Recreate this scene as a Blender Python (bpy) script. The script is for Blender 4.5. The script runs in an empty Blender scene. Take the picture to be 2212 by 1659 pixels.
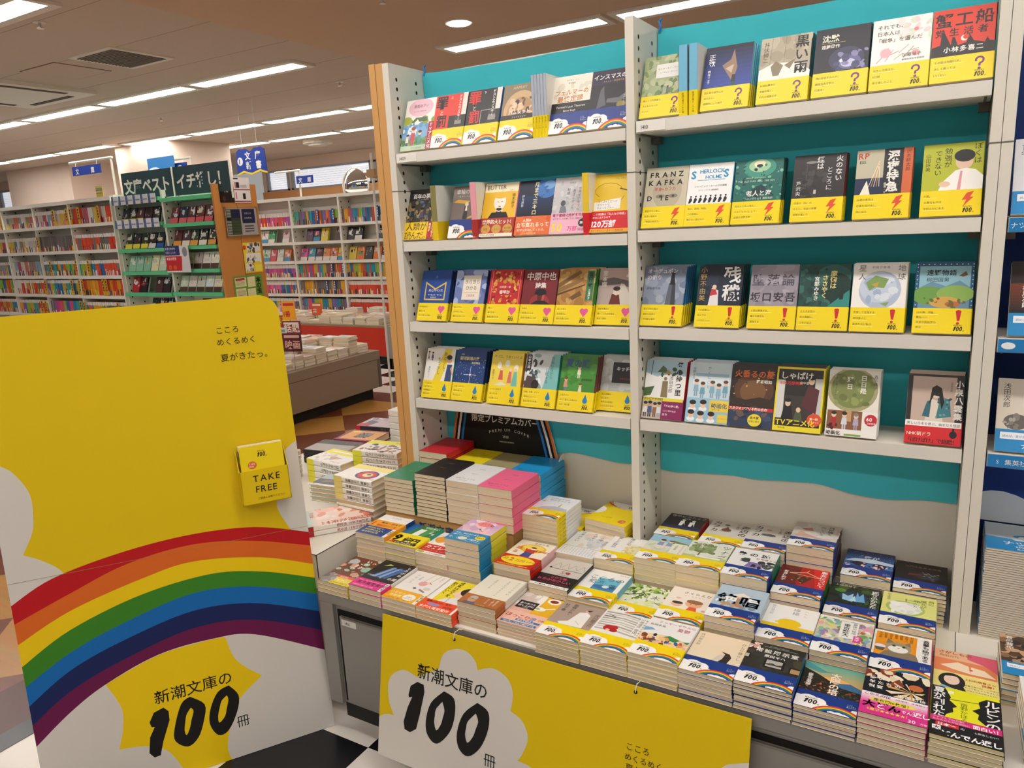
import bpy, bmesh, math, random
from mathutils import Matrix, Vector
PI = math.pi
rnd = random.Random(7)
SC = bpy.context.scene
COL = SC.collection
CZ = 1.347                                   # eye height above the floor, metres

# ---------------------------------------------------------------- camera
cam_d = bpy.data.cameras.new('camera')
cam_d.sensor_fit = 'HORIZONTAL'; cam_d.sensor_width = 36.0
cam_d.lens = 1608.0 / 2212.0 * 36.0
cam_d.clip_start = 0.02; cam_d.clip_end = 60
cam = bpy.data.objects.new('camera', cam_d); COL.objects.link(cam)
_right = Vector((0.86173445, 0.50491862, -0.04970852))
_up = Vector((-0.0662834, 0.20917388, 0.97562944))
_back = Vector((0.50301119, -0.83743864, 0.21372006))
m = Matrix.Identity(4)
for i in range(3):
    m[i][0], m[i][1], m[i][2] = _right[i], _up[i], _back[i]
m[2][3] = CZ
cam.matrix_world = m
SC.camera = cam

# ---------------------------------------------------------------- world, exposure
w = bpy.data.worlds.new('store_ambient'); SC.world = w; w.use_nodes = True
w.node_tree.nodes['Background'].inputs[0].default_value = (1.0, 0.96, 0.93, 1)
w.node_tree.nodes['Background'].inputs[1].default_value = 0.34
SC.view_settings.view_transform = 'Standard'; SC.view_settings.look = 'None'
SC.view_settings.gamma = 1.0; SC.view_settings.use_curve_mapping = False
SC.view_settings.exposure = 0.0
LAMP = 20.0                                  # brightness of the ceiling tubes

# ---------------------------------------------------------------- materials
def lin(c):
    if not isinstance(c, str): return c
    if len(c) == 3: c = ''.join(k * 2 for k in c)
    v = [int(c[i:i + 2], 16) / 255 for i in (0, 2, 4)]
    return tuple(k / 12.92 if k <= .04045 else ((k + .055) / 1.055) ** 2.4 for k in v) + (1.0,)

MATS = {}
def mat(name, color='FFF', rough=.5, metal=0, spec=.4, emit=0, trans=0, bump=None, noise=None, tint=False):
    if name in MATS: return MATS[name]
    M = bpy.data.materials.new(name); M.use_nodes = True
    nt = M.node_tree; b = nt.nodes['Principled BSDF']
    b.inputs['Base Color'].default_value = lin(color)
    b.inputs['Roughness'].default_value = rough; b.inputs['Metallic'].default_value = metal
    b.inputs['Specular IOR Level'].default_value = spec
    if trans: b.inputs['Transmission Weight'].default_value = trans
    if emit:
        b.inputs['Emission Color'].default_value = lin(color); b.inputs['Emission Strength'].default_value = emit
    if tint:
        a = nt.nodes.new('ShaderNodeAttribute'); a.attribute_name = 'tint'
        nt.links.new(a.outputs['Color'], b.inputs['Base Color'])
    if noise:                                # (scale, amount) faint mottling
        tc = nt.nodes.new('ShaderNodeTexCoord'); n = nt.nodes.new('ShaderNodeTexNoise')
        n.inputs['Scale'].default_value = noise[0]; n.inputs['Detail'].default_value = 3
        mx = nt.nodes.new('ShaderNodeMix'); mx.data_type = 'RGBA'; mx.blend_type = 'MULTIPLY'
        mx.inputs[0].default_value = noise[1]; mx.inputs[6].default_value = lin(color)
        nt.links.new(tc.outputs['Object'], n.inputs['Vector']); nt.links.new(n.outputs['Color'], mx.inputs[7])
        nt.links.new(mx.outputs[2], b.inputs['Base Color'])
    if bump:                                 # (scale vector, strength)
        tc = nt.nodes.new('ShaderNodeTexCoord'); mp = nt.nodes.new('ShaderNodeMapping'); n = nt.nodes.new('ShaderNodeTexNoise')
        mp.inputs['Scale'].default_value = bump[0]; n.inputs['Scale'].default_value = 1
        bp = nt.nodes.new('ShaderNodeBump'); bp.inputs['Strength'].default_value = bump[1]; bp.inputs['Distance'].default_value = .01
        nt.links.new(tc.outputs['Object'], mp.inputs['Vector']); nt.links.new(mp.outputs['Vector'], n.inputs['Vector'])
        nt.links.new(n.outputs['Fac'], bp.inputs['Height']); nt.links.new(bp.outputs['Normal'], b.inputs['Normal'])
    MATS[name] = M
    return M

PRINT = mat('printed_paper', rough=.38, spec=.45, tint=True)
MATTE = mat('printed_board', rough=.6, spec=.3, tint=True)
def pages_mat():
    M = mat('page_edges', 'E3D2B2', .85, spec=.1); nt = M.node_tree; b = nt.nodes['Principled BSDF']
    tc = nt.nodes.new('ShaderNodeTexCoord'); mp = nt.nodes.new('ShaderNodeMapping'); n = nt.nodes.new('ShaderNodeTexNoise')
    mp.inputs['Scale'].default_value = (6, 6, 2500); n.inputs['Scale'].default_value = 1; n.inputs['Detail'].default_value = 1
    r = nt.nodes.new('ShaderNodeValToRGB')
    r.color_ramp.elements[0].position = .3; r.color_ramp.elements[0].color = lin('CDB892')
    r.color_ramp.elements[1].position = .6; r.color_ramp.elements[1].color = lin('E9DABC')
    nt.links.new(tc.outputs['Object'], mp.inputs['Vector']); nt.links.new(mp.outputs['Vector'], n.inputs['Vector'])
    nt.links.new(n.outputs['Fac'], r.inputs[0]); nt.links.new(r.outputs[0], b.inputs['Base Color'])
    return M
PAGES = pages_mat()
WHITE = mat('white_laminate', 'E9E4DA', .45, noise=(3, .05))
CREAM = mat('cream_painted_steel', 'E3DED0', .45)
GREY = mat('grey_steel', 'A5A29C', .42, metal=.25, noise=(6, .12))
DGREY = mat('dark_plinth', '24221F', .6)
WOOD = mat('beech_veneer', 'D9A362', .5, bump=((60, 60, 3), .05), noise=(2.5, .12))
TEALC = mat('turquoise_cloth', '4AC2CE', .8, spec=.15, bump=((9, 9, 22), .35))
KRAFT = mat('brown_cardboard', 'B48B52', .8, noise=(8, .1))
HOLE = mat('dark_hole', '17130F', .9)
CHROME = mat('brushed_chrome', 'CFCFCF', .25, metal=1)
CLEAR = mat('clear_acrylic', 'FFF', .05, trans=1)
STRING = mat('white_string', 'EDEAE2', .8)

# ---------------------------------------------------------------- mesh builder
class MB:
    def __init__(s): s.v = []; s.f = []; s.mi = []; s.c = []; s.mats = []
    def face(s, pts, mt, col='FFF'):
        if mt not in s.mats: s.mats.append(mt)
        n = len(s.v); s.v += [tuple(p) for p in pts]
        s.f.append(tuple(range(n, n + len(pts)))); s.mi.append(s.mats.index(mt)); s.c.append(lin(col))
    def mesh(s, verts, faces, mt, col='FFF'):
        if mt not in s.mats: s.mats.append(mt)
        n = len(s.v); s.v += [tuple(p) for p in verts]; k = s.mats.index(mt); c = lin(col)
        for f in faces: s.f.append(tuple(n + i for i in f)); s.mi.append(k); s.c.append(c)
    def box(s, x0, y0, z0, x1, y1, z1, mt, col='FFF', M=None):
        P = [(x, y, z) for z in (z0, z1) for y in (y0, y1) for x in (x0, x1)]
        if M is not None: P = [tuple(M @ Vector(p)) for p in P]
        s.mesh(P, [(0, 2, 3, 1), (4, 5, 7, 6), (0, 1, 5, 4), (2, 6, 7, 3), (0, 4, 6, 2), (1, 3, 7, 5)], mt, col)
    def prism(s, pts, z0, z1, mt, col='FFF', M=None, side=None):
        n = len(pts); P = [(x, y, z0) for x, y in pts] + [(x, y, z1) for x, y in pts]
        if M is not None: P = [tuple(M @ Vector(p)) for p in P]
        s.mesh(P, [tuple(range(n, 2 * n)), tuple(range(n - 1, -1, -1))], mt, col)
        s.mesh(P, [(i, (i + 1) % n, n + (i + 1) % n, n + i) for i in range(n)], mt, side or col)
    def tube(s, path, r, mt, col='FFF', n=8):
        path = [Vector(p) for p in path]; ring = []
        for i, p in enumerate(path):
            d = (path[min(i + 1, len(path) - 1)] - path[max(i - 1, 0)]).normalized()
            a = d.orthogonal().normalized(); b = d.cross(a)
            ring.append([tuple(p + (a * math.cos(t) + b * math.sin(t)) * r) for t in (2 * PI * k / n for k in range(n))])
        V = [q for g in ring for q in g]
        F = [(i * n + k, i * n + (k + 1) % n, (i + 1) * n + (k + 1) % n, (i + 1) * n + k) for i in range(len(path) - 1) for k in range(n)]
        F += [tuple(range(n - 1, -1, -1)), tuple((len(path) - 1) * n + k for k in range(n))]
        s.mesh(V, F, mt, col)
    def data(s, name):
        me = bpy.data.meshes.new(name); me.from_pydata(s.v, [], s.f)
        for x in s.mats: me.materials.append(x)
        me.polygons.foreach_set('material_index', s.mi)
        a = me.attributes.new('tint', 'FLOAT_COLOR', 'FACE')
        a.data.foreach_set('color', [k for c in s.c for k in c])
        me.update(); return me
    def obj(s, name, parent=None, **kw):
        return link(name, s.data(name), parent, **kw)

def link(name, data, parent=None, label=None, cat=None, group=None, kind=None):
    o = bpy.data.objects.new(name, data); COL.objects.link(o)
    if parent is not None: o.parent = parent
    return tag(o, label, cat, group, kind)
def tag(o, label=None, cat=None, group=None, kind=None):
    for k, v in (('label', label), ('category', cat), ('group', group), ('kind', kind)):
        if v: o[k] = v
    return o
def thing(name, label, cat, loc=(0, 0, 0), rot=None, group=None):
    o = link(name, None, None, label, cat, group); o.empty_display_size = .02
    o.matrix_basis = Matrix.Translation(Vector(loc)) @ (rot if rot is not None else Matrix.Identity(4))
    return o
def smooth(o, ang=40):
    me = o.data
    me.polygons.foreach_set('use_smooth', [True] * len(me.polygons)); me.set_sharp_from_angle(angle=math.radians(ang))
    return o

# ---------------------------------------------------------------- lettering
GL = {}
def glyph(ch, bold):
    k = (ch, bold)
    if k in GL: return GL[k]
    c = bpy.data.curves.new('g', 'FONT'); c.body = ch; c.resolution_u = 2; c.size = 1
    if bold: c.offset = bold
    o = bpy.data.objects.new('g', c); me = o.to_mesh()
    V = [(v.co.x, v.co.y) for v in me.vertices]; F = [tuple(p.vertices) for p in me.polygons]
    o.to_mesh_clear(); bpy.data.objects.remove(o); bpy.data.curves.remove(c)
    if V:
        x0 = min(v[0] for v in V); x1 = max(v[0] for v in V)
    else: x0 = 0; x1 = .3
    GL[k] = (V, F, x0, x1)
    return GL[k]
VROT = set('ー―–~()「」『』…')
def text(mb, s, x, y, size, col, mt, to3, bold=0, vert=False, sp=1.0, slant=0):
    """x, y: start of the baseline, or top centre of an upright column; to3 lifts (x, y) onto the surface"""
    for ch in s:
        if ch == ' ':
            if vert: y -= size * .5 * sp
            else: x += size * .35 * sp
            continue
        V, F, x0, x1 = glyph(ch, bold)
        if vert:
            if ch in VROT: P = [(x + (v[1] - .38) * size, y - size * .12 - (v[0] - x0 * .5) * size * .9) for v in V]
            elif ch in '、。': P = [(x + (v[0] - .1) * size, y + (v[1] - .45) * size) for v in V]
            else:
                cw = .5 if ord(ch) > 255 else (x0 + x1) / 2
                P = [(x + (v[0] - cw) * size, y + (v[1] - .86) * size) for v in V]
            y -= size * sp
        else:
            wide = ord(ch) > 255
            P = [(x + (v[0] - (0 if wide else x0)) * size + slant * v[1] * size, y + v[1] * size) for v in V]
            x += size * (1.0 if wide else (x1 - x0) + .09) * sp
        if P: mb.mesh([to3(p) for p in P], F, mt, col)

def ell(cx, cy, rx, ry, n=20, a0=0, a1=2 * PI):
    return [(cx + rx * math.cos(a0 + (a1 - a0) * i / n), cy + ry * math.sin(a0 + (a1 - a0) * i / n)) for i in range(n if abs(a1 - a0 - 2 * PI) < 1e-6 else n + 1)]
def ring(mb, cx, cy, r0, r1, a0, a1, col, mt, to3, n=14):
    A = [a0 + (a1 - a0) * i / n for i in range(n + 1)]
    for a, b in zip(A, A[1:]):
        q = [(cx + r * math.cos(t), cy + r * math.sin(t)) for r, t in ((r0, a), (r1, a), (r1, b), (r0, b))]
        mb.face([to3(p) for p in q[::-1]], mt, col)
ONE = [(.0, .62), (.10, .84), (.26, 1.0), (.40, .98), (.45, .86), (.40, .60), (.30, .26), (.24, .06), (.12, .0), (.03, .08), (.04, .28), (.12, .52), (.15, .60), (.07, .58)]
def zero(cx): return (ell(cx, .5, .25, .5, 16), ell(cx, .5, .075, .3, 16))
def logo100(mb, x, y, h, col, mt, to3, slant=.12, full=True):
    sk = lambda p: to3((x + (p[0] + slant * p[1]) * h, y + p[1] * h))
    mb.face([sk(p) for p in ONE[::-1]], mt, col)
    for cx in (.74, 1.32):
        o, i = zero(cx)
        for k in range(len(o)):
            k2 = (k + 1) % len(o); mb.face([sk(o[k]), sk(o[k2]), sk(i[k2]), sk(i[k])], mt, col)
    if full:
        text(mb, '新潮文庫の', x + .05 * h, y + 1.12 * h, .32 * h, col, mt, to3)
        text(mb, '冊', x + 1.68 * h, y - .02 * h, .3 * h, col, mt, to3)

RAIN = ('D8232A', 'E8742A', 'F2CF2E', '3C8C3A', '1B74BE', '22307E')
INK = '2B2418'
def clipbox(P, W, H):
    for ax, lim, sg in ((0, 0, 1), (0, W, -1), (1, 0, 1), (1, H, -1)):
        out = []
        for a, b in zip(P, P[1:] + P[:1]):
            da = (a[ax] - lim) * sg; db = (b[ax] - lim) * sg
            if da >= 0: out.append(a)
            if da * db < 0:
                t = da / (da - db); out.append((a[0] + (b[0] - a[0]) * t, a[1] + (b[1] - a[1]) * t))
        P = out
        if not P: return []
    return P
def paint(mb, ops, W, H, z0, mt=None, s=.001, step=2.5e-5, base=None):
    """lay the printed shapes of OPS (millimetres, origin at the lower corner) on a face at height z0; returns the height used"""
    mt = mt or PRINT; z = z0; base = base or (lambda p: p)
    def lift(p): return base((p[0] * s, p[1] * s, z))
    def poly(P, c):
        P = clipbox([tuple(p) for p in P], W, H)
        if len(P) > 2:
            if sum(a[0] * b[1] - a[1] * b[0] for a, b in zip(P, P[1:] + P[:1])) < 0: P = P[::-1]
            mb.face([lift(p) for p in P], mt, c)
    texts = [o for o in ops if o[0] in 'tvL']
    for o in ops:
        k = o[0]
        if k in 'tvL': continue
        z += step
        if k == 'r': poly([(o[1], o[2]), (o[1] + o[3], o[2]), (o[1] + o[3], o[2] + o[4]), (o[1], o[2] + o[4])], o[5])
        elif k == 'e': poly(ell(*o[1:5], 22), o[5])
        elif k == 'p': poly([(o[2][i], o[2][i + 1]) for i in range(0, len(o[2]), 2)], o[1])
        elif k == 'l':
            a = Vector(o[1:3]); b = Vector(o[3:5]); d = (b - a).normalized(); n = Vector((-d.y, d.x)) * o[5] / 2
            poly([a + n, a - n, b - n, b + n], o[6])
        elif k == 'o': ring(mb, o[1], o[2], o[3] - o[4], o[3], 0, 2 * PI, o[5], mt, lift, 24)
        elif k == 'g':                       # printed blend of two inks in strips
            n = o[7]; c1 = lin(o[5]); c2 = lin(o[6])
            for i in range(n):
                t = i / (n - 1); poly([(o[1], o[2] + o[4] * i / n), (o[1] + o[3], o[2] + o[4] * i / n), (o[1] + o[3], o[2] + o[4] * (i + 1) / n), (o[1], o[2] + o[4] * (i + 1) / n)], tuple(c1[j] * (1 - t) + c2[j] * t for j in range(4)))
        elif k == 'n':                       # scatter of small printed dabs
            rr = random.Random(o[8])
            for i in range(o[6]):
                cx = o[1] + rr.random() * o[3]; cy = o[2] + rr.random() * o[4]; q = o[7] * (.5 + rr.random())
                a = rr.random() * 6; ea = q * (.4 + .6 * rr.random())
                z += step * .12
                poly([(cx + q * math.cos(t) * math.cos(a) - ea * math.sin(t) * math.sin(a), cy + q * math.cos(t) * math.sin(a) + ea * math.sin(t) * math.cos(a)) for t in (2 * PI * j / 7 for j in range(7))], o[5][i % len(o[5])])
        elif k == 'R':                       # rainbow arc: cx, cy, outer radius, width
            for i, c in enumerate(RAIN):
                r1 = o[3] - o[4] * i / 6; r0 = o[3] - o[4] * (i + 1) / 6
                A = [PI * j / 30 for j in range(31)]
                for a, b in zip(A, A[1:]):
                    poly([(o[1] + r * math.cos(t), o[2] + r * math.sin(t)) for r, t in ((r0, a), (r1, a), (r1, b), (r0, b))], c)
    z += step
    for o in texts:
        if o[0] == 'L': logo100(mb, o[1], o[2], o[3], o[4], mt, lift)
        else: text(mb, o[1], o[2], o[3], o[4], o[5], mt, lift, o[6] if len(o) > 6 else 0, o[0] == 'v', o[7] if len(o) > 7 else 1.0)
    return z + step
# ---------------------------------------------------------------- books
BW, BH = .1055, .151                         # pocket paperback
MESH = {}
def pages_mesh(w, h, t):
    k = ('pg', w, h, t)
    if k not in MESH:
        b = MB(); b.box(.0006, .0005, .0004, w - .0008, h - .0008, t - .0004, PAGES); MESH[k] = b.data('pages')
    return MESH[k]
def shell(b, w, h, t, y0, y1, off, th, front, spine, back, r=.0016):
    """a folded sheet round fore edge - back - spine - front, OFF outside the book block"""
    def prof(o):
        rr = max(r + o, .0004)
        P = [(-.0002, -o)]
        for cx, cz, a in ((w - r, r, -PI / 2), (w - r, t - r, 0)):
            P += [(cx + rr * math.cos(a + PI / 2 * i / 3), cz + rr * math.sin(a + PI / 2 * i / 3)) for i in range(4)]
        return P + [(-.0002, t + o)]
    A = prof(off); B = prof(off - th); n = len(A)
    for i in range(n - 1):
        c = back if i == 0 else front if i == n - 2 else spine
        (x, z), (x2, z2) = A[i], A[i + 1]
        b.face([(x, y0, z), (x2, y0, z2), (x2, y1, z2), (x, y1, z)], PRINT, c)
        (u, q), (u2, q2) = B[i], B[i + 1]
        b.face([(u, y1, q), (u2, y1, q2), (u2, y0, q2), (u, y0, q)], PRINT, 'F4F0E6')
        for yy in (y0, y1): b.face([(x, yy, z), (u, yy, q), (u2, yy, q2), (x2, yy, z2)], PRINT, c)
    for i in (0, n - 1):
        (x, z), (u, q) = A[i], B[i]; b.face([(x, y0, z), (x, y1, z), (u, y1, q), (u, y0, q)], PRINT, front if i else back)

YEL = 'F7DC00'; NAV = '17388A'
def cloudband(kind):
    c = YEL if kind == 'Y' else NAV; bh = 53
    o = [('r', 0, 0, 106, bh, c)]
    for e in ((8, 14, 22, 15), (22, 26, 17, 14), (38, 24, 15, 12), (48, 12, 13, 11), (20, 4, 34, 12), (2, 26, 12, 9)): o.append(('e', *e, 'FBFAF6'))
    o += [('e', 76, 0, 9, 7, 'FBFAF6'), ('e', 92, 3, 9, 5, 'FBFAF6'), ('e', 64, 2, 7, 4, 'FBFAF6'), ('e', 104, 18, 10, 6, 'FBFAF6'), ('R', 74, -30, 52, 15)]
    ic = '5A4A00' if kind == 'Y' else 'DDE6F5'
    o += [('L', 15, 13, 14, '15130F'), ('t', 'こころ', 86, 36, 3.2, ic), ('t', 'めくるめく', 86, 32, 3.2, ic), ('t', '夏がきたっ。', 86, 28, 3.2, ic)]
    return o, bh, c
def messageband(sym, lines):
    o = [('r', 0, 0, 106, 53, YEL)]
    y = 40 if len(lines) < 4 else 42; d = 13 if len(lines) < 4 else 10.5; x = 74
    for i, s in enumerate(lines): o += [('r', 5, y - d * i - 2.6, 5.6 * len(s) + 2, .7, 'FFF6B0'), ('t', s, 6, y - d * i, 5.3, '4A3F10')]
    if sym == 'Q':
        o += [('o', 82, 38, 8, 3.6, '7A2A78'), ('r', 73.6, 30, 8, 6, YEL), ('r', 80.2, 26, 3.8, 6, '7A2A78'), ('e', 82, 21.5, 2.6, 2.6, '7A2A78')]
    elif sym == 'L': o.append(('p', 'E2502B', [80, 46, 92, 49, 86, 37, 92, 37, 74, 17, 80, 32, 72, 31]))
    elif sym == 'X': o += [('p', 'CF2030', [77, 47, 87, 48, 84.5, 27, 80, 27]), ('e', 82, 47, 5, 2.4, 'CF2030'), ('e', 81.5, 22, 2.7, 2.7, 'CF2030')]
    elif sym == 'H': o += [('e', 78.5, 38, 6.4, 6.4, 'E65A9C'), ('e', 89.5, 38, 6.4, 6.4, 'E65A9C'), ('p', 'E65A9C', [72.6, 35, 84, 43, 95.4, 35, 84, 21])]
    elif sym == 'W': o += [('e', 81, 29, 7, 7, '1E7FC2'), ('p', '1E7FC2', [74.4, 31, 81, 47, 87.6, 31])]
    o.append(('L', x, 5.5, 10, '15130F'))
    return o, 53, YEL

def T(s, x, y, z, c=INK, b=0, sp=1.0): return ('t', s, x, y, z, c, b, sp)
def V(s, x, y, z, c=INK, b=0, sp=1.0): return ('v', s, x, y, z, c, b, sp)
def R(x, y, w, h, c): return ('r', x, y, w, h, c)
def E(x, y, a, b, c): return ('e', x, y, a, b, c)
def P(c, *k): return ('p', c, list(k))
def N(x, y, w, h, c, n, q, s): return ('n', x, y, w, h, c.split(), n, q, s)
def G(x, y, w, h, a, b, n=10): return ('g', x, y, w, h, a, b, n)
def Ln(a, b, c, d, w, k): return ('l', a, b, c, d, w, k)
def kid(x, y, s, skin, top, leg='6a6a6a', hair=None):      # small generic standing figure
    o = [R(x - 1.6 * s, y, 1.3 * s, 5 * s, leg), R(x + .3 * s, y, 1.3 * s, 5 * s, leg), P(top, x - 2.6 * s, y + 4.5 * s, x + 2.6 * s, y + 4.5 * s, x + 1.9 * s, y + 11 * s, x - 1.9 * s, y + 11 * s), E(x, y + 13.4 * s, 2.1 * s, 2.6 * s, skin)]
    if hair: o.append(E(x, y + 14.9 * s, 2.3 * s, 1.6 * s, hair))
    return o
B1 = .018
# key: (phrase, ground, spine, printed shapes, belly band)
# band: 'Y' / 'B' campaign band, (symbol, lines) message band, (height, ground, shapes) own band, or None
C = {}
def cv(k, phrase, bg, spine, ops, band=None): C[k] = (phrase, bg, spine, ops, band)

# --- shelf, first bay, top shelf
cv('anne', 'pink oval above a red-dressed figure', 'FBF5EC', 'E9D9D2', [E(53, 126, 43, 27, 'F1C5D3'), T('赤毛のアン', 28, 126, 10.5, '7A5566'), T('モンゴメリ 村岡花子訳', 30, 113, 4.2, '7A5566'), N(0, 78, 106, 14, '8FA23C A9B64A', 16, 9, 3), P('4F6B38', 26, 82, 40, 97, 78, 96, 82, 84), P('F7F4EE', 32, 76, 47, 92, 60, 76), R(0, 14, 88, 62, '7FB0D8'), N(0, 50, 88, 26, 'E8F1F6 5F98CC', 26, 6, 4), R(0, 14, 88, 22, '7FA06A'), N(0, 22, 88, 14, '5E8750 4B7446', 14, 7, 5), *kid(38, 14, 3.4, 'F0CDB4', 'C9434F', 'C9434F', '8A4A2A'), *kid(62, 14, 2.7, 'F0CDB4', '4F9C8E', '4F9C8E', '3B2B20'), *kid(20, 14, 2.1, 'F0CDB4', 'E9E4D8', '2F3E66', '3B2B20'), R(0, 0, 106, 14, 'BBD3B4'), T('アニメ化決定', 38, 4, 6, '2F4A38'), R(88, 0, 18, 80, 'B3182C'), V('TVアニメ化', 97, 77, 12.5, 'FFF', B1)])
cv('crime_red', 'red ground and huge black lettering', 'E3331F', '22242A', [V('罪', 22, 149, 40, '17110F', B1), V('と', 24, 107, 15, 'F6F0E6'), V('罰', 26, 93, 37, '17110F', B1), T('上', 48, 138, 9, 'F6F0E6'), R(90, 62, 16, 89, 'E9E3D8'), V('ドストエフスキー', 82, 147, 10, 'F6F0E6', B1, .92), R(50, 52, 56, 36, '1B1B1D'), E(82, 66, 11, 16, '8C8883'), E(82, 80, 12, 8, '3A3937'), P('2A2928', 62, 52, 104, 52, 94, 62, 72, 62)], 'Y')
cv('crime_black', 'black ground and huge red lettering', '1A1A1E', '3F62A8', [V('罪', 22, 149, 40, 'DD2E22', B1), V('と', 24, 107, 15, 'F6F0E6'), V('罰', 26, 93, 37, 'DD2E22', B1), T('下', 48, 138, 9, 'F6F0E6'), R(90, 62, 16, 89, 'E9E3D8'), V('ドストエフスキー', 82, 147, 10, 'F6F0E6', B1, .92), R(46, 52, 60, 40, 'E9E3D8'), R(47, 52, 59, 39, '141416'), E(82, 68, 12, 17, '9A958F'), E(82, 84, 13, 8, '3A3937'), P('2A2928', 60, 52, 106, 52, 96, 62, 70, 62)], 'Y')
cv('hamlet', 'brown ground with an arched figure group', '8B7B5E', '4A4033', [T('HAMLET', 28, 137, 11, 'D9C9A4'), E(56, 78, 50, 54, 'D2AE7E'), E(56, 70, 40, 44, 'BB9468'), N(30, 60, 60, 55, '3A2A1E 6B4A30 E2C49C', 22, 8, 9), E(38, 92, 7, 9, 'E8D0AC'), E(56, 88, 7, 10, 'E8CBA4'), R(0, 0, 106, 66, '2A211B'), T('ハムレット', 22, 68, 13, 'FFF', B1), T('シェイクスピア', 34, 57, 6, 'EFE7D6')], 'Y')
cv('stranger', 'pale grey spine', 'E7E8EA', 'B4BCCA', [], 'Y')
cv('theorem', 'ivory ground and ochre lettering', 'F0EADA', 'E7DFCB', [T('サイモン・シン', 34, 137, 5, '5A5348'), T('青木薫訳', 40, 129, 5, '5A5348'), N(4, 96, 98, 30, 'E2DAC6', 14, 8, 2), T('フェルマーの', 6, 101, 15.5, 'C7853B', B1), T('最終定理', 14, 82, 18, 'C7853B', B1), R(0, 48, 106, 32, '141418'), T("Fermat's Last Theorem", 15, 66, 8, 'F1ECE0'), T('Simon Singh', 34, 56, 7, 'F1ECE0')], 'B')
cv('innsmouth', 'dark violet ground with a curling grey shape', '2C2340', '241C36', [T('インスマスの影', 4, 128, 14.5, 'F3EFEA', B1), T('クトゥルー神話傑作選', 30, 119, 5.5, 'C9A862'), R(0, 50, 106, 64, '1D1A26'), P('5C5C66', 20, 52, 26, 100, 34, 110, 38, 84, 44, 60), P('6B6A70', 44, 66, 80, 62, 100, 84, 104, 112, 94, 88, 76, 76, 46, 76), E(97, 116, 10, 5, '55545C'), E(84, 58, 12, 8, '9A8A3E'), V('ラヴクラフト', 90, 82, 5, 'DDD')], 'B')
# --- first bay, second shelf
cv('hundred', 'dark ornate ground and black title plate', '39362F', '8C8750', [N(0, 55, 106, 60, '8A7A52 4C6B8A 1F1D1A B59B5E 6E5A38', 70, 6, 12), R(3, 116, 100, 28, '17181C'), T('百年の孤独', 14, 124, 15.5, 'F5F2EA', B1), T('ガルシア＝マルケス', 30, 117.5, 4.6, 'D8D2C4'), *kid(20, 54, 3, '9A7A5A', '2F2B26', '1F1D1A', '111'), *kid(52, 54, 2.6, '9A7A5A', '5B4A6A', '3A332A', '111'), *kid(84, 54, 3, 'B79A76', '262420', '1F1D1A', '111')], (52, 'F1CB1C', [R(82, 0, 24, 52, 'B5303A'), T('人類が', 4, 29, 26, '17130A', 0, .95), T('読んだ。', 2, 3, 25, '17130A', 0, .88), V('世界文学の', 100, 50, 9, 'FBE7A0', B1, .98), V('最高峰', 89, 48, 9, 'FBE7A0', B1)]))
cv('wheel', 'warm grey ground with yellow angular shapes', '756860', '6A5C54', [T('車輪の下', 10, 128, 15, 'D9D2C8'), T('ヘルマン・ヘッセ', 16, 118, 6, 'D9D2C8'), P('D9A62E', 4, 104, 50, 98, 60, 106, 20, 112), P('E0B03A', 50, 54, 106, 62, 106, 76, 60, 60), P('2A2320', 40, 54, 56, 54, 54, 92, 44, 92), P('F3EFE6', 46, 78, 54, 78, 52, 92, 48, 92), E(50, 97, 6, 6, 'E8D9C4'), P('C9B8A4', 70, 66, 100, 72, 96, 84, 74, 76)], 'B')
cv('butter', 'yellow ground with a pale woman in black', 'F1BF2D', 'F0A6B2', [R(0, 126, 106, 25, 'F6EBC4'), T('BUTTER', 7, 133, 17, '3A2E12'), T('バター', 78, 127, 5, '3A2E12'), E(52, 98, 19, 24, 'FBF6E6'), E(52, 116, 21, 9, 'F1BF2D'), Ln(44, 98, 50, 97, 1, '3A2E22'), Ln(55, 97, 61, 98, 1, '3A2E22'), E(53, 84, 4, 1.6, 'C9504A'), R(44, 68, 16, 12, '17151A'), P('17151A', 18, 50, 86, 50, 76, 68, 30, 68), *[E(43 + 3.4 * i, 73 - .8 * (3 - abs(i - 3)), 1.7, 1.7, 'F6F1E4') for i in range(7)], V('柚木麻子', 94, 120, 10.5, '3A2E12')], (52, 'B5352C', [R(0, 0, 106, 9, 'F7F0DC'), T('日本人初の受賞', 3, 2, 6.5, '8A2A22'), T('世界的大ヒット!', 4, 36, 13.5, 'FFF6DC', B1, .95), E(18, 21, 15, 13, 'D2A24A'), E(52, 21, 15, 13, 'D2A24A'), E(87, 21, 15, 13, 'D2A24A'), T('35カ国', 77, 20, 7, '7A1F18'), T('翻訳決定', 76, 12, 5, '7A1F18'), T('受賞', 11, 18, 7, '7A1F18'), T('ノミネート', 40, 18, 5, '7A1F18')]))
cv('moon_trip', 'midnight blue ground with a large moon', '13203F', '0F1A34', [G(0, 48, 106, 60, '0B1226', '16305E'), E(82, 128, 32, 28, '3F78BE'), E(90, 136, 16, 12, '6FA4DA'), N(60, 104, 40, 40, '2F62A6', 8, 5, 8), V('月まで三キロ', 52, 146, 15, 'E9DFA6', B1, 1.02), V('伊与原新', 14, 112, 8.5, 'E8EDF6')], (52, 'E9733C', [N(0, 0, 106, 52, 'F08E50 E0602E', 14, 9, 4), T('人間は', 22, 38, 9, 'FFF3E0', B1), T('立ち直れるって', 4, 23, 14, 'FFF3E0', B1), T('科学は証明してくれる。', 8, 11, 8, 'FFF3E0', 0), T('心を震わせる一冊', 26, 3, 5, 'FFE2B0')]))
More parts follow.
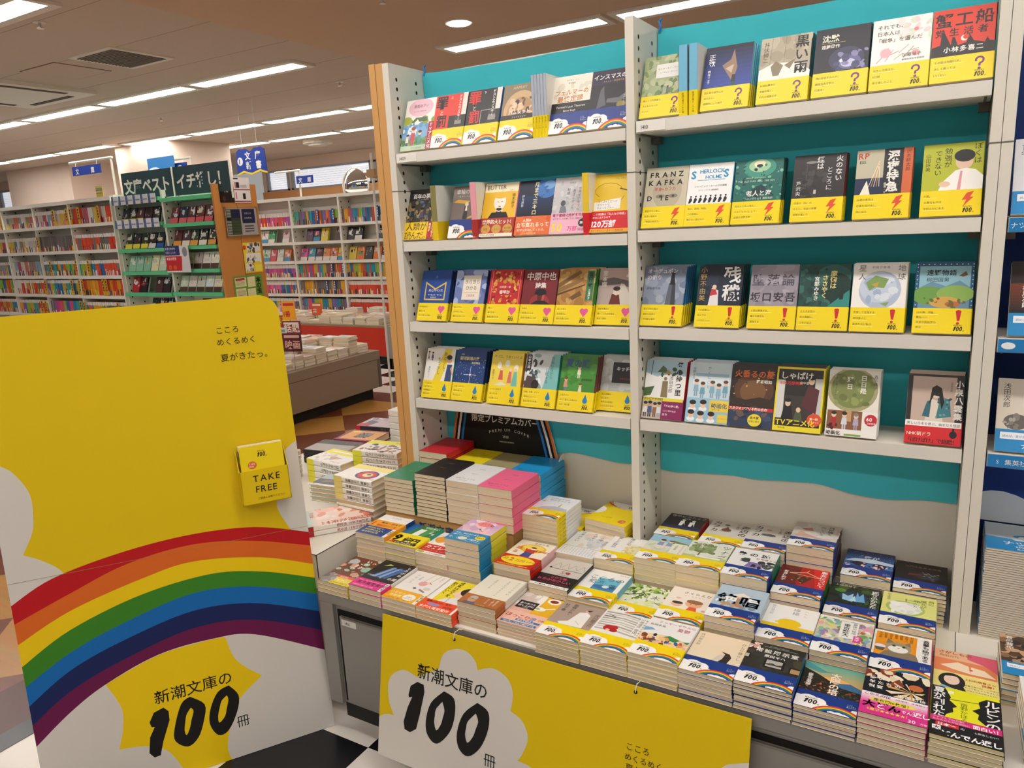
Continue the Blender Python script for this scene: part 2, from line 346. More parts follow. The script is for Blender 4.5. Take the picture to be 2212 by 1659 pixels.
cv('clear_story', 'pale grey ground with faint pencil figure', 'C8C8CA', 'BDBDC0', [N(0, 52, 106, 99, 'D6D6D8 B8BABF CFC4CC', 60, 6, 6), T('杉井光', 42, 134, 6, '4A4A50'), V('世界でいちばん', 74, 124, 9, '7A3A44', 0, 1), V('透きとおった', 58, 118, 9, '3C3C42'), V('物語', 42, 122, 9, '3C3C42'), E(30, 82, 7, 8, '55585E'), P('7C828A', 20, 52, 44, 52, 38, 74, 24, 74)], (56, 'F4B9CF', [T('電子書籍化絶対不可能', 4, 46, 9.2, '8A1840', B1), T('紙の本でしか体験できない感動がある', 6, 38, 5.4, '3A1020'), T('50', 4, 7, 30, 'F4E24A', .03), T('万部', 50, 8, 14, 'E24A8C', B1), T('突破', 80, 7, 9, '7A1840'), E(92, 28, 12, 11, '3A2A30'), T('第1位', 84, 25, 8, 'FFF', B1)]))
cv('yellow_boy', 'yellow ground with a line-drawn boy', 'F1CC33', 'F2CD34', [*[Ln(40 + 9 * math.cos(i * .5) * 4, 108 + 20 * math.sin(i * .5), 40 + 9 * math.cos(i * .5 + .5) * 4, 108 + 20 * math.sin(i * .5 + .5), 1.2, '8A6A1E') for i in range(8)], Ln(70, 112, 92, 106, 3, '6A4A1E'), Ln(60, 60, 84, 92, 1.2, '8A6A1E'), T('ブレイディみかこ', 56, 136, 5.5, '5A4A1E'), P('FBF8F0', 4, 78, 76, 88, 76, 60, 6, 56), T('ぼくはイエローで', 14, 77, 6.6, '4A4230'), T('ホワイトで、', 14, 69, 6.6, '4A4230'), T('ちょっとブルー', 14, 61, 6.6, '4A4230')], (54, 'D8242E', [T('この物語は「みんなの物語」', 6, 44, 7, 'FFF'), T('読者に支えられて', 6, 36, 6, 'FFF'), T('120万部', 5, 14, 20, 'FFF', .03, .93), R(0, 0, 106, 9, 'F2B02E'), T('親子で読みたい一生モノの課題図書', 5, 2.2, 5.4, '8A1418')]))
# --- first bay, third shelf
cv('sixpence', 'royal blue ground and gold M-shaped outline', '1C4B9C', '15356F', [P('E0C04A', 16, 62, 16, 118, 53, 98, 90, 118, 90, 62), P('1C4B9C', 20, 66, 20, 111, 53, 93, 86, 111, 86, 66), T('月と六ペンス', 29, 88, 8.6, 'F6F2E4', B1), T('サマセット・モーム', 28, 76, 5.6, 'F6F2E4', B1), T('金原瑞人訳', 38, 69, 4.2, 'F6F2E4'), E(53, 132, 4, 5, '4F74B4')], ('H', ['何不自由ない', '暮らしを', 'すべて捨てた理由']))
cv('sparkle', 'slate blue ground and beige title plate', '6D7DB4', '26346C', [N(0, 53, 106, 98, '8FA2CE A9BBDD 55659E', 26, 13, 3), R(26, 64, 60, 72, 'E7D9C4'), R(28, 66, 56, 68, 'EFE5D2'), T('きらきら', 31, 112, 13, '8A8A88', B1), T('ひかる', 36, 94, 13, '8A8A88', B1), Ln(32, 86, 80, 86, .8, 'C97A7A'), T('江國香織', 40, 74, 7.5, 'B5606A')], ('H', ['傷つけても', '泣き叫んでも、', '離れられない二人']))
cv('crimson_flowers', 'crimson ground strewn with gold blossoms', 'C6202B', '8F141E', [N(12, 55, 82, 90, 'E0A03A C98A2E E9C060 8F141E', 90, 5, 6), Ln(8, 148, 8, 55, 1, 'E9B8A0'), Ln(98, 148, 98, 55, 1, 'E9B8A0'), R(26, 78, 54, 34, 'BD1B26'), T('谷崎潤一郎', 33, 99, 7.5, 'F6E8D8'), T('春琴抄', 35, 83, 11.5, 'F6E8D8', B1)], ('H', ['痛い。', '痛すぎる！', '真実恋愛の行方']))
cv('hat_portrait', 'dark red ground with a hatted black silhouette', '7B2029', '5C151D', [T('中原中也', 8, 123, 23.5, 'F2ECE4', B1, .97), T('詩集', 38, 100, 17, 'F2ECE4', B1), E(56, 60, 30, 22, '9A3036'), E(58, 74, 12, 15, 'B8524C'), E(55, 74, 8, 14, '6A1A20'), E(57, 88, 17, 10, '18151A'), R(38, 82, 38, 4, '18151A'), P('18151A', 26, 52, 92, 52, 72, 64, 46, 64)], ('H', ['夭折の', '天才詩人による', '哀切で甘美なことば']))
cv('beams', 'ochre picture of stacked timber', 'BC8C4A', '2E8C34', [N(0, 53, 106, 98, 'C9A05E A87838 D2B074', 30, 12, 2), P('7A5A30', 0, 112, 60, 148, 66, 140, 0, 98), P('8C6A3C', 0, 98, 70, 128, 72, 118, 0, 84), P('5E4424', 0, 84, 78, 110, 78, 106, 0, 78), P('6E5230', 36, 74, 64, 92, 72, 80, 46, 66), R(82, 66, 20, 80, '3F7A52'), V('塩狩峠', 92, 143, 14, '122018', B1), V('三浦綾子', 92, 96, 7, 'F1EFE2', B1)], ('H', ['自らの命と', '引き換えに', '他人を救えるか']))
cv('grey_road', 'mauve-grey ground with a pale winding road', 'B9A7A0', 'A08E88', [R(0, 118, 106, 33, 'C2A8A2'), P('6E6A68', 0, 118, 40, 126, 106, 112, 106, 92, 60, 108, 0, 104), P('DBD3C6', 50, 53, 106, 53, 72, 108, 62, 110), E(78, 130, 4, 4, 'E8DDD2'), V('宮本輝', 16, 144, 15, 'F2EDE6', B1), P('6B2A22', 34, 54, 66, 54, 60, 80, 40, 82), E(52, 88, 9, 10, 'E9D3C0'), E(52, 96, 10, 6, '2A2220')], ('H', ['能登を舞台に', '描く、一人の女性の', '再生と喪失']))
# --- first bay, fourth shelf
cv('runner', 'white ground with a runner and yellow slash', 'F4F1E9', '2A8C84', [P('F1D83A', 34, 53, 62, 53, 92, 151, 66, 151), V('あと少し、', 70, 142, 13, '3A3020', 0, 1.02), V('もう少し', 50, 126, 13, '3A3020', 0, 1.02), V('瀬尾まいこ', 16, 96, 7, '4FA0B8'), E(86, 118, 9, 11, 'E0B090'), E(85, 126, 10, 7, '2F2622'), P('38487A', 76, 53, 100, 53, 98, 104, 80, 104), P('D8A888', 98, 100, 105, 72, 102, 70, 92, 92), *kid(22, 114, 1.6, 'D9B8A0', '55608A', '3a3a4a', '222'), *kid(8, 118, 1.5, 'D9B8A0', 'B8BEC8', '3a3a4a', '222')], ('W', ['でこぼこな', '7人で組んだ、', '中学最後の', '駅伝大会！']))
cv('galaxy', 'starry blue ground with a cross-shaped star', '143C78', '0D2A58', [N(0, 55, 106, 70, 'DDE8F2 A8C4E0 6F96C4', 110, .9, 5), Ln(56, 54, 56, 104, 1, 'F2F6FA'), Ln(34, 78, 78, 78, 1, 'F2F6FA'), E(56, 78, 3, 3, 'FFF'), T('新編', 18, 136, 5, 'E8E0A0'), T('銀河鉄道の夜', 14, 122, 11.5, 'E6DB98', B1, .98), T('宮沢賢治', 56, 111, 7.5, 'F2EFE0', B1)], ('W', ['さあ、ふたりで', '銀河の果ても', '見に行こう']))
cv('lets_talk', 'lemon ground with seated cartoon women', 'F2D94C', 'C98A2E', [T('マリコ、うまくいくよ', 6, 134, 9.4, '4A4020'), V('益田ミリ', 10, 100, 7.5, '4A4020'), E(28, 112, 7, 10, 'FBF8EC'), E(54, 118, 8, 10, 'FBF8EC'), E(84, 106, 7, 10, 'FBF8EC'), P('D85A52', 28, 70, 44, 70, 40, 98, 32, 98), P('6FBFB0', 72, 54, 92, 54, 88, 96, 78, 96), P('E0706A', 58, 62, 72, 62, 70, 96, 62, 96), E(36, 102, 5, 5, 'F2D4BC'), E(66, 100, 5, 5, 'F2D4BC'), E(83, 100, 5, 5, 'F2D4BC'), P('E8E6DC', 16, 54, 40, 64, 60, 56, 36, 53)], ('W', ['じわりと勇気が', '湧く大人気', 'お仕事マンガ']))
cv('rotation', 'misty teal photograph ground', 'D3DBDC', '2CAF94', [P('7CC0BC', 60, 53, 106, 53, 106, 151, 84, 151), N(0, 53, 50, 98, 'F0F4F4 8FA6AA 3F4A50', 30, 9, 8), P('54413C', 0, 53, 44, 53, 36, 84, 8, 88), E(36, 64, 12, 13, '241C1C'), R(2, 104, 16, 44, '23262C'), V('山本文緒', 10, 146, 9.5, 'F4F4F2', B1), V('自転しながら', 84, 146, 11, '3E6870', 0, .98), V('公転する', 70, 112, 11, '3E6870')], ('W', ['結婚、仕事、そして', '家族のこと――。', '悩める女子が共感！']))
cv('garden', 'green ground with three small boys', '3E8A2E', '6B2A24', [N(0, 53, 106, 98, '4C9A36 357A28', 30, 12, 4), T('夏の庭', 12, 122, 24, '24548A', B1), T('湯本香樹実', 62, 84, 6.6, '1F3A1A'), *kid(54, 90, 2.2, 'EBD8A0', 'F2ECD0', 'E4E0C8', '6a5a2a'), *kid(18, 53, 2.4, 'E9B08A', 'D89A80', '6A8AA8', '6a5a2a'), *kid(62, 44, 2, 'EBD8A0', 'F0E4C0', '8a8a6a', '6a5a2a')], ('W', ['少年たちと', 'ひとり暮らしの老人の', 'ただ一度の夏']))
cv('kitchen', 'grey leaf-patterned ground and black square', 'B7BCBA', 'D8DAD8', [N(0, 60, 106, 90, 'D5DAD6 C6CCC8', 24, 13, 5), R(30, 76, 76, 56, '1A1A1C'), T('キッチン', 40, 110, 12.5, 'F2F2EE', B1), T('吉本ばなな', 52, 86, 6, 'B53A44')], ('W', ['私の言葉は、', 'どこまで', 'あの人の孤独に', 'とどくのだろう']))
# --- second bay
cv('wonder', 'leafy green ground and white title plate', 'A8B489', '8FA070', [N(0, 53, 106, 98, 'C4CCA4 8A9C68 B9C490 748A58', 90, 8, 5), R(30, 96, 66, 34, 'F7F6EE'), T('センス・オブ・ワンダー', 34, 116, 5.4, '6A7058'), T('レイチェル・カーソン', 40, 107, 4.2, '6A7058'), *kid(48, 56, 1.4, '5A4A3A', '8A9A8A', '4a5a4a'), *kid(62, 56, 1.2, '5A4A3A', '6a7a6a', '4a5a4a')], ('Q', ['美しくて不思議な、', '子どもたちへの', 'ギフト']))
cv('desire', 'deep blue ground with an upside-down duck', '1A2F70', '7CC2E2', [G(0, 53, 106, 98, '2443A0', '10162E'), V('正欲', 16, 134, 15, 'F4F6FA', B1), V('朝井リョウ', 12, 96, 6.6, 'F4F6FA', B1), P('9A7E66', 52, 84, 66, 62, 74, 96, 64, 140, 58, 116, 40, 104), P('23282E', 62, 62, 72, 62, 72, 80, 64, 80), E(67, 58, 4.6, 6, '1E4A44'), P('C9B8A0', 48, 96, 66, 104, 62, 84), P('E0A030', 66, 52, 69, 52, 68, 47)], ('Q', ['読む前の自分には', '戻れない。', '問題作にして傑作']))
cv('black_rain', 'khaki ground and heavy black lettering', 'B5AB93', '16242E', [N(0, 100, 106, 50, 'A69C84 C4BAA2', 14, 16, 2), Ln(24, 150, 20, 60, .6, '6A6250'), Ln(52, 150, 50, 60, .6, '6A6250'), P('F4F1E8', 0, 53, 106, 53, 106, 66, 76, 88, 30, 92, 0, 78), P('8C7E62', 30, 62, 42, 62, 50, 84, 34, 96, 24, 84), P('8C7E62', 52, 84, 76, 98, 64, 74), V('黒い雨', 86, 148, 29, '15130F', B1), V('井伏鱒二', 12, 142, 12, '3A3428')], ('Q', ['20世紀最大の', '悲劇を描く、', '不朽の戦争文学']))
cv('silence', 'near-black ground with a lit cloud', '1B1B28', '15151F', [E(62, 80, 34, 26, '3A3A58'), E(68, 72, 22, 16, '6A6A98'), E(66, 70, 14, 9, 'C9C8E4'), E(56, 76, 7, 5, 'F2F0F8'), N(40, 56, 60, 44, '8A88B4 4A4A70', 18, 6, 5), T('沈黙', 12, 122, 17, 'EFE9D2', B1), Ln(12, 118, 58, 118, .8, 'C9B070'), T('遠藤周作', 12, 107, 9, 'EFE9E0', B1)], ('Q', ['神は存在するのか。', '戦後日本文学の', '代表作！']))
cv('war_choice', 'white ground with pink and green crayon drawing', 'FAF8F2', 'ECE9E0', [N(48, 104, 56, 44, 'F3D7D8 DDE8CE FBE9E6', 30, 6, 7), *[Ln(10 + 8 * i, 58 + (i * 13) % 24, 22 + 9 * i, 72 + (i * 17) % 22, 1.3, ('D87A84', 'A9C28A', 'E29AA0')[i % 3]) for i in range(8)], E(26, 78, 10, 10, 'F0B8BC'), E(80, 72, 7, 6, 'F0A8B0'), E(78, 122, 4, 4, 'E8838C'), T('それでも、', 8, 130, 10.5), T('日本人は', 8, 116, 10.5), T('「戦争」を選んだ', 6, 101, 10.5), T('加藤陽子', 56, 66, 8.5), T('東京大学文学部教授', 56, 58, 4.4)], ('Q', ['先生と中高生が、', '5日間', '考え通したこと']))
cv('crab_ship', 'red ground over a black factory skyline', 'E23A20', '1D1310', [P('17110F', 0, 53, 106, 53, 106, 74, 96, 76, 92, 84, 88, 74, 70, 80, 62, 96, 58, 78, 44, 74, 38, 92, 34, 92, 32, 76, 20, 104, 16, 104, 14, 78, 0, 74), T('蟹工船', 3, 116, 31, '17110F', B1, 1.08), T('党生活者', 4, 96, 17, '17110F', B1, 1.4), E(54, 88, 6, 6, 'F2E8D8'), E(57, 90, 5, 5, 'E23A20'), T('小林多喜二', 20, 62, 12.5, 'F6F0E6', B1, 1.08)], ('Q', ['その船は地獄行き。', '決して乗っては', 'いけない']))
cv('metamorphosis', 'bone ground with wide-spaced black capitals', 'CDC4AC', 'B5AB92', [E(56, 90, 36, 44, 'BBB198'), E(40, 78, 11, 5, '8C8270'), E(72, 78, 11, 5, '8C8270'), E(40, 78, 3, 3, '4A4438'), E(72, 78, 3, 3, '4A4438'), T('FRANZ', 10, 126, 18, '15130F', .03, 1.35), T('KAFKA', 8, 106, 18, '15130F', .03, 1.35), T('DIE', 8, 68, 17, '15130F', .03, 2.6), T('変身×カフカ', 24, 92, 9.5, 'C24A38', B1)], ('L', ['朝起きると虫に。', '世界一有名な', '「物語の始まり」']))
cv('detective', 'white ground and blue capital lettering', 'F7F8F6', '1C86B8', [T('S', 6, 116, 26, '2A98C8', .03), T('HERLOCK', 26, 128, 13, '2A98C8', B1, .95), T('HOLME', 40, 114, 12, '2A98C8', B1, .95), T('S', 82, 116, 26, '2A98C8', .03), Ln(22, 111, 86, 111, 1.2, '2A98C8'), T('シャーロック・ホームズの冒険', 16, 94, 5.4), T('コナン・ドイル 延原謙訳', 26, 85, 4.2), *[q for i in range(8) for q in (P('1B1B24', 5 + 11.6 * i, 56, 10 + 11.6 * i, 56, 14 + 11.6 * i, 64, 11 + 11.6 * i, 70, 7 + 11.6 * i, 67), E(10.5 + 11.6 * i, 72, 2.2, 2.2, '1B1B24'))]], ('L', ['殺人、誘拐、失踪。', 'この探偵に', '解けない謎はない']))
cv('old_man', 'sea-green ground with swirling fish', '1C6A62', '0F4640', [E(53, 132, 36, 24, '3F9A84'), E(53, 136, 24, 15, 'A8D2A8'), E(53, 140, 13, 8, 'F2F0CE'), E(53, 136, 7, 4, '17302E'), N(2, 56, 102, 84, '0F4A44 2E8A76 7CBFA0 123A38', 80, 3, 9), P('123A42', 30, 74, 60, 92, 88, 66, 62, 72, 50, 62), T('ERNEST HEMINGWAY', 26, 106, 4.4, 'C9E2CE'), T('THE OLD MAN AND THE SEA', 8, 98, 6, 'C9E2CE'), T('老人と海', 28, 66, 14, 'F6F6EE', B1), T('ヘミングウェイ 高見浩訳', 26, 57, 5.4, 'F6F6EE')], ('L', ['巨大カジキvs.老人！', 'ベストセラーにして、', '必読の世界文学']))
cv('smoke', 'charcoal ground with a dim street lamp', '2C2A2B', '661A20', [R(26, 60, 2, 70, '4A4846'), E(36, 134, 12, 3, '8A8884'), N(20, 54, 50, 60, '3A3836 444240 232122', 30, 6, 4), R(44, 62, 5, 9, 'C9C4BC'), V('火のない', 92, 146, 14.5, 'E9E6E2', B1), V('ところに', 74, 122, 13.5, 'E9E6E2'), V('煙は', 54, 146, 15, 'E9E6E2', B1), V('芦沢央', 12, 92, 10.5, 'E9E6E2', 0, 1.1)], ('L', ['作家の（私）の', 'もとに、怪談の執筆', '依頼が届いた']))
cv('night_express', 'poster strip beside white lettering on black', '1E1E24', 'D4693A', [R(0, 0, 52, 151, 'C4BEA2'), R(0, 53, 52, 36, '18284A'), P('F2EEDD', 10, 53, 30, 53, 22, 84), T('RP', 3, 132, 18, 'C23A30', B1), T('ESS', 6, 122, 8, '2A3A3A', B1), *[Ln(44, 126 - 3 * i, 26 + 5 * i, 70, 1, ('F2EEDD', 'E0A030')[i % 2]) for i in range(5)], R(88, 0, 18, 151, 'D4693A'), V('深夜特急', 70, 147, 23, 'F4F2EA', .03, .98), V('沢木耕太郎', 97, 147, 9.5, '3A1A10'), V('香港・マカオ', 57, 78, 6, 'F4F2EA')], ('L', ['26歳の青年は', '仕事を投げ出し、', '旅に出た']))
cv('olive_boy', 'olive-yellow ground with a dark-haired boy', 'BAC02C', 'A4AA26', [E(72, 112, 15, 17, 'EBC9AC'), E(72, 124, 18, 13, '1C1A1A'), P('FAF8F2', 30, 53, 106, 53, 106, 80, 92, 94, 76, 98, 58, 94, 36, 70), P('E4A0A8', 62, 53, 68, 53, 70, 92, 66, 92), E(40, 66, 10, 6, 'EBC9AC'), V('ぼくは', 95, 149, 14.5, '2A2A18'), V('勉強が', 44, 142, 14, '2A2A18'), V('できない', 27, 138, 13.5, '2A2A18'), V('山田詠美', 9, 132, 9.5, '2A2A18')], ('L', ['17歳。', '大事なものは', '学校の外にある']))
cv('tower', 'stormy grey-blue ground with a dark tower', '8894A8', '2B6A9E', [N(0, 53, 106, 98, '9AA6B8 76839A A9B2C0', 24, 14, 3), P('5F6672', 58, 53, 84, 53, 80, 108, 64, 108), P('3C424C', 72, 53, 84, 53, 80, 108, 72, 108), P('1E2026', 66, 104, 80, 104, 76, 128, 68, 128), E(73, 132, 4.4, 5, '2A2420'), T('オーデュボン', 6, 134, 13, 'F0E2EC', B1), T('の祈り', 6, 118, 13, 'F0E2EC', B1), T('伊坂幸太郎', 8, 92, 7, '24262C')], ('X', ['閉ざされた島の', '奇妙な住民と', '不可解な事件']))
cv('remains', 'dark navy ground and huge white lettering', '1E2939', '141C2A', [N(0, 53, 106, 98, '243246 1A2434', 20, 14, 4), E(40, 100, 4, 4, '3A54A0'), P('E9E4E4', 28, 53, 52, 53, 50, 90, 34, 96), P('C23A40', 30, 76, 48, 80, 44, 92, 34, 94), E(40, 98, 5, 6, 'E8C8B4'), V('残穢', 80, 148, 42, 'EFEDEA', .02, 1.02), V('小野不由美', 12, 148, 16, 'C9A85C', 0, 1.08)], ('X', ['その部屋に、', '住んでは', 'いけない――']))
cv('decadence', 'lilac-grey ground and cut-out dark lettering', '9D97A2', '8A848E', [N(0, 53, 106, 98, 'A9A3AE 918B96', 18, 16, 8), T('堕落論', 3, 104, 29, '55505A', B1, 1.14), T('坂口安吾', 2, 66, 23, '38343C', .025, 1.1)], ('X', ['人間は堕落する。', '義士も聖女も', '堕落する']))
cv('sorcery', 'dark teal tunnel scene', '1D4A44', '123430', [E(70, 100, 46, 50, '2A6258'), E(80, 92, 30, 38, '123430'), N(0, 53, 60, 98, '24544C 1A3E38 3A6E62', 40, 7, 9), P('2F8C84', 60, 53, 104, 92, 106, 76, 106, 53), P('15302E', 84, 70, 92, 70, 94, 96, 86, 96), E(90, 100, 4, 4, '15302E'), V('魔術は', 70, 136, 14, 'EADB8A', B1), V('ささやく', 53, 126, 13.5, 'EADB8A', B1), V('宮部みゆき', 36, 122, 11, 'F4F2E8', B1)], ('X', ['三人の女性の', '死の真相に、', '少年が迫る']))
cv('globe', 'white ground with a painted globe', 'F4F2EC', 'E6E2D6', [E(54, 92, 41, 42, 'B4C2D8'), E(50, 98, 36, 34, 'C6D2E2'), N(30, 70, 50, 46, 'DCE4EC A4B6D0', 18, 8, 3), P('7FA05A', 26, 108, 44, 124, 70, 116, 62, 96, 44, 98, 34, 90), P('C9A04A', 36, 104, 52, 110, 48, 98), P('8CA866', 56, 62, 74, 66, 68, 56), V('地球', 94, 148, 16, '6A6862', 0, 1.2), V('星人', 18, 148, 16, '6A6862', 0, 1.2), T('村田沙耶香', 36, 140, 6, '6A6862', 0, 1.2)], ('X', ['恋愛して生殖する', '地球星人に', '染まれない私は']))
cv('folk_tales', 'painted green hills inside a dotted blue border', '2A5F86', '2A5F86', [*[E(3 + 10 * i, 147, 1.2, 1.2, 'CFE2EE') for i in range(11)], *[E(x, 60 + 9 * i, 1.1, 1.1, 'CFE2EE') for x in (3, 103) for i in range(10)], R(7, 53, 92, 90, '8FC0CE'), P('6A94B0', 7, 96, 30, 110, 56, 100, 80, 112, 99, 98, 99, 53, 7, 53), E(26, 80, 30, 20, '6FA04A'), E(74, 84, 34, 18, '8FB658'), E(56, 66, 28, 12, 'D8A850'), E(70, 62, 14, 6, 'C46A3A'), N(7, 54, 92, 20, '4F7A3A 8A5A30', 16, 4, 6), P('6A4A3A', 78, 122, 90, 132, 94, 124, 86, 120), T('遠野物語', 20, 124, 13, '1F2A2A', B1, 1.05), T('柳田国男', 20, 110, 10, '1F2A2A', 0, 1.05)], ('X', ['山の神、河童、', '雪女――', '日本の民俗学の', '原点']))
cv('mothers', 'snowy village picture over a purple cast strip', 'DCE6E8', 'D3262C', [R(0, 96, 106, 55, 'A9CBD8'), P('F6F6F2', 0, 52, 106, 52, 106, 112, 60, 116, 30, 108, 0, 118), P('3A5A34', 30, 120, 44, 138, 58, 120), N(40, 114, 50, 16, '2F4A2E 4A6A3E', 16, 5, 3), P('4A6A3A', 0, 78, 26, 84, 18, 60, 0, 56), P('B59A66', 48, 116, 58, 128, 70, 116), P('8A7A58', 44, 56, 62, 56, 60, 98, 46, 98), E(53, 104, 4, 5, '8A7A58'), Ln(14, 112, 16, 150, 1.6, '3A3430'), V('母の待つ里', 88, 148, 17, '2A1418', .02, 1.02), V('浅田次郎', 68, 112, 11, '3A2A2A')], (54, '8A1E5A', [R(0, 46, 106, 8, 'EADB2A'), T('テレビドラマ化！', 2, 47.5, 7.4, '1F1A10', B1, .92), T('「母の待つ里」', 54, 32, 6.6, 'F4E6EE', B1), R(0, 0, 50, 46, 'CBBBAA'), *kid(8, 4, 2.4, 'E0B896', 'E9E6E0', '4a4a5a', '2a2422'), *kid(20, 4, 2.5, 'D8AC88', '4A5F8E', '33384a', '2a2422'), *kid(33, 4, 2.3, 'E6C0A2', '9A6A4A', '6a4a3a', '3a2a22'), *kid(44, 4, 2.4, 'E0B896', 'DDE2EA', 'aab', '2a2422'), T('二〇二四年放送', 54, 20, 5, 'F4E6EE'), T('原作', 54, 10, 7, 'F4E6EE')]))
cv('secrets', 'pale blue schoolroom picture with young people', 'CFE1EA', 'C9DCE6', [R(16, 116, 82, 8, '9CC2D4'), R(10, 96, 90, 20, 'E4EEF2'), *[q for i, (x, y) in enumerate(((20, 66), (36, 60), (60, 64), (76, 58), (92, 66))) for q in kid(x, y, 2.6, 'EBCDB4', ('8FB8CE', '6FA8BE', '84B4C8')[i % 3], '8AA8BC', '5A4230')], V('住野よる', 12, 138, 7.5, '6A7C8A'), V('かくしごと', 50, 142, 9, '6A7C8A', 0, 1.3)], (62, '9CC6DA', [*[q for x, y, c in ((16, 42, 'F4F6F6'), (42, 44, 'EEF2F2'), (14, 18, 'F4F6F6'), (38, 16, 'F2F2F0'), (64, 16, 'F4F6F6')) for q in (E(x, y - 9, 10, 6, c), E(x, y + 2, 7, 9, 'EBCBB2'), E(x, y + 8, 8.4, 6, '2A2220'))], R(58, 30, 48, 28, 'F0D24A'), T('映画化', 62, 40, 13, '2F5A74', B1), T('原作小説', 64, 33, 5, '2F5A74'), R(80, 4, 24, 20, 'F0D24A'), T('ロングセラー', 81, 13, 3.6, '2F5A74')]))
cv('fireflies', 'dark ground and glowing orange lettering', '2B211D', '1C1512', [E(56, 90, 46, 40, '5A3A22'), E(54, 86, 30, 28, '7A5430'), N(4, 52, 98, 90, 'E8C060 8A5A2A 3A2A1E', 26, 1.6, 5), P('33261E', 0, 52, 106, 52, 106, 68, 70, 74, 40, 66, 0, 72), T('火垂るの墓', 8, 122, 18.5, 'E8742E', B1), T('野坂昭如', 60, 108, 9, 'F4ECDC', B1)], (48, '2A3A52', [R(0, 40, 106, 8, 'D2262E'), T('スタジオジブリ不朽の名作', 2, 41.5, 7.6, 'F9F2E0', B1, .98), R(0, 0, 106, 40, '2C3C58'), N(0, 0, 106, 40, '1E2A40 3E5070 6A5A4A', 20, 9, 6), E(64, 18, 16, 15, 'F0DC3A'), T('直木賞', 53, 21, 7, '2A2410', B1), T('受賞の原作', 51, 13, 5, '2A2410')]))
cv('spirit_tale', 'yellow-framed dark house scene with seated men', '2A2624', 'EEDD22', [R(0, 0, 106, 151, 'F0DE24'), R(4, 12, 98, 134, '26221F'), R(4, 30, 16, 90, 'D9D8D2'), R(86, 30, 16, 96, 'C9C8C4'), R(20, 24, 66, 60, '3A332C'), P('15161A', 16, 24, 44, 24, 38, 60, 22, 60), E(30, 66, 6, 8, 'E6C6A6'), E(30, 73, 7, 5, '15161A'), P('4E5A40', 44, 24, 64, 24, 60, 46, 48, 46), E(54, 51, 5, 6, 'E6C6A6'), P('5A2A30', 58, 60, 92, 44, 96, 100, 72, 110), E(78, 120, 7, 9, 'E6C6A6'), E(78, 127, 8, 5, '15161A'), T('しゃばけ', 8, 124, 19, 'F6F2E6', B1, .96), T('1000万部突破', 8, 110, 8.6, 'E0342E', B1), T('畠中恵', 52, 112, 7, 'F6F2E6'), E(90, 30, 16, 15, 'E0522E'), T('第一期', 80, 30, 6, 'FFF2D0', B1), T('ノイタミナ', 78, 23, 4.6, 'FFF2D0'), T('TVアニメ化', 6, 15, 16.5, 'F2DF2A', .02, .95), T('原作小説', 12, 6, 4, '3A3410')])
cv('tea_days', 'green tea bowl over a family photograph', 'ECE8DC', 'E4E0D2', [E(50, 106, 52, 50, 'A9A47A'), E(50, 108, 45, 44, '7F8A4E'), N(16, 74, 66, 66, '94A05C 6E7A42', 26, 7, 2), V('日日是', 72, 140, 13.5, 'F4F3E6', B1, 1.05), V('好日', 44, 136, 13.5, 'F4F3E6', B1, 1.2), V('森下典子', 96, 142, 8.5, '4A4A3A'), V('「お茶」が教えてくれた', 16, 142, 4.6, '3A3A28'), V('15のしあわせ', 10, 142, 4.6, '3A3A28')], (58, 'F3F1EA', [R(2, 16, 72, 42, '8A5A36'), R(40, 34, 12, 24, 'C9A070'), *kid(16, 16, 2.4, 'EBCBB0', 'B32A30', 'B32A30', '2a2220'), *kid(38, 16, 2.4, 'EBCBB0', 'D8DCE4', 'D2D6DE', '2a2220'), *kid(62, 16, 2.3, 'EBCBB0', 'B9AEC4', 'A89CB6', '8a8480'), N(4, 16, 20, 10, '5A1A20 3A1418', 10, 3, 4), E(92, 40, 13, 13, 'C8232C'), T('60', 83, 38, 11, 'FFF', .02), T('万部突破', 84, 31, 4.6, 'FFF'), T('映画化', 2, 3, 10, '2A2620', B1), R(40, 2, 34, 4, '7FAE4A')]))
cv('ghost_tales', 'dusty pink picture of a long-haired woman', 'C9B3A3', '1C1A1C', [R(0, 0, 106, 151, '26221F'), R(9, 40, 82, 106, 'C9B3A3'), P('E9DCCC', 34, 44, 70, 44, 64, 92, 46, 98), P('3F7F88', 56, 56, 84, 62, 80, 98, 62, 104), P('2E6A74', 30, 60, 44, 58, 46, 96, 38, 92), N(56, 58, 26, 44, '6FA8AC 2A5560', 14, 3, 2), E(54, 110, 8, 10, 'EAD6C2'), P('14110F', 42, 84, 46, 122, 54, 128, 64, 122, 70, 92, 66, 76, 60, 104, 50, 106), V('小泉八雲集', 96, 140, 16.5, 'F2EEE6', .02, 1.05), V('上田和夫訳', 82, 138, 4.6, '3A3430')], (50, 'D8202A', [R(0, 38, 106, 12, 'F8F6F0'), T('美しい日本を偲ぶ、幽玄なる怪談', 3, 41, 6.6, '2A2220'), T('NHK朝ドラ', 4, 18, 9.5, 'FFF4DC', 0, .95), T('「ばけばけ」で話題！', 2, 4, 10.5, '2A0A0C', B1, .92), E(90, 24, 7, 8, '1A1416'), R(88, 30, 4, 7, '1A1416')]))
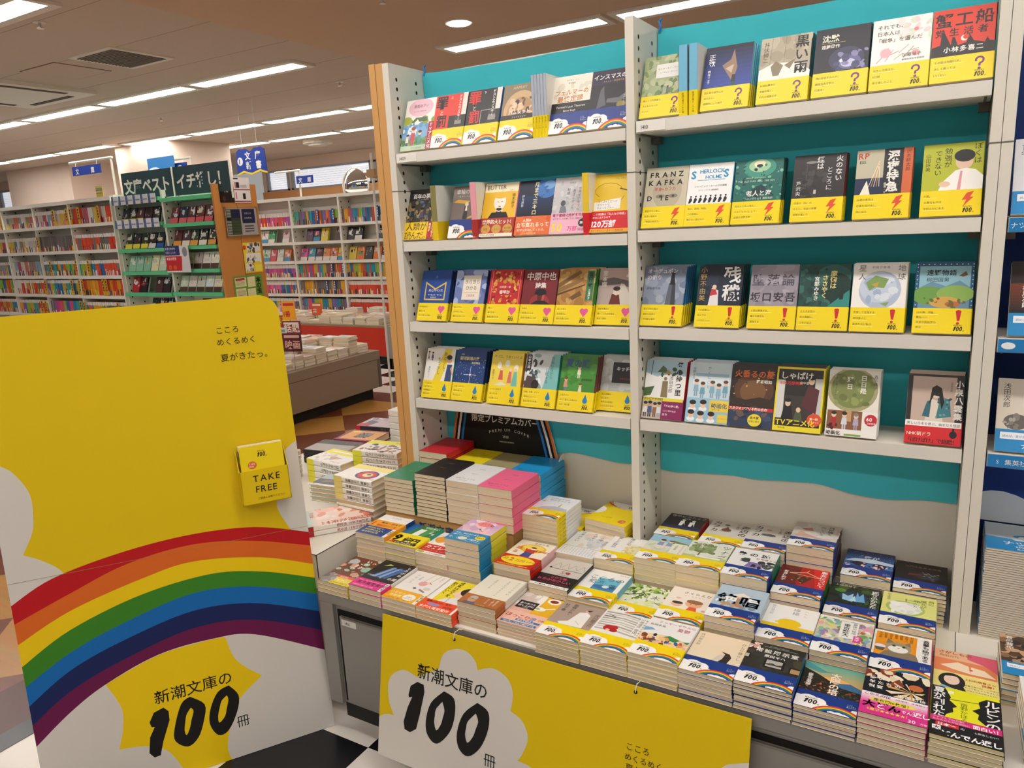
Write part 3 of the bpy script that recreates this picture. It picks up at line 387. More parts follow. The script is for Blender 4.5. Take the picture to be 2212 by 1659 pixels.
# --- laid flat on the table
cv('brown_motifs', 'brown ground dotted with pale motifs', '6E3A22', 'C9B48A', [N(0, 40, 106, 110, 'A9C4B0 E8DDC8 D89A7A 8FA6B4 B5C9A8', 26, 8, 5), E(84, 96, 15, 14, '9CC4AE'), E(20, 124, 16, 13, 'B4BEC2'), V('いつか', 62, 146, 17, 'F6F0E4', B1, 1.1), V('きみ', 44, 112, 15, 'F6F0E4', B1)], (46, 'EBD92F', [R(0, 0, 38, 46, '8C8682'), N(0, 0, 38, 46, 'A9A4A0 6A6664', 8, 8, 3), R(38, 34, 68, 12, 'E0604A'), T('TVアニメ', 42, 16, 13, 'FBF8E8', B1), T('放送決定', 46, 36, 7, 'FFF'), T('話題沸騰の青春小説', 40, 5, 6.4, '8A5A1E')]))
cv('blue_feathers', 'black ground with blue feather leaves', '17171A', 'E4E2DC', [*[P(('3F6FB8', '7FA8D8', '9FB6C4', '2A4F96')[i % 4], 20 + 5 * i, 58 + 3 * (i % 3), 28 + 5 * i, 60, 56 + 5 * i, 128 - 5 * (i % 4), 46 + 4 * i, 118) for i in range(9)], P('B4C86A', 18, 118, 44, 130, 30, 134), V('しろがね', 94, 140, 13, 'F2F2EE', B1, 1.15), T('の葉', 74, 60, 14, 'F2F2EE', B1), T('千早茜', 8, 62, 7, 'F2F2EE')], (42, 'E22E8E', [T('直木賞受賞作', 10, 18, 15, '5A0E34', B1), T('男装し、銀山を生きた女の一代記', 8, 32, 5.4, 'FBD4E6'), T('圧倒的な筆致で描く物語', 8, 6, 6, 'FBD4E6'), R(94, 0, 12, 42, 'F8F4F2'), V('新潮文庫', 100, 38, 8, '5A0E34', B1)]))
cv('swing', 'white ground with children on a swing', 'F1EFEA', 'E6E4DE', [Ln(62, 150, 52, 98, .8, '6A6A6A'), Ln(80, 150, 70, 94, .8, '6A6A6A'), E(58, 96, 12, 12, 'E8A9AE'), E(72, 104, 7, 6, 'F4D9CC'), Ln(70, 108, 82, 100, 1.4, '3A2E2A'), P('8A7E78', 66, 64, 88, 56, 88, 62, 68, 70), E(84, 76, 10, 8, 'DDD8D4'), E(52, 68, 5, 4, '4A4A55'), V('ブランコ', 20, 134, 11, '9A9A98', 0, 1.2), V('の夏', 36, 128, 10, '9A9A98'), V('きみと', 92, 144, 8, 'D87A7A')], (48, 'F2B21E', [T('心をゆらす', 6, 28, 12, 'FBE7A0', B1), T('青春譚', 12, 14, 12, 'FBE7A0', B1), E(70, 22, 18, 15, 'FBF7EA'), T('文庫化', 61, 21, 6, '8A6A2A'), T('待望の新刊', 55, 14, 5.4, '8A6A2A'), T('どこまでも、遠くへゆける', 4, 3, 6.6, '8A5A10'), R(95, 0, 11, 48, 'F8F6EE'), V('新潮文庫', 100, 44, 8, '3A3020', B1)]))
cv('profile_girl', 'yellow ground with a dark-haired girl in profile', 'EFE02C', 'F1552E', [R(0, 0, 16, 151, 'F2F4F2'), E(74, 96, 20, 24, 'F1D2BC'), P('F1D2BC', 54, 100, 46, 90, 56, 84), E(84, 108, 22, 20, '1D1B1E'), P('1D1B1E', 84, 60, 104, 60, 106, 110, 88, 110), P('E9EAEC', 30, 44, 106, 44, 106, 72, 76, 78, 44, 62), V('成瀬は天下を', 42, 148, 13.5, '2A2412', B1, .98), V('取りにいく', 24, 142, 13, '2A2412', B1, .98), V('宮島未奈', 54, 70, 6, '5A6A2A')], (44, 'F4502C', [T('最高の主人公、誕生！', 8, 33, 8.6, '4A100A', B1, .92), T('本屋大賞受賞作', 4, 4, 12.6, 'FBE6DA', B1, .98), E(36, 24, 18, 6, '9A8FC4'), R(64, 17, 34, 13, 'E8432A'), T('100万部', 65, 20, 7.4, '5A100A', B1), R(98, 0, 8, 44, 'F8F2EC')]))
cv('cream_quiet', 'plain cream ground with faint script', 'ECE8D6', 'E9E5DA', [V('ここじゃない', 92, 140, 9.5, '8F8A72', 0, 1.2), V('世界に行きたかった', 66, 136, 7.5, '8F8A72', 0, 1.2), V('金原ひとみ', 34, 132, 8, '9A9270', 0, 1.2)], (46, 'B46A34', [E(28, 24, 11, 14, 'D2A07A'), E(28, 33, 11, 7, 'BDB6AE'), Ln(19, 26, 37, 26, 1.2, '5A4434'), P('3E62A0', 8, 2, 50, 2, 42, 12, 16, 12), V('養老先生', 90, 42, 7, 'F6E8D2', 0, 1), V('と語らう', 80, 40, 7, 'F6E8D2'), V('日々の記', 66, 40, 6, 'F6E8D2'), R(0, 0, 106, 5, '8C5A2A'), T('心に残る随筆集', 44, 4.8, 4, 'E8D25A')]))
cv('spoon', 'pink and yellow ground with a soup spoon', 'EDB8A4', 'E8E0C8', [R(54, 54, 52, 97, 'F0BC22'), R(0, 86, 54, 65, 'D5C6BE'), N(0, 90, 50, 58, 'F4F0EC E4DAD4', 10, 9, 2), E(54, 120, 8, 42, 'F4F2EA'), E(84, 128, 17, 13, 'F6F4EE'), E(84, 128, 11, 7, '8A2A22'), E(66, 84, 16, 9, 'F4F4EC'), Ln(76, 86, 100, 100, 4, 'F4F4EC'), E(62, 84, 6, 4, 'A8B45A'), R(6, 72, 50, 34, '1E1B2E'), T('あつあつを', 10, 92, 8.4, 'F4F0E6', B1), T('召し上がれ', 10, 81, 8.4, 'F4F0E6', B1), T('小川糸', 24, 74, 5.4, 'F4F0E6')], (56, 'F2C4B0', [T('ほっこり', 4, 30, 17, 'C8402C', B1, .94), T('涙', 66, 28, 18, '5A78B8', B1), T('小説', 88, 34, 8, '8A5A40', B1), R(38, 18, 62, 8, '3F7FB4'), T('おすすめNo.1!', 42, 19.8, 7, 'F8F4EC', B1), R(6, 4, 92, 9, '2F6FA8'), T('「泣ける」ごはん小説がずつる', 8, 6, 6.4, 'F8F4EC', B1, .95)]))
cv('white_robe', 'fawn ground with a figure in a white robe', 'B19C8E', 'A28C7E', [P('F2EFE8', 30, 54, 84, 56, 82, 112, 70, 122, 54, 116, 44, 72, 24, 62), E(70, 126, 6, 6, 'D9BCA4'), P('3A2A22', 66, 130, 80, 136, 74, 124), Ln(60, 78, 74, 66, 1, 'A8A098'), V('蜘蛛の糸・', 34, 146, 11.5, '2A201A', 0, .98), V('杜子春', 14, 142, 12, '2A201A'), V('芥川龍之介', 96, 122, 11.5, '2A201A', 0, .95)], 'Y')
cv('red_camellia', 'snowy grey ground with one red camellia', 'D9D5CD', 'EDEAE2', [R(0, 0, 106, 151, 'F2F0EA'), *[P(('B9B6AE', 'CFCBC2', 'A9A69E')[i % 3], 4, 66 + 9 * i, 50, 70 + 9 * i + (i % 2) * 3, 102, 62 + 9 * i, 102, 68 + 9 * i, 50, 75 + 9 * i, 4, 71 + 9 * i) for i in range(9)], R(14, 128, 16, 2, '2A2A2A'), R(6, 122, 26, 2, '3A3A3A'), E(34, 78, 13, 12, 'C4242C'), E(44, 84, 9, 8, 'C4242C'), E(46, 72, 9, 7, 'B21E26'), E(34, 70, 5, 4, 'EED9A0'), R(84, 74, 14, 72, 'F4F2EC'), V('川端康成', 91, 143, 10, '4A4640'), V('雪国', 91, 98, 11, '2A2622')], 'Y')
cv('fair_crowd', 'white ground with a cartoon fair crowd', 'F2F1EE', 'E4E2DE', [P('7FB0DA', 0, 92, 24, 104, 14, 110, 0, 108), P('F0D8A8', 0, 84, 60, 92, 106, 78, 106, 53, 0, 53), P('2F8C4C', 40, 78, 60, 92, 84, 82, 74, 72), P('E8803A', 74, 66, 96, 62, 90, 76), N(4, 54, 98, 26, 'E8A05A F2C890 C94A3A 3A5FA0 F0B8A0 7A4A2A', 34, 6, 7), P('2F8C4C', 90, 80, 104, 84, 102, 74), E(30, 84, 4, 6, '2A2A3A'), T('ミッキーマウスの', 20, 134, 10.4, 'C85A78', 0, .98), T('憂鬱', 66, 116, 14, 'C85A78'), T('松岡圭祐', 6, 120, 8.6, '5A5A5E')], 'Y')
cv('penguin', 'cream ground with a black penguin', 'EFDDBE', 'E8D4B2', [P('D9CDBE', 48, 53, 68, 53, 72, 84, 60, 80), P('3A2420', 62, 53, 80, 53, 84, 76, 78, 88, 60, 92, 70, 84, 68, 66), V('谷川俊太郎', 10, 144, 9, '7A6A50', 0, 1.1), V('ひとり暮らし', 96, 138, 10, '7A6A50', 0, 1.12)], 'B')
cv('picture_frames', 'olive-black ground with framed pictures', '33302A', '1F5F7A', [N(0, 53, 106, 98, '3A3730 2C2A24 45402F', 20, 14, 3), N(0, 128, 20, 20, 'E8C4B4 D8A898 F0D8CC', 12, 5, 5), R(38, 66, 38, 32, '17151A'), R(42, 70, 30, 24, 'B9B4AE'), P('4A4640', 42, 80, 54, 84, 62, 80, 72, 84, 72, 76, 42, 76), R(86, 62, 20, 22, '17151A'), R(89, 65, 17, 15, 'B59060'), R(0, 84, 10, 20, '17151A'), R(0, 88, 7, 12, 'C4BEB4'), Ln(28, 138, 92, 138, .6, 'D8D4CA'), T('Permanent Collection', 38, 141, 4, 'D8D4CA'), T('常設展示室', 14, 117, 15, 'F4F2EC', B1, 1.12), T('原田マハ', 34, 102, 10, 'F4F2EC', B1)], 'B')
cv('sunset_tower', 'painted sunset over dark hills', '3A2A22', '24302E', [G(0, 80, 106, 71, 'E8A850', '5FAF9C'), P('4F9FA0', 0, 151, 40, 128, 66, 134, 30, 120, 0, 130), E(58, 92, 34, 20, 'EDB464'), P('3F6F9A', 60, 96, 84, 104, 106, 92, 106, 80, 60, 80), P('2A241E', 0, 53, 106, 53, 106, 80, 70, 84, 30, 112, 0, 128), N(0, 54, 60, 40, '8A4A2A 5A3A24 C2703A', 40, 2.6, 8), N(60, 54, 46, 24, '8A4A2A 3A4A3A', 20, 3, 8), V('太陽の塔', 58, 128, 19, 'F8EAD8', .02, .95), V('森見登美彦', 14, 112, 9.5, 'F6F2E8', B1, .9)], 'B')
cv('phoenix', 'black ground with cream clouds and a firebird', '15151A', '8A1430', [N(0, 120, 106, 30, 'E9D8B4 8A3A2A F0E4C8', 22, 10, 4), P('8A3A2A', 40, 106, 56, 128, 66, 108, 54, 98), *[P(('E8C890', 'D8A050', 'F0E0C0')[i % 3], 78, 92, 64 + 10 * math.cos(i * .7) * 3, 92 + 26 * math.sin(i * .7), 70 + 10 * math.cos(i * .7 + .3) * 3, 92 + 26 * math.sin(i * .7 + .3)) for i in range(9)], E(84, 110, 12, 10, 'C8703A'), T('儚い', 8, 112, 11, 'F4F2EC', B1, 1.25), T('羊たちの', 8, 98, 11, 'F4F2EC', B1, 1.25), T('祝宴', 8, 84, 11, 'F4F2EC', B1, 1.2), T('米澤穂信', 56, 70, 10.5, 'F4F2EC', B1, 1.1)], (66, 'D92E8C', [G(0, 34, 106, 32, 'E45AA4', 'F8EEF4', 6), T('このミス1位', 4, 57, 9, '2A1420', B1, .9), T('3度獲得！米澤穂信の', 54, 57, 5.6, '4A2438'), E(50, 46, 38, 6.5, 'F0E03A'), T('座布団10枚級！', 20, 42.5, 9, '2A1420', B1), T('大どん', 4, 23, 20, '3A1028', .05), T('大どん', 4, 23, 20, 'FFF', .01), T('でん', 64, 25, 9, 'FFF', B1), T('返し', 82, 24, 15, 'FFF', .02, .85), T('5連発★★★★★！', 12, 12, 8.4, 'F2E23A', B1, .95), T('30', 76, 3, 12, 'FBE4F0', .02), T('万部', 94, 4, 6, 'FBE4F0')]))
cv('two_profiles', 'acid-yellow ground between two black profiles', 'E8E81E', '141416', [P('17171A', 0, 46, 0, 151, 20, 151, 30, 122, 28, 112, 40, 96, 33, 90, 34, 78, 24, 68, 16, 46), P('17171A', 106, 46, 106, 140, 84, 140, 72, 126, 74, 108, 62, 96, 72, 88, 70, 74, 82, 60, 88, 46), Ln(24, 114, 78, 122, 1.6, '17171A'), V('夏が割れた', 12, 148, 19, 'F8F8F4', .02, .96), V('ルビンの', 92, 138, 24, 'F8F8F4', .02, .9), V('宿野かほる', 50, 112, 12, '4A5A14', 0, .95), V('壺', 30, 142, 10, 'F8F8F4', B1)], (58, '17171A', [R(0, 42, 106, 16, 'D82A7C'), T('クチコミで20万部！', 3, 51, 5.6, 'FBE2EE'), T('ただただただ圧倒的に', 3, 44, 5.6, 'FBE2EE'), T('面白い！', 62, 44, 11.5, 'FFF', B1, .95), R(8, 30, 34, 10, 'D8262A'), T('日本一', 10, 31.5, 9.4, 'FFF', B1), T('の', 44, 31, 7, 'FFF'), R(3, 17, 13, 12, 'FFF'), T('大', 4, 18.5, 11, '17171A', B1), T('どんでん返し', 15, 6, 15, 'FFF', .035, .98), T('と断言したい！', 64, 30, 5.4, 'FFF')]))
cv('exam_favourite', 'white ground over orange and blue bands', 'F0F0EE', '23468C', [T('思考の整理学', 10, 132, 12, 'A9ACB0', 0, 1.1), T('外山滋比古', 34, 118, 7, '8A8C90')], (94, 'F0A62A', [R(0, 0, 106, 52, '1E458C'), T('東大・京大で', 28, 77, 12.4, '1E2A50', B1, .95), T('1', 6, 60, 30, 'D8402A', .03), T('番読まれた本', 24, 59, 13, 'D8402A', B1, .9), T('時代を超えて', 12, 38, 9.5, 'F2E84A', B1), T('学び続ける人へ', 12, 25, 9.5, 'F2E84A', B1), T('贈る知の技法', 12, 12, 9.5, 'F2E84A', B1), R(94, 0, 12, 52, 'F6F4EC'), V('文庫版', 100, 46, 9, '1E2A50', B1)]))
cv('nine_hundred_million', 'green and blue ground with a white doorway', '2F7F4A', '1F9A8C', [P('1F6AA8', 0, 62, 0, 151, 40, 151, 20, 62), *[Ln(2, 70 + 9 * i, 24 + 2 * i, 74 + 9 * i, 1, '4F9AD0') for i in range(8)], P('4FA05A', 60, 151, 106, 151, 76, 62, 50, 62), P('F0F4F0', 40, 70, 62, 70, 66, 112, 46, 112), R(30, 132, 10, 16, 'C8242C'), T('嘘の多い', 52, 120, 12, 'F4F6EE', B1), V('小説', 88, 112, 10, 'F4F6EE', B1), V('家', 98, 96, 10, 'F4F6EE', B1)], (70, 'F1DF22', [T('9', 6, 24, 46, '5A4A10', .05), T('9', 6, 24, 46, 'FBF6DA', .015), T('億円', 40, 26, 27, '5A4A10', .05), T('億円', 40, 26, 27, 'FBF6DA', .015), R(0, 8, 24, 14, 'C8242C'), T('驚', 6, 9.5, 11, 'FFF', B1), R(24, 8, 74, 14, '17171A'), T('どんでん返し！', 26, 10.5, 10, 'F6F2E0', B1, .98), T('読む手が止まらない長編ミステリー', 4, 2, 5, '3A3410')]))
cv('red_orange', 'white and orange ground behind a tall pile', 'F4F2EE', 'B8262A', [E(46, 92, 42, 26, 'F0A23A'), E(84, 92, 24, 22, '3F78B8'), P('FBF8F2', 12, 60, 50, 86, 86, 60), E(50, 72, 6, 5, 'D8606A'), T('ミライの', 30, 124, 13, '4A4A50', B1)], (56, 'CF2A2C', [T('カズレー', 6, 34, 20, 'FBF2E6', .03, 1), R(0, 0, 106, 15, 'F6F2EC'), E(14, 8, 11, 6, 'B9C43A'), T('メラー小説1位！', 30, 4, 8, '7A2A2A', B1), T('今いちばん熱い一冊、待望の文庫化', 8, 22, 5.4, 'F8C9A0')]))
cv('pink_sky', 'pink and lilac sky above a blue band', 'D9AFC4', 'E4DC3A', [G(0, 56, 106, 95, 'E8C4CE', 'B49ACC'), N(0, 60, 106, 90, 'F0C4C8 C9A8D0 E8D4E0', 26, 14, 6), E(54, 116, 22, 15, 'EC8A8A'), E(90, 136, 14, 9, 'E0708E'), Ln(56, 82, 70, 74, 2, '7A2A3A'), E(58, 84, 3, 3, '7A2A3A'), T('さくらの', 40, 114, 10, 'B02A4A', B1), T('空', 72, 108, 12, 'B02A4A', B1)], (58, '1F8CC2', [T('また、読みたい本を', 8, 42, 8, 'F2F8FA', B1), T('届けていくよ。', 8, 31, 8, 'F2F8FA', B1), T('そ、さ、', 4, 12, 12, 'F2F8FA', B1), E(46, 18, 13, 9, 'EADFC4'), E(90, 34, 15, 11, 'F0DC2A'), T('重版出来', 79, 32, 5.6, '3A4A1E', B1), T('が最後を', 62, 14, 9, 'F2F8FA', B1), T('みとってくれる。', 60, 5, 6.4, 'F2F8FA')]))
cv('dancing_purse', 'cream ground with a woman lifting a golden purse', 'F3EDD6', 'F0C4C4', [E(54, 110, 38, 24, 'E8BE32'), E(54, 114, 30, 15, 'F2D866'), P('C8342E', 40, 84, 70, 84, 66, 104, 44, 104), P('C8342E', 36, 112, 44, 100, 40, 92), P('C8342E', 72, 112, 66, 100, 72, 92), P('3F4F94', 40, 60, 68, 60, 66, 86, 44, 86), E(56, 110, 7, 7, 'F4DCC8'), E(56, 115, 8, 4, '4A3A2A'), T('原田ひ香', 44, 138, 9, '3A3426', 0, 1.2), T('財布は', 76, 96, 12, 'DB7A2A', B1, .8), V('踊る', 18, 112, 17, 'DB7A2A', B1, 1.3)], (60, 'CF2418', [E(52, 34, 48, 22, 'F6E12E'), T('月', 10, 30, 14, 'D8402A', B1), T('2', 28, 27, 24, 'D8402A', .03), T('万円', 46, 29, 13, 'D8402A', B1), T('の貯金', 76, 32, 8, '8A4A10'), T('あなたの人生が変わる節約小説', 6, 4, 6.6, 'F6E12E', B1, .95)]))
cv('factory', 'grey ground with outlined factory roofs', 'D4CEC4', '17171A', [*[q for i in range(4) for q in (Ln(14 + 22 * i, 104, 26 + 22 * i, 130, 1, '8A8680'), Ln(26 + 22 * i, 130, 36 + 22 * i, 104, 1, '8A8680'))], R(14, 94, 84, 3, '8A8680'), T('工場', 46, 76, 14, 'A8303A', B1), T('小山田浩子', 42, 66, 6.4, '5A5450'), E(12, 98, 3, 4, '17171A')], (62, '1B191C', [R(0, 0, 106, 12, 'F4F2EC'), T('芥川賞作家、衝撃のデビュー作', 14, 3.5, 6, '2A2628', B1), T('この工場、', 36, 46, 11, 'E0407A', B1), T('何かがおかしい', 8, 30, 13, 'E0407A', B1, .98), T('働くことの不条理を描き切る', 20, 18, 6, 'B03058')]))
cv('blue_prescription', 'white ground with a blue picture and big script', 'F4F4F1', '6FB4CC', [R(34, 54, 58, 62, '6FC0D8'), R(34, 54, 58, 26, '4A90C4'), E(62, 70, 26, 9, '3F78B0'), E(66, 74, 9, 7, 'E4EEF2'), T('こころの', 10, 106, 22, '1F3A4A', 0, 1.02), T('処方', 16, 84, 21, '1F3A4A'), T('箋', 70, 72, 22, '1F3A4A'), T('河合隼雄', 76, 140, 6, '9AA0A4')], 'Y')
cv('tree_canopy', 'ink tree with bright green leaves', 'EEF0DC', 'C9D4A8', [N(0, 76, 106, 75, '7FB04A A8C85A 5A8A34 C9DC8C 3F6A2A', 130, 5, 6), Ln(0, 84, 40, 108, 4, '4A4A3A'), Ln(14, 62, 44, 100, 3, '4A4A3A'), Ln(50, 96, 104, 66, 2, '6A6A4A'), N(0, 54, 106, 30, 'DDE8A8 E8F0C4', 26, 7, 3), R(60, 84, 34, 36, 'E9EFDC'), T('木', 66, 90, 22, '5A604A')], 'Y')
cv('two_children', 'ivory ground with two cartoon children', 'F4EDE0', 'E9E0CE', [E(66, 84, 19, 16, 'EFB48C'), E(66, 94, 19, 9, '9A6A4A'), E(30, 72, 13, 11, 'F0BFA0'), E(30, 79, 13, 6, '3F322C'), P('E8603A', 56, 53, 80, 53, 76, 70, 60, 70), E(94, 62, 5, 4, 'F0A8A8'), E(26, 100, 6, 4, 'F4C4C4'), T('さくらえび', 30, 126, 12, '2A2622', 0, 1.1), T('さくらももこ', 34, 114, 6.4, 'C9A0A0', 0, 1.3), E(60, 82, 1.2, 1.2, '4A2A1A'), E(72, 82, 1.2, 1.2, '4A2A1A')], 'Y')
cv('white_castle', 'pale blue ground with white outlined lettering', 'B3CBDC', 'C4D4E0', [P('E3C2A0', 40, 102, 54, 132, 70, 102), P('F2E8DC', 34, 112, 54, 126, 76, 112, 72, 108, 38, 108), P('C08A5A', 40, 60, 70, 60, 64, 100, 46, 100), N(20, 54, 66, 20, '8A9CA8 C9A07A', 14, 6, 3), T('絶唱', 4, 72, 46, '8AA0B4', .05, 1.06), T('絶唱', 4, 73, 46, 'FBFBF9', .02, 1.06)], 'B')
cv('lemon', 'white ground with one bright lemon', 'F3F2EE', 'EDEBE4', [R(0, 53, 106, 14, 'F2CB12'), E(54, 78, 24, 17, 'F2CB12'), E(30, 76, 5, 4, 'F2CB12'), V('梶井基次郎', 12, 146, 8.5, 'A8B8BE', 0, 1.05), V('檸檬', 60, 146, 15, '8A94A0', 0, 1.05), V('れもん', 80, 144, 9, 'D8C89A', 0, 1.2)], 'B')
cv('patchwork', 'patchwork of yellow, green and pink scenes', 'DED6A8', 'E4E0D4', [N(0, 53, 106, 90, 'EFE04A 7FB4CC 9A8AB4 6FA05A E8A8B4 C9C4BC F2F0E6 A8703A 8FC0A0', 90, 8, 11), R(0, 143, 106, 8, 'F2F0EA'), R(44, 72, 34, 68, 'F4F2EC'), V('最後の秘境', 71, 138, 9, '2A2A2E', 0, 1.05), V('東京藝大', 56, 132, 13.5, '1A1A1E', B1, 1), R(72, 62, 14, 26, 'E0409A'), V('天才', 79, 86, 9, 'FFF', B1)], 'B')
cv('orange_cat', 'orange ground with a tabby cat', 'F4F2EC', 'D8486A', [R(4, 53, 74, 92, 'EE9A18'), P('8A7A62', 14, 53, 84, 53, 78, 76, 50, 86, 24, 74), E(46, 92, 24, 21, 'A8977A'), E(46, 86, 18, 13, 'F4F0E8'), P('8A7A62', 24, 102, 26, 122, 38, 110), P('8A7A62', 56, 110, 66, 120, 68, 102), E(38, 98, 4, 4, '5A7A4A'), E(56, 98, 4, 4, '5A7A4A'), E(38, 98, 1.4, 3.4, '17171A'), E(56, 98, 1.4, 3.4, '17171A'), E(47, 90, 2.4, 1.8, 'D88A8A'), E(14, 86, 10, 8, 'E8E4F0'), P('6A5A4A', 4, 82, 24, 82, 20, 70, 8, 70), V('吾輩も猫である', 94, 142, 12.5, '1F1C1A', B1, .96), *[V(s, 12 + 9.4 * i, 143, 6, '4A2A08') for i, s in enumerate(('赤川次郎', '新井素子', '石田衣良', '荻原浩', '恩田陸', '原田マハ', '村山由佳'))]], 'B')
cv('open_book', 'salmon ground with an open book drawing', 'E88A5A', 'F0E6A0', [R(0, 118, 106, 33, 'F2BC92'), P('E0607A', 56, 151, 106, 151, 106, 96, 84, 118, 56, 130), P('F8E4C4', 10, 92, 40, 112, 58, 104, 60, 78, 30, 84), P('F8E4C4', 60, 78, 62, 104, 84, 100, 102, 78), E(62, 92, 3, 3, 'C8606A'), T('さがしもの', 6, 138, 11.5, '7A4A28', B1), T('角田光代', 8, 126, 8.5, '7A4A28')], (70, 'EFE28A', [E(30, 40, 22, 27, '231D1E'), E(30, 44, 13, 17, 'F0D2C0'), P('231D1E', 14, 52, 30, 64, 46, 56, 32, 58), P('231D1E', 38, 8, 58, 0, 44, 40), P('8FB8D8', 2, 0, 44, 0, 40, 12, 14, 22), T('上白石萌音さん', 50, 52, 7.6, 'C8502A', B1, .95), T('推薦！', 78, 42, 8.4, 'C8502A', B1), T('読書の魅力は、この本が', 50, 33, 5, '5A4A28'), T('すべて教えてくれました。', 50, 25, 5, '5A4A28'), T('心の底から本が好きな人に、', 50, 17, 4.4, '5A4A28'), T('きっと届きます。', 50, 9, 5, '5A4A28')]))
cv('small_traveller', 'white ground with a grey hill and pale sky', 'F3F4F6', 'F0F1F2', [P('C4C6CC', 16, 53, 106, 53, 100, 72, 60, 82, 26, 70), N(0, 90, 106, 50, 'D8C890 C4D0DC', 10, 1.6, 4), E(12, 108, 5, 5, 'F0D27A'), *kid(70, 78, 1.4, 'F0D8B8', 'B4CC6A', 'B4CC6A', 'E8C85A'), T('Le Petit Prince', 22, 132, 9, '6A6A78'), T('星の王子さま', 24, 118, 9, '8A8A98', 0, 1.2)], 'Y')
cv('doodle_town', 'white ground above a band of tiny pen drawings', 'ECECEA', '9FC8D4', [N(40, 60, 60, 80, 'D8DCDE E8D8CC C9CED2', 26, 12, 3), V('この場に', 80, 142, 11, '4A5A6A', 0, 1.15), V('たやすい', 56, 146, 11, '4A5A6A', 0, 1.15), V('仕事はない', 20, 146, 11.5, '3F5A74', 0, 1.15), V('津村記久子', 99, 112, 8.5, '3F5A74')], (54, 'F4F5F5', [R(0, 50, 106, 2, '8FC0CC'), *[Ln(4 + 8.4 * (i % 12), 5 + 9 * (i // 12), 9 + 8.4 * (i % 12), 5 + 9 * (i // 12) + (i * 7 % 5), .6, ('4A6A8A', '6A6A70', '8A5A4A')[i % 3]) for i in range(60)], *[R(5 + 8.4 * (i % 12), 6 + 9 * (i // 12), 3, 4, ('D2DCE4', 'C4CCD4', 'E4D4C8')[i % 3]) for i in range(60)]]))
cv('yellow_scribble', 'white ground with a straw-coloured scribble', 'F1F1EE', 'E4E2D8', [E(74, 78, 22, 28, 'EAE0B4'), N(52, 54, 46, 54, 'E0D08A F0E6BE D6C47A', 40, 5, 4), V('博士の', 52, 146, 14, '5A5A58', 0, 1.05), V('愛した数式', 20, 144, 13.5, '5A5A58', 0, 1.05), V('小川洋子', 100, 120, 7, '9A9A94')], 'Y')
cv('two_friends', 'two girls under a pale blue sky', 'D8DCC8', 'B4BC9A', [R(0, 110, 106, 41, '9CC8DC'), P('7F8F4A', 50, 112, 96, 104, 106, 118, 60, 130), N(0, 54, 106, 50, 'E4E0C8 C9D4B8 F0DCD4', 20, 9, 5), *kid(34, 76, 3.2, 'F0D4BC', '8FA6C8', 'E8E4DC', '4A3A34'), *kid(56, 78, 3, 'F0D4BC', '8FA6C8', 'E8E4DC', '7A5A3A'), R(66, 56, 34, 58, 'EEEEDC'), V('おとぎのかけら', 92, 110, 7.6, 'D87A84'), V('江國香織', 76, 106, 7.6, '8A8A7A')], 'Y')
cv('watercolour_tree', 'pale ground with a large watercolour tree', 'E6E9D8', '8FA070', [E(36, 112, 30, 27, '93A26E'), N(8, 88, 58, 52, '7F9258 A8B486 6F8450', 50, 6, 4), Ln(34, 58, 36, 96, 4, '7A7054'), P('C4CC8C', 0, 53, 106, 53, 106, 72, 0, 66), R(30, 60, 60, 8, 'F4F2EA'), V('ツナグ', 90, 142, 22, '3A3E42', 0, 1.18), V('辻村深月', 30, 148, 9.5, 'F4F2E4', B1)], 'Y')
cv('owl_castle', 'white ground with black ink leaves and purple cloth', 'F2F1EE', '2F8C74', [P('8A74B4', 40, 56, 82, 56, 74, 84, 48, 84), P('2A2630', 54, 60, 66, 60, 64, 74, 56, 74), *[P(('3A3A3E', '5A5A5E', '24242A')[i % 3], 24 + (i % 5) * 3, 84 + (i // 5) * 8, 40 + (i % 5) * 2, 78 + (i // 5) * 8, 34 + (i % 5) * 3, 96 + (i // 5) * 7) for i in range(10)], N(72, 60, 30, 34, '4A4A4E 2E2E34 6A6A70', 22, 6, 3), T('梟の城', 12, 116, 21, '1F1C1E', B1, 1.3), T('司馬遼太郎', 58, 102, 9, 'A8604A', 0, 1.1)], 'B')
cv('hanger', 'red and maroon ground with a jewelled coat hanger', 'B3181E', '2E7A34', [R(0, 0, 44, 151, '6A1A1E'), P('D8201E', 70, 151, 106, 151, 106, 53, 86, 53), P('4A2A1E', 32, 100, 76, 104, 56, 64), N(32, 66, 44, 38, 'B48A4A 7A5A30', 20, 2, 4), Ln(22, 112, 58, 126, 3, 'E0B48C'), Ln(58, 126, 92, 106, 3, 'E0B48C'), Ln(22, 112, 92, 106, 2, 'E0B48C'), Ln(58, 126, 62, 138, 2, 'E0B48C'), V('悪女について', 95, 146, 14.5, 'F6EEE8', B1, .98), V('有吉佐和子', 14, 122, 11, 'F6EEE8', B1)], 'B')
cv('blue_flames', 'dark forest ground with glowing blue flames', '1C241E', '1F4A34', [N(0, 53, 106, 98, '2A3A24 1A2A20 3F5A2A 24342C', 40, 12, 6), E(22, 118, 12, 9, '5A8A34'), E(78, 128, 14, 8, '3A5A2A'), E(52, 94, 30, 24, '1F3A5A'), P('9CCBE8', 30, 76, 52, 70, 50, 110, 40, 96, 28, 104), P('6FAEDC', 54, 72, 76, 78, 70, 118, 62, 100, 58, 122), P('C4E4F4', 44, 76, 58, 76, 54, 100), T('上橋菜穂子', 8, 140, 9, 'E4D8B0'), V('狐笛のかなた', 93, 140, 15, 'F4F4EE', B1, .92)], 'B')
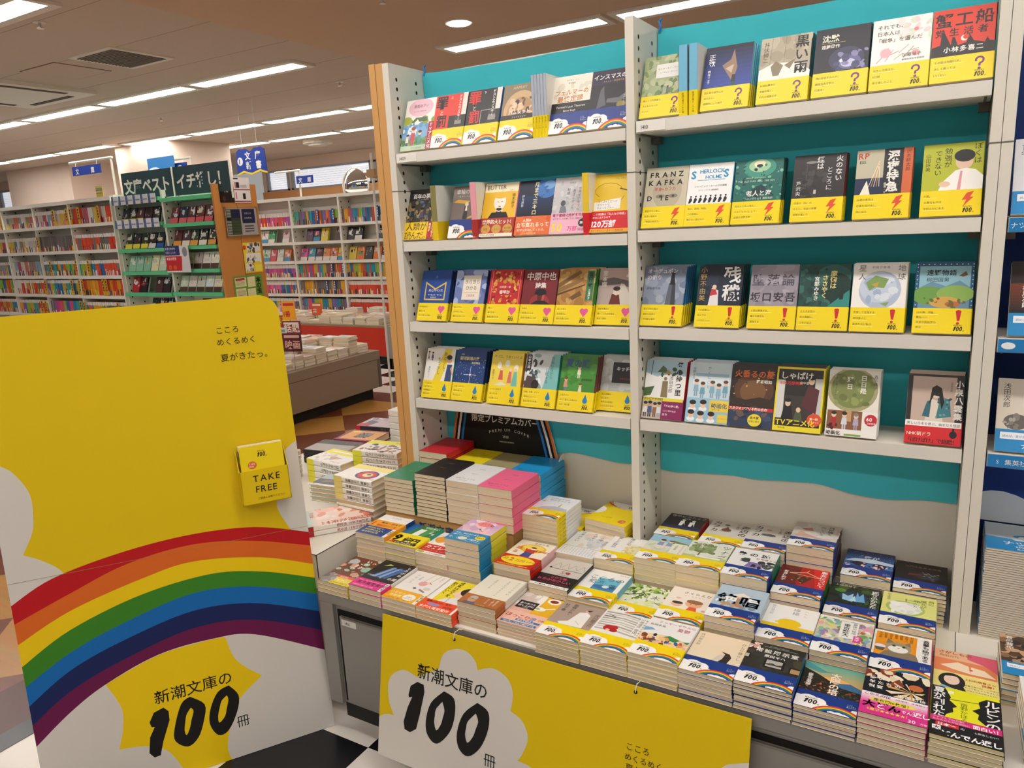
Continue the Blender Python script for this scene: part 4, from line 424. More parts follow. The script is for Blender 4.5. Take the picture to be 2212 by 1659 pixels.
cv('pomelo', 'pale green ground with a peeled pomelo', 'E4E48A', 'DCDC7A', [E(46, 86, 38, 32, 'B4C86A'), E(46, 86, 31, 27, 'F4F4EC'), N(20, 64, 52, 46, 'E4E8D8 F8F8F4', 20, 6, 3), Ln(46, 118, 46, 130, 3, '8A9A3A'), P('A8C04A', 46, 124, 76, 130, 74, 122), V('西の', 94, 140, 12.5, '6A7A2A'), V('魔女が', 80, 136, 12.5, '6A7A2A'), V('死んだ', 66, 132, 12.5, '6A7A2A'), V('梨木香歩', 12, 144, 8, '8A8A4A')], 'B')
cv('night_walkers', 'black ground with two white walking figures', '17151A', 'B0242A', [G(0, 53, 106, 30, '23347A', '17151A', 6), P('F2F2EE', 42, 78, 50, 78, 52, 96, 58, 78, 50, 112, 40, 108), E(47, 116, 5, 5, 'F2F2EE'), P('F2F2EE', 68, 78, 76, 78, 76, 98, 84, 78, 78, 112, 66, 106), E(74, 116, 5, 5, 'F2F2EE'), T('夜のピクニック', 6, 134, 14, 'F2F2EE', 0, .98), T('恩田陸', 44, 124, 6, 'F2F2EE')], 'Y')
cv('brown_shell', 'light grey ground with a brown seashell', 'D8D2CA', 'E0DCD4', [E(46, 88, 16, 6, 'B4ACA4'), E(48, 96, 13, 10, '7A4A38'), P('6A3A2C', 38, 96, 60, 92, 48, 118), E(44, 128, 7, 5, '5A6478'), V('海辺の', 92, 138, 23, '1F1C1A', B1, 1.05), V('カフカ', 18, 146, 22, '1F1C1A', B1, 1.08), V('村上春樹', 72, 146, 9, '8A6A4A')], 'Y')
cv('grey_pebble', 'light grey ground with a dark oval pebble', 'D6D0C9', 'E0DCD4', [E(48, 90, 20, 5, 'B4ACA4'), E(48, 96, 18, 7, '4A4450'), E(44, 99, 9, 2.4, '7A7482'), E(44, 128, 7, 5, 'D88A6A'), V('海辺の', 92, 138, 23, '1F1C1A', B1, 1.05), V('カフカ', 18, 146, 22, '1F1C1A', B1, 1.08), V('村上春樹', 72, 146, 9, '8A6A4A')], 'B')
cv('strong_wind', 'silvery ground with rust brush strokes', 'CFC9C2', '3A1A3A', [N(0, 56, 106, 90, 'D9D4CE C4BCB4 DAD0C8', 20, 16, 3), P('D8A894', 8, 60, 18, 96, 34, 80, 60, 66, 106, 60, 50, 62), P('C47A68', 16, 112, 40, 122, 46, 104, 28, 100), V('風が強く', 84, 142, 13.5, '24201E', B1, .98), V('吹いている', 66, 138, 12, '24201E', 0, .95), V('三浦しをん', 100, 130, 7, 'B85A4A')], 'B')
cv('night_blossom', 'starry blue sky above dark cherry trees', '1F3E84', '17305F', [G(0, 60, 106, 91, '3F78B4', '162C6A'), N(0, 70, 106, 78, 'DDE6F2 8FB4DC', 60, .9, 4), P('C9D8E8', 0, 84, 106, 84, 106, 96, 60, 108, 20, 100), E(32, 74, 15, 13, '2A2030'), E(76, 72, 15, 14, '2A2030'), N(4, 54, 98, 26, 'E8B4C4 F2D4DC 3A2A3A', 30, 4, 6), T('夜が', 40, 108, 17, 'EEF2F6', B1), T('どれほど暗くても', 36, 98, 5, 'EEF2F6')], 'B')
cv('drawn_hands', 'black ground with dim red and grey objects', '1C191B', '17171A', [E(66, 84, 24, 16, '3A3A3E'), N(52, 66, 36, 36, '5A5A5E 3A3A40 7A7A7E', 24, 4, 6), P('6A2A30', 26, 78, 56, 84, 52, 92, 28, 90), T('江戸川乱歩名作選', 18, 124, 9.4, 'A88A5A', 0, 1)], 'B')
# --- plain coloured limited covers
for k, c, ph in (('green_plain', '17805C', 'plain deep green'), ('black_plain', '232022', 'plain black'), ('white_plain', 'E4E6E8', 'plain white'), ('pink_plain', 'EE6A92', 'plain rose pink'), ('red_plain', 'C81E30', 'plain scarlet'), ('lemon_plain', 'EBD81E', 'plain lemon yellow'), ('khaki_plain', 'A49B72', 'plain khaki'), ('azure_plain', '1E9AD8', 'plain azure blue')):
    tc = 'B8863A' if k in ('green_plain', 'black_plain', 'red_plain') else '55504A'
    cv(k, ph, c, c, [T('新潮文庫', 42, 110, 5, tc), T('限定カバー', 40, 70, 5, tc)], None if k in ('green_plain', 'black_plain', 'red_plain') else (54, c, [T('限定プレミアム', 14, 26, 9, '3A3430', 0, 1.05), T('PREMIUM COVER', 24, 14, 5, '3A3430')]))
# --- neighbouring blue bay
BLUEB = (46, '1F8CCB', [R(8, 26, 92, 14, 'F2F6FA'), T('読めば、夏がもっと好きになる。', 12, 30, 5.6, '2A6A9A'), T('ナツイチ', 44, 9, 13, 'F6FAFC', B1), T('2025', 50, 2, 5, 'F6FAFC')])
cv('pale_blue_bay', 'white ground with grey lines', 'E4E6EA', 'D8DADE', [Ln(20, 70, 90, 130, 2, 'A8B0BA'), V('夏', 20, 140, 22, '6A7480')], BLUEB)
cv('ember_dusk', 'dark brown dusk picture', '2A1E1A', '1F1816', [G(0, 46, 106, 60, '17151A', '7A3A20'), N(30, 90, 70, 30, 'C9602A 8A3A1E', 14, 8, 5), V('赤川次郎', 26, 104, 12, 'F2EDE6', B1, 1)], BLUEB)
cv('helmet', 'cream ground with a drawn helmet', 'E4DACA', 'D8CCB8', [E(34, 62, 22, 16, '6A645C'), E(34, 72, 6, 8, '8A837A'), N(10, 48, 50, 20, '8A837A B4ACA0', 12, 4, 4), V('帰郷', 84, 142, 34, '17130F', .02, .95), V('浅田次郎', 16, 142, 13, '2A241E', 0, 1)], BLUEB)
cv('ruins', 'brown picture of tangled timber and faces', '4A3A32', '3A2E28', [N(0, 46, 106, 105, '8A6A4A 2A2430 C9A07A 5A4434 A88A6A', 60, 10, 9), V('君の背中', 16, 146, 13, 'F2EDE6', B1)], BLUEB)
cv('white_reading', 'white ground with plain black writing', 'EEECE6', 'E4E2DC', [V('かがくる', 60, 130, 13, '3A3A3A'), V('日々に', 36, 128, 13, '3A3A3A'), T('石田夏穂', 20, 140, 6, '5A5A5A')], BLUEB)

# ---------------------------------------------------------------- building a book
def book_data(k, w=BW, h=BH, t=.013, art=True):
    key = ('bk', k, w, h, t, art)
    if key in MESH: return MESH[key]
    ph, bg, sp, ops, band = C[k]
    W, H = w * 1000, h * 1000; q = W / 106
    b = MB(); shell(b, w, h, t, 0, h, 0, .0003, bg, sp, 'EFEDE6')
    zt = t
    if art and ops: zt = paint(b, ops, 105.4, 151, t)
    D = [('cover', b.data('cover'))]
    if band:
        if isinstance(band, str): o, bh, bc = cloudband(band)
        elif isinstance(band[0], str): o, bh, bc = messageband(*band)
        else: bh, bc, o = band
        off = max(zt - t, 0) + .0001; off = .0004 if not art else off
        b = MB(); bandcol = bc
        shell(b, w, h, t, .0004, bh / 1000, .00035, .0003, bandcol, bandcol, bandcol)
        if art:
            z1 = t + off + .00025
            b.box(-.0002, .0004, t + .0003, w - .0012, bh / 1000, z1, PRINT, bandcol)
            paint(b, o, 104.2, bh, z1)
        if isinstance(band, str) or isinstance(band[0], str):
            paint(b, [V('新潮文庫の100冊', t * 500, bh - 3, min(5.2, t * 420), INK, 0, .95)], t * 1000, bh, 0, base=lambda p: (w + .0004 + p[2], p[1], t - p[0]))
        D.append(('belly_band', b.data('belly_band')))
    D.append(('pages', pages_mesh(w, h, t)))
    MESH[key] = D
    return D

PAPERBACKS = 0
def place(k, label, M, group, t=.013, art=True, w=BW, h=BH, name='paperback', cat='book'):
    r = thing(name, label, cat, group=group); r.matrix_basis = M
    for n, me in book_data(k, w, h, t, art): link(n, me, r)
    return r
ORD = ['', 'second', 'third', 'fourth', 'fifth', 'sixth', 'seventh', 'eighth', 'ninth', 'tenth', 'eleventh', 'twelfth', 'thirteenth', 'fourteenth', 'fifteenth']
def M3(cols, loc):
    m = Matrix.Identity(4)
    for j, c in enumerate(cols):
        for i in range(3): m[i][j] = c[i]
    for i in range(3): m[i][3] = loc[i]
    return m
def flat(x, y, z, a=0): return Matrix.Translation((x, y, z)) @ Matrix.Rotation(a, 4, 'Z')
def stack(k, x, y, zt, n, z0, where='table', t=None, a=0, w=BW, h=BH, group='paperback piles on the table'):
    """n copies lying flat, the top cover at height zt; every copy a thing of its own"""
    p = (zt - z0) / n; t = round(p - .0011, 4); ph = C[k][0]
    for i in range(n):
        top = i == n - 1; j = n - 1 - i
        dx, dy, da = (0, 0, 0) if top else (rnd.uniform(-.0012, .0012), rnd.uniform(-.0015, .001), rnd.uniform(-.006, .006))
        lab = f'paperback with {ph}, topmost of its pile' if top else f'{ORD[j]} copy down under {ph}'
        place(k, lab, flat(x + dx, y + dy, z0 + i * p + .0004, a + da), group, t, top, w, h)
LEAN = math.radians(21)
def shelf(k, x, z, n, t=.0125, y=1.747, w=BW, where='shelf'):
    s, c = math.sin(LEAN), math.cos(LEAN); ph = C[k][0]
    n = min(n, 5)
    for i in range(n):
        lab = f'paperback with {ph}, facing out on its shelf' if i == 0 else f'{ORD[i]} copy behind the one with {ph}'
        place(k, lab, M3(((1, 0, 0), (0, s, c), (0, -c, s)), (x + i * .0006, y + t * c + i * (t + .0014) / c, z + .0008)), 'paperbacks facing out on the shelves', t, i == 0, w)
def spine_out(k, x, z, label, t=.012, y=1.747):
    place(k, label, M3(((0, -1, 0), (0, 0, 1), (-1, 0, 0)), (x + t, y + BW, z + .0006)), 'paperbacks standing spine out on the shelves', t, True)
# ================================================================ the room
def struct(name, b, **kw): return b.obj(name, kind='structure', **kw)
def checker_mat(name, c1, c2, size, ox, oy, rot=0, rough=.22, streak=0):
    M = bpy.data.materials.new(name); M.use_nodes = True; nt = M.node_tree; b = nt.nodes['Principled BSDF']
    tc = nt.nodes.new('ShaderNodeTexCoord'); mp = nt.nodes.new('ShaderNodeMapping'); ck = nt.nodes.new('ShaderNodeTexChecker')
    mp.vector_type = 'TEXTURE'
    mp.inputs['Location'].default_value = (ox, oy, -.5); mp.inputs['Rotation'].default_value = (0, 0, rot); mp.inputs['Scale'].default_value = (size, size, 1)
    ck.inputs['Scale'].default_value = 1; ck.inputs['Color1'].default_value = lin(c1); ck.inputs['Color2'].default_value = lin(c2)
    nt.links.new(tc.outputs['Object'], mp.inputs['Vector']); nt.links.new(mp.outputs['Vector'], ck.inputs['Vector'])
    n = nt.nodes.new('ShaderNodeTexNoise'); n.inputs['Scale'].default_value = 5; n.inputs['Detail'].default_value = 6
    m2 = nt.nodes.new('ShaderNodeMapping'); m2.inputs['Scale'].default_value = (1, 9 if streak else 1, 1)
    nt.links.new(tc.outputs['Object'], m2.inputs['Vector']); nt.links.new(m2.outputs['Vector'], n.inputs['Vector'])
    mx = nt.nodes.new('ShaderNodeMix'); mx.data_type = 'RGBA'; mx.blend_type = 'MULTIPLY'; mx.inputs[0].default_value = streak or .12
    nt.links.new(ck.outputs['Color'], mx.inputs[6]); nt.links.new(n.outputs['Color'], mx.inputs[7]); nt.links.new(mx.outputs[2], b.inputs['Base Color'])
    b.inputs['Roughness'].default_value = rough; b.inputs['Specular IOR Level'].default_value = .45
    return M
TILE = checker_mat('black_white_vinyl_tile', 'E9E3D9', '15161A', .302, -1.261, 1.262)
DIAM = checker_mat('ochre_brown_vinyl', 'C48E45', '7E4029', .43, -2.93, 1.2, PI / 4, .3, .45)
DBRN = mat('dark_brown_vinyl', '5A2D20', .3, noise=(9, .35)); BLKT = mat('black_vinyl', '17181B', .25)
CEIL = mat('speckled_ceiling_board', 'DCCBBB', .9, spec=.1, noise=(90, .12)); SOFF = mat('painted_ceiling', 'DDBFA4', .85, spec=.15)
WALLM = mat('cream_wall_finish', 'EBD6C4', .8, noise=(7, .08)); TANB = mat('tan_wall_band', 'DFA66E', .6)
b = MB(); b.box(-17, -5, -.05, 4, 11, 0, TILE); struct('floor', b)
b = MB(); b.box(-4.6, -3.5, 0, -2.465, 4.4, .0012, DIAM); struct('floor_aisle', b)
b = MB(); b.box(-2.465, -3.5, 0, -2.24, 4.65, .0012, DBRN); b.box(-4.6, 4.4, 0, -2.465, 4.65, .0012, DBRN); struct('trim_1', b)
b = MB(); b.box(-2.24, -3.5, 0, -2.16, 4.65, .0013, BLKT); struct('trim_2', b)
b = MB(); b.box(-17, -3.2, 2.575, 4, 11, 2.62, CEIL)
for i in range(22):                           # joints between the boards
    b.box(-17, -3 + .62 * i, 2.5745, -3.8, -3 + .62 * i + .004, 2.576, mat('ceiling_joint', '9C8C7C', .9))
struct('ceiling', b)
b = MB(); b.prism([(-3.66, -3.2), (4, -3.2), (4, 8.2), (-3.9, 8.2)], 2.555, 2.575, SOFF); struct('ceiling_soffit', b)
BLIND = mat('daylit_blind', 'F2F4FA', .7, emit=.75); FRAME = mat('grey_window_frame', 'A9B2BC', .5)
def window_wall(name, x0, x1, y, z0, z1, wins, n0):
    b = MB(); X = [x0] + [k for q in wins for k in q] + [x1]
    b.box(x0, y, 0, x1, y + .1, z0 - .2, WALLM); b.box(x0, y - .03, z0 - .2, x1, y + .1, z0, TANB); b.box(x0, y, z1, x1, y + .1, 2.6, WALLM)
    for i in range(0, len(X), 2): b.box(X[i], y, z0, X[i + 1], y + .1, z1, WALLM)
    struct(name, b)
    for i, (a, c) in enumerate(wins):
        b = MB(); o = struct(f'window_{n0 + i}', MB_frame(a, c, y, z0, z1))
        b = MB(); n = int((z1 - z0) / .032)
        for k in range(n): b.box(a + .03, y + .04, z0 + (z1 - z0) * k / n, c - .03, y + .047, z0 + (z1 - z0) * (k + .86) / n, BLIND)
        b.obj('blind', o, kind='stuff')
        b = MB(); b.box(a + .02, y + .03, z0 + .02, c - .02, y + .033, z1 - .02, CLEAR); b.obj('pane', o)
def MB_frame(a, c, y, z0, z1):
    b = MB(); t = .05
    b.box(a, y - .01, z0, a + t, y + .08, z1, FRAME); b.box(c - t, y - .01, z0, c, y + .08, z1, FRAME)
    b.box(a, y - .01, z0, c, y + .08, z0 + .03, FRAME); b.box(a, y - .01, z1 - .03, c, y + .08, z1, FRAME)
    return b
window_wall('wall_back', -10.6, 4, 9.5, 2.05, 2.40, [(-10.5, -9.95), (-9.9, -8.1), (-8.05, -6.2), (-6.15, -4.3)], 1)
window_wall('wall_far', -17, -9.9, 8.0, 2.02, 2.42, [(-16.4, -14.3), (-13.9, -12.55), (-12.5, -11.0)], 5)
b = MB(); b.box(-17, -3, 0, -16.9, 8, 2.6, WALLM); struct('wall_left', b)
b = MB(); b.box(3.9, 2.4, 0, 4, 9.5, 2.6, WALLM); struct('wall_right', b)
b = MB(); b.box(-9.78, 6.3, 0, -8.7, 7.28, 2.58, WALLM); struct('column_1', b)
b = MB(); b.box(-13.8, 6.9, 0, -11.95, 7.9, 2.58, WALLM); struct('column_2', b)

# ---------------------------------------------------------------- ceiling fittings
TUBE = mat('lit_fluorescent_diffuser', 'FFFAF6', .5, emit=LAMP); HOUS = mat('white_lamp_housing', 'EFE9DD', .5)
def strip_row(x_right, n, y, where, z=2.555):
    for i in range(n):
        x1 = x_right - 1.29 * i; x0 = x1 - 1.25
        t = thing('ceiling_light', f'long fluorescent ceiling light, {ORD[i] or "first"} of the row {where}', 'ceiling light', ((x0 + x1) / 2, y, z), group='fluorescent ceiling lights')
        b = MB(); h = .625
        b.box(-h, -.13, -.012, h, -.075, .02, HOUS); b.box(-h, .075, -.012, h, .13, .02, HOUS)
        b.box(-h, -.075, -.012, -h + .04, .075, .02, HOUS); b.box(h - .04, -.075, -.012, h, .075, .02, HOUS); b.box(-h, -.13, .012, h, .13, .02, HOUS)
        b.obj('housing', t)
        b = MB(); b.box(-h + .045, -.07, -.008, h - .045, .07, .006, TUBE); b.obj('diffuser', t)
strip_row(-4.27, 7, 4.34, 'nearest beyond the tall shelves', 2.57)
strip_row(-4.12, 3, 2.36, 'above the white standee aisle', 2.57)
strip_row(-4.3, 4, 6.25, 'behind the hanging book sign', 2.57)
strip_row(-9.55, 3, 6.12, 'beside the square column', 2.57)
strip_row(-4.3, 5, 7.5, 'third from the windows', 2.57)
strip_row(1.9, 4, 4.68, 'over the aisle behind the shelves')
strip_row(2.8, 5, 1.02, 'straight above the book table')
strip_row(2.8, 5, -1.0, 'over the aisle in front of the table')
strip_row(-4.12, 3, .36, 'over the wide aisle', 2.57)
for x, y, w_ in ((-2.71, 3.07, 'nearer'), (-2.73, 4.13, 'farther')):
    t = thing('downlight', f'small round ceiling downlight, the {w_} of the pair', 'ceiling light', (x, y, 2.555), group='downlights')
    b = MB(); b.prism(ell(0, 0, .085, .085, 24), -.008, .004, HOUS); b.obj('rim', t)
    b = MB(); b.prism(ell(0, 0, .068, .068, 24), -.012, -.007, TUBE); b.obj('lens', t)
t = thing('ceiling_vent', 'square dark grille vent set in the ceiling', 'vent', (-5.03, 3.4, 2.575))
b = MB(); b.box(-.24, -.24, -.008, .24, .24, .002, HOUS); b.obj('frame', t)
b = MB(); b.box(-.2, -.2, -.010, .2, .2, -.007, mat('vent_grey', '6E655C', .7))
for i in range(16): b.box(-.2, -.2 + .025 * i, -.013, .2, -.19 + .025 * i, -.009, mat('vent_slat', '82786E', .6))
b.obj('grille', t)
t = thing('air_conditioner', 'cream ceiling cassette air conditioner with slot louvres', 'air conditioner', (-6.75, 3.45, 2.575))
b = MB(); b.box(-.5, -.5, -.03, .5, .5, .0, HOUS); b.obj('panel', t)
for q in range(4):
    b = MB(); b.box(-.3, -.42, -.034, .3, -.37, -.029, mat('slot_dark', '5A4C3E', .7)); o = b.obj('louvre', t); o.rotation_euler.z = PI / 2 * q
t = thing('access_panel', 'flush square access panel beside the dark vent', 'panel', (-5.68, 3.38, 2.575))
b = MB(); b.box(-.22, -.21, -.004, .22, .21, .001, mat('panel_line', '8C7C6C', .9)); b.box(-.214, -.204, -.005, .214, .204, 0, CEIL); t2 = b.obj('plate', t)
for i, (x, y, w_) in enumerate(((-4.55, 2.6, 'near the dark vent'), (-7.2, 5.2, 'above the far bookcases'), (-4.62, 5.1, 'beyond the first lamp row'), (-2.75, 3.43, 'between the downlights'), (-7.3, 7.5, 'near the windows'))):
    z = 2.555 if x > -3.5 else 2.575
    t = thing('sprinkler', f'small ceiling sprinkler head {w_}', 'sprinkler', (x, y, z))
    b = MB(); b.prism(ell(0, 0, .035, .035, 14), -.004, .001, HOUS); b.obj('rosette', t)
    b = MB(); b.tube([(0, 0, -.002), (0, 0, -.03)], .009, CHROME); b.prism(ell(0, 0, .02, .02, 12), -.034, -.03, CHROME); b.obj('head', t)
t = thing('smoke_detector', 'round cream ceiling fitting near the windows', 'detector', (-7.75, 8.0, 2.575))
b = MB(); b.prism(ell(0, 0, .2, .2, 24), -.05, .0, HOUS); b.obj('base', t)
b = MB(); b.prism(ell(0, 0, .13, .13, 24), -.075, -.05, CREAM); b.obj('cap', t)

# ---------------------------------------------------------------- the main display shelving
PX = ((-1.415, -1.394), (-.694, -.673), (.040, .0585), (.0595, .079))
YF, YB, TOPZ, TAB = 1.740, 1.905, 1.792, .421
def upright(x0, x1, parent, sides, z0=TAB, name='upright'):
    b = MB(); b.box(x0, YF, z0, x1, YB, TOPZ, CREAM)
    b.box(x0 - .0004, YF - .0006, 1.445, x1 + .0004, YF + .165, 1.4475, mat('joint_line', '6A645A', .8))  # thin dark strip marking the joint across the upright
    o = b.obj(name, parent)
    b = MB()
    for sx, nx in sides:
        for yy in (.032, .122):
            for i in range(52):
                z = z0 + .03 + .0255 * i
                if z > TOPZ - .02: break
                b.mesh([(sx + nx * .0005, YF + yy + .0042 * math.cos(a), z + .0055 * math.sin(a)) for a in (2 * PI * k / 10 for k in range(10))], [tuple(range(10)) if nx > 0 else tuple(range(9, -1, -1))], HOLE)
    b.obj('slot_hole', o, kind='stuff')
    return o
def bay(x0, x1, zs, parent, number=None, back=CREAM):
    b = MB(); b.box(x0 - .009, YB + .0004, TAB + .0004, x1 + .009, YB + .01, TOPZ - .01, back); b.obj('back_panel', parent)
    for i, z in enumerate(zs):
        b = MB(); b.box(x0 + .003, YF + .002, z - .028, x1 - .003, YF + .150, z, WHITE)
        b.box(x0 + .0025, YF + .0012, z - .0285, x1 - .0025, YF + .0022, z - .0275, mat('edge_line', '8C8478', .7))
        s = b.obj('shelf', parent)
        for xx in (x0 + .002, x1 - .022):
            b = MB(); b.box(xx, YF + .11, z - .046, xx + .02, YF + .138, z - .0282, mat('bracket_steel', '6C6860', .5, metal=.4)); b.box(xx + .008, YF + .012, z - .032, xx + .012, YF + .112, z - .0282, MATS['bracket_steel']); b.obj('bracket', s)
        if number and i == 0:
            b = MB(); b.box(x0 + .004, YF - .0005, z - .025, x0 + .075, YF + .002, z - .004, PRINT, 'F2EFE6')
            text(b, number, x0 + .016, z - .0195, .0125, '3A3A3C', PRINT, lambda p: (p[0], YF - .0008, p[1])); b.obj('number_plate', s)
ZL = (1.549, 1.303, 1.068, .834); ZR = (1.561, 1.309, 1.072, .834)
t = thing('display_shelving', 'white perforated shelving bay next to the beech end boards', 'shelving', (0, 0, 0), group='shelving bays')
upright(*PX[0], t, ((PX[0][1], 1),)); upright(*PX[1], t, ((PX[1][0], -1), (PX[1][1], 1))); bay(PX[0][1], PX[1][0], ZL, t, '1409')
t = thing('display_shelving', 'white perforated shelving bay with the pale empty lower back', 'shelving', (0, 0, 0), group='shelving bays')
upright(*PX[2], t, ((PX[2][0], -1),)); bay(PX[1][1], PX[2][0], ZR, t, '1410')
t = thing('display_shelving', 'white shelving bay backed with dark blue', 'shelving', (0, 0, 0), group='shelving bays')
upright(*PX[3], t, ((PX[3][1], 1),)); upright(.80, .82, t, ((.80, -1),)); bay(PX[3][1], .80, (1.306, 1.072, .834), t, back=mat('navy_cloth', '14306A', .8))
for s_ in [o for o in t.children if o.name.startswith('shelf')]:
    z = max(v.co.z for v in s_.data.vertices)
    b = MB(); b.box(PX[3][1] + .004, YF - .0006, z - .027, .795, YF + .0015, z - .001, PRINT, '2382C4')
    f = lambda p: (p[0], YF - .001, p[1])
    if z < .9: text(b, '集英社文庫', .112, z - .02, .0125, 'F4F8FA', PRINT, f); text(b, 'S', .098, z - .019, .011, 'F4F8FA', PRINT, f)
    elif z < 1.2: b.mesh([f((.10 + .012 * math.cos(a), z - .014 + .007 * math.sin(a))) for a in (2 * PI * k / 14 for k in range(14))], [tuple(range(14))], PRINT, 'F4F8FA'); text(b, 'ナツイチ', .14, z - .02, .013, 'F4F8FA', PRINT, f)
    else: text(b, 'ナツイチ', .085, z - .02, .013, 'F4F8FA', PRINT, f)
    b.obj('blue_label_strip', s_)
t = thing('end_board', 'pair of tall beech boards closing the shelving end', 'panel', (0, 0, 0))
b = MB(); b.box(-1.464, YF, 0, -1.4425, YF + .56, TOPZ + .004, WOOD); b.obj('outer_board', t)
b = MB(); b.box(-1.441, YF + .001, 0, -1.4155, YF + .56, TOPZ + .002, WOOD); b.obj('inner_board', t)

def cloth(x0, x1, z0, z1, label, seed):
    rr = random.Random(seed); n, m_ = 44, 40; b = MB(); V_ = []; F = []
    ph = [rr.random() * 6 for _ in range(6)]
    for j in range(m_ + 1):
        for i in range(n + 1):
            u = i / n; v = j / m_; zz0 = z0 + .006 * math.sin(u * 9 + ph[0]) + .004 * math.sin(u * 17 + ph[1])
            zz1 = z1 - .012 * (4 * u * (1 - u)) * .6
            y = 1.8985 - .0022 * math.sin(u * 22 + ph[2] + v * 5) * (.25 + abs(v - .5) * 1.3) - .0016 * math.sin(u * 41 + v * 23 + ph[3])
            V_.append((x0 + (x1 - x0) * u, y, zz0 + (zz1 - zz0) * v))
    F = [(j * (n + 1) + i, j * (n + 1) + i + 1, (j + 1) * (n + 1) + i + 1, (j + 1) * (n + 1) + i) for j in range(m_) for i in range(n)]
    b.mesh(V_, F, TEALC)
    t = thing('backing_cloth', label, 'cloth', (0, 0, 0), group='turquoise backing cloths')
    smooth(b.obj('sheet', t), 80)
    for xx, q in ((x0 + .005, 1), (x1 - .005, -1)):
        b = MB(); b.tube([(xx, 1.897, z1 - .008), (xx + .004 * q, 1.896, z1 + .004), (xx, 1.897, z1 + .016), (xx + .006 * q, 1.898, z1 + .022)], .003, mat('blue_ribbon', '2A78C4', .6)); b.obj('tie', t)
cloth(PX[0][1] + .002, PX[1][0] - .002, .657, 1.784, 'turquoise cloth hung behind the shelving bay next to the beech boards', 3)
cloth(PX[1][1] + .002, PX[2][0] - .002, .657, 1.79, 'turquoise cloth hung behind the wide bay beside the blue one', 5)

# ---------------------------------------------------------------- stock cabinets below the table
def cabinet(x0, x1, label, doors, number=None):
    t = thing('stock_cabinet', label, 'cabinet', ((x0 + x1) / 2, 1.6, 0), group='stock cabinets'); c = (x0 + x1) / 2; L = x0 - c; Rr = x1 - c; y0 = 1.285 - 1.6; yb = 1.903 - 1.6
    b = MB(); b.box(L, y0 + .055, .0, Rr, yb, .085, DGREY); b.obj('plinth', t)
    b = MB(); b.box(L, y0 + .012, .085, Rr, yb, .384, GREY); b.obj('body', t)
    b = MB(); b.box(L, y0 - .002, .386, Rr, yb, TAB - .004, GREY); b.box(L, y0 - .001, TAB - .0045, Rr, yb, TAB, WHITE); b.obj('table_top', t)
    for q0, q1 in ((L, L + .045), (Rr - .02, Rr)): b = MB(); b.box(q0, y0, .085, q1, y0 + .012, .384, GREY); b.obj('stile', t)
    for a, d in doors:
        b = MB(); b.box(a - c, y0 + .008, .095, d - c, y0 + .0122, .366, HOLE); b.obj('door_recess', t)
        b = MB(); b.box(a - c + .012, y0 + .002, .10, d - c - .004, y0 + .011, .352, GREY); o = b.obj('door', t)
        b = MB(); b.box(a - c + .02, y0 + .0004, .346, d - c - .02, y0 + .003, .352, mat('door_lip', '8C8983', .4, metal=.3)); b.obj('handle', o)
        if number:
            b = MB(); b.box(a - c + .018, y0 + .0012, .328, a - c + .068, y0 + .003, .346, PRINT, 'F0EEE8')
            text(b, number, a - c + .03, .332, .012, '3A3A3C', PRINT, lambda p: (p[0], y0 + .0009, p[1])); b.obj('number_plate', o); number = None
cabinet(-1.405, .052, 'long grey steel stock cabinet carrying the book table', ((-1.352, -.69), (-.675, .03)), '1461')
cabinet(.0535, .83, 'shorter grey steel stock cabinet under the blue bay', ((.07, .80),))

# ---------------------------------------------------------------- end counter beyond the table
t = thing('end_counter', 'white laminate end counter on a grey base, holding hardcovers', 'counter', (0, 0, 0))
LP = [(-2.2, 1.337), (-1.455, 1.337), (-1.455, 1.735), (-1.47, 1.735), (-1.47, 2.65), (-2.2, 2.65)]
b = MB(); b.prism(LP, .38, .481, WHITE)
for (xa, ya), (xb, yb) in zip(LP, LP[1:3]): b.tube([(xa, ya, .481), (xb, yb, .481)], .0012, mat('black_edge_line', '2A2724', .6))
b.tube([(-1.455, 1.337, .481), (-1.455, 1.337, .38)], .0014, MATS['black_edge_line']); b.obj('top', t)
b = MB(); b.prism([(x, y) for x, y in LP], .085, .379, GREY); b.obj('body', t)
b = MB(); b.prism([(-2.16, 1.38), (-1.5, 1.38), (-1.5, 2.6), (-2.16, 2.6)], 0, .085, DGREY); b.obj('plinth', t)
# ================================================================ books facing out on the shelves
ZZ = 1.347
for k, x, n in (('anne', -1.381, 1), ('crime_red', -1.2765, 1), ('crime_black', -1.168, 2), ('hamlet', -1.056, 1), ('theorem', -.907, 1), ('innsmouth', -.8015, 1)): shelf(k, x, ZL[0], n)
for i in range(5): spine_out('stranger', -.9495 + .0086 * i, ZL[0], 'thin pale grey paperback spine, %s of five beside the theorem cover' % ('first', 'second', 'third', 'fourth', 'fifth')[i], .0078)
for k, x, n in (('hundred', -1.394, 1), ('wheel', -1.237, 1), ('butter', -1.131, 2), ('moon_trip', -1.021, 1), ('clear_story', -.915, 1), ('yellow_boy', -.8015, 1)): shelf(k, x, ZL[1], n)
spine_out('hundred', -1.286, ZL[1], 'olive spine of a thick paperback turned sideways', .0185); spine_out('butter', -1.152, ZL[1], 'pink spine turned sideways beside the pale woman cover', .0185); spine_out('yellow_boy', -.8165, ZL[1], 'yellow spine turned sideways beside the line-drawn boy', .0165)
for k, x, n in (('sixpence', -1.369, 4), ('sparkle', -1.2455, 4), ('crimson_flowers', -1.129, 2), ('hat_portrait', -1.02, 1), ('beams', -.9115, 5)): shelf(k, x, ZL[2], n)
shelf('grey_road', -.8025, ZL[2], 1, y=1.765); shelf('kitchen', -.8055, ZL[3], 2, y=1.782)
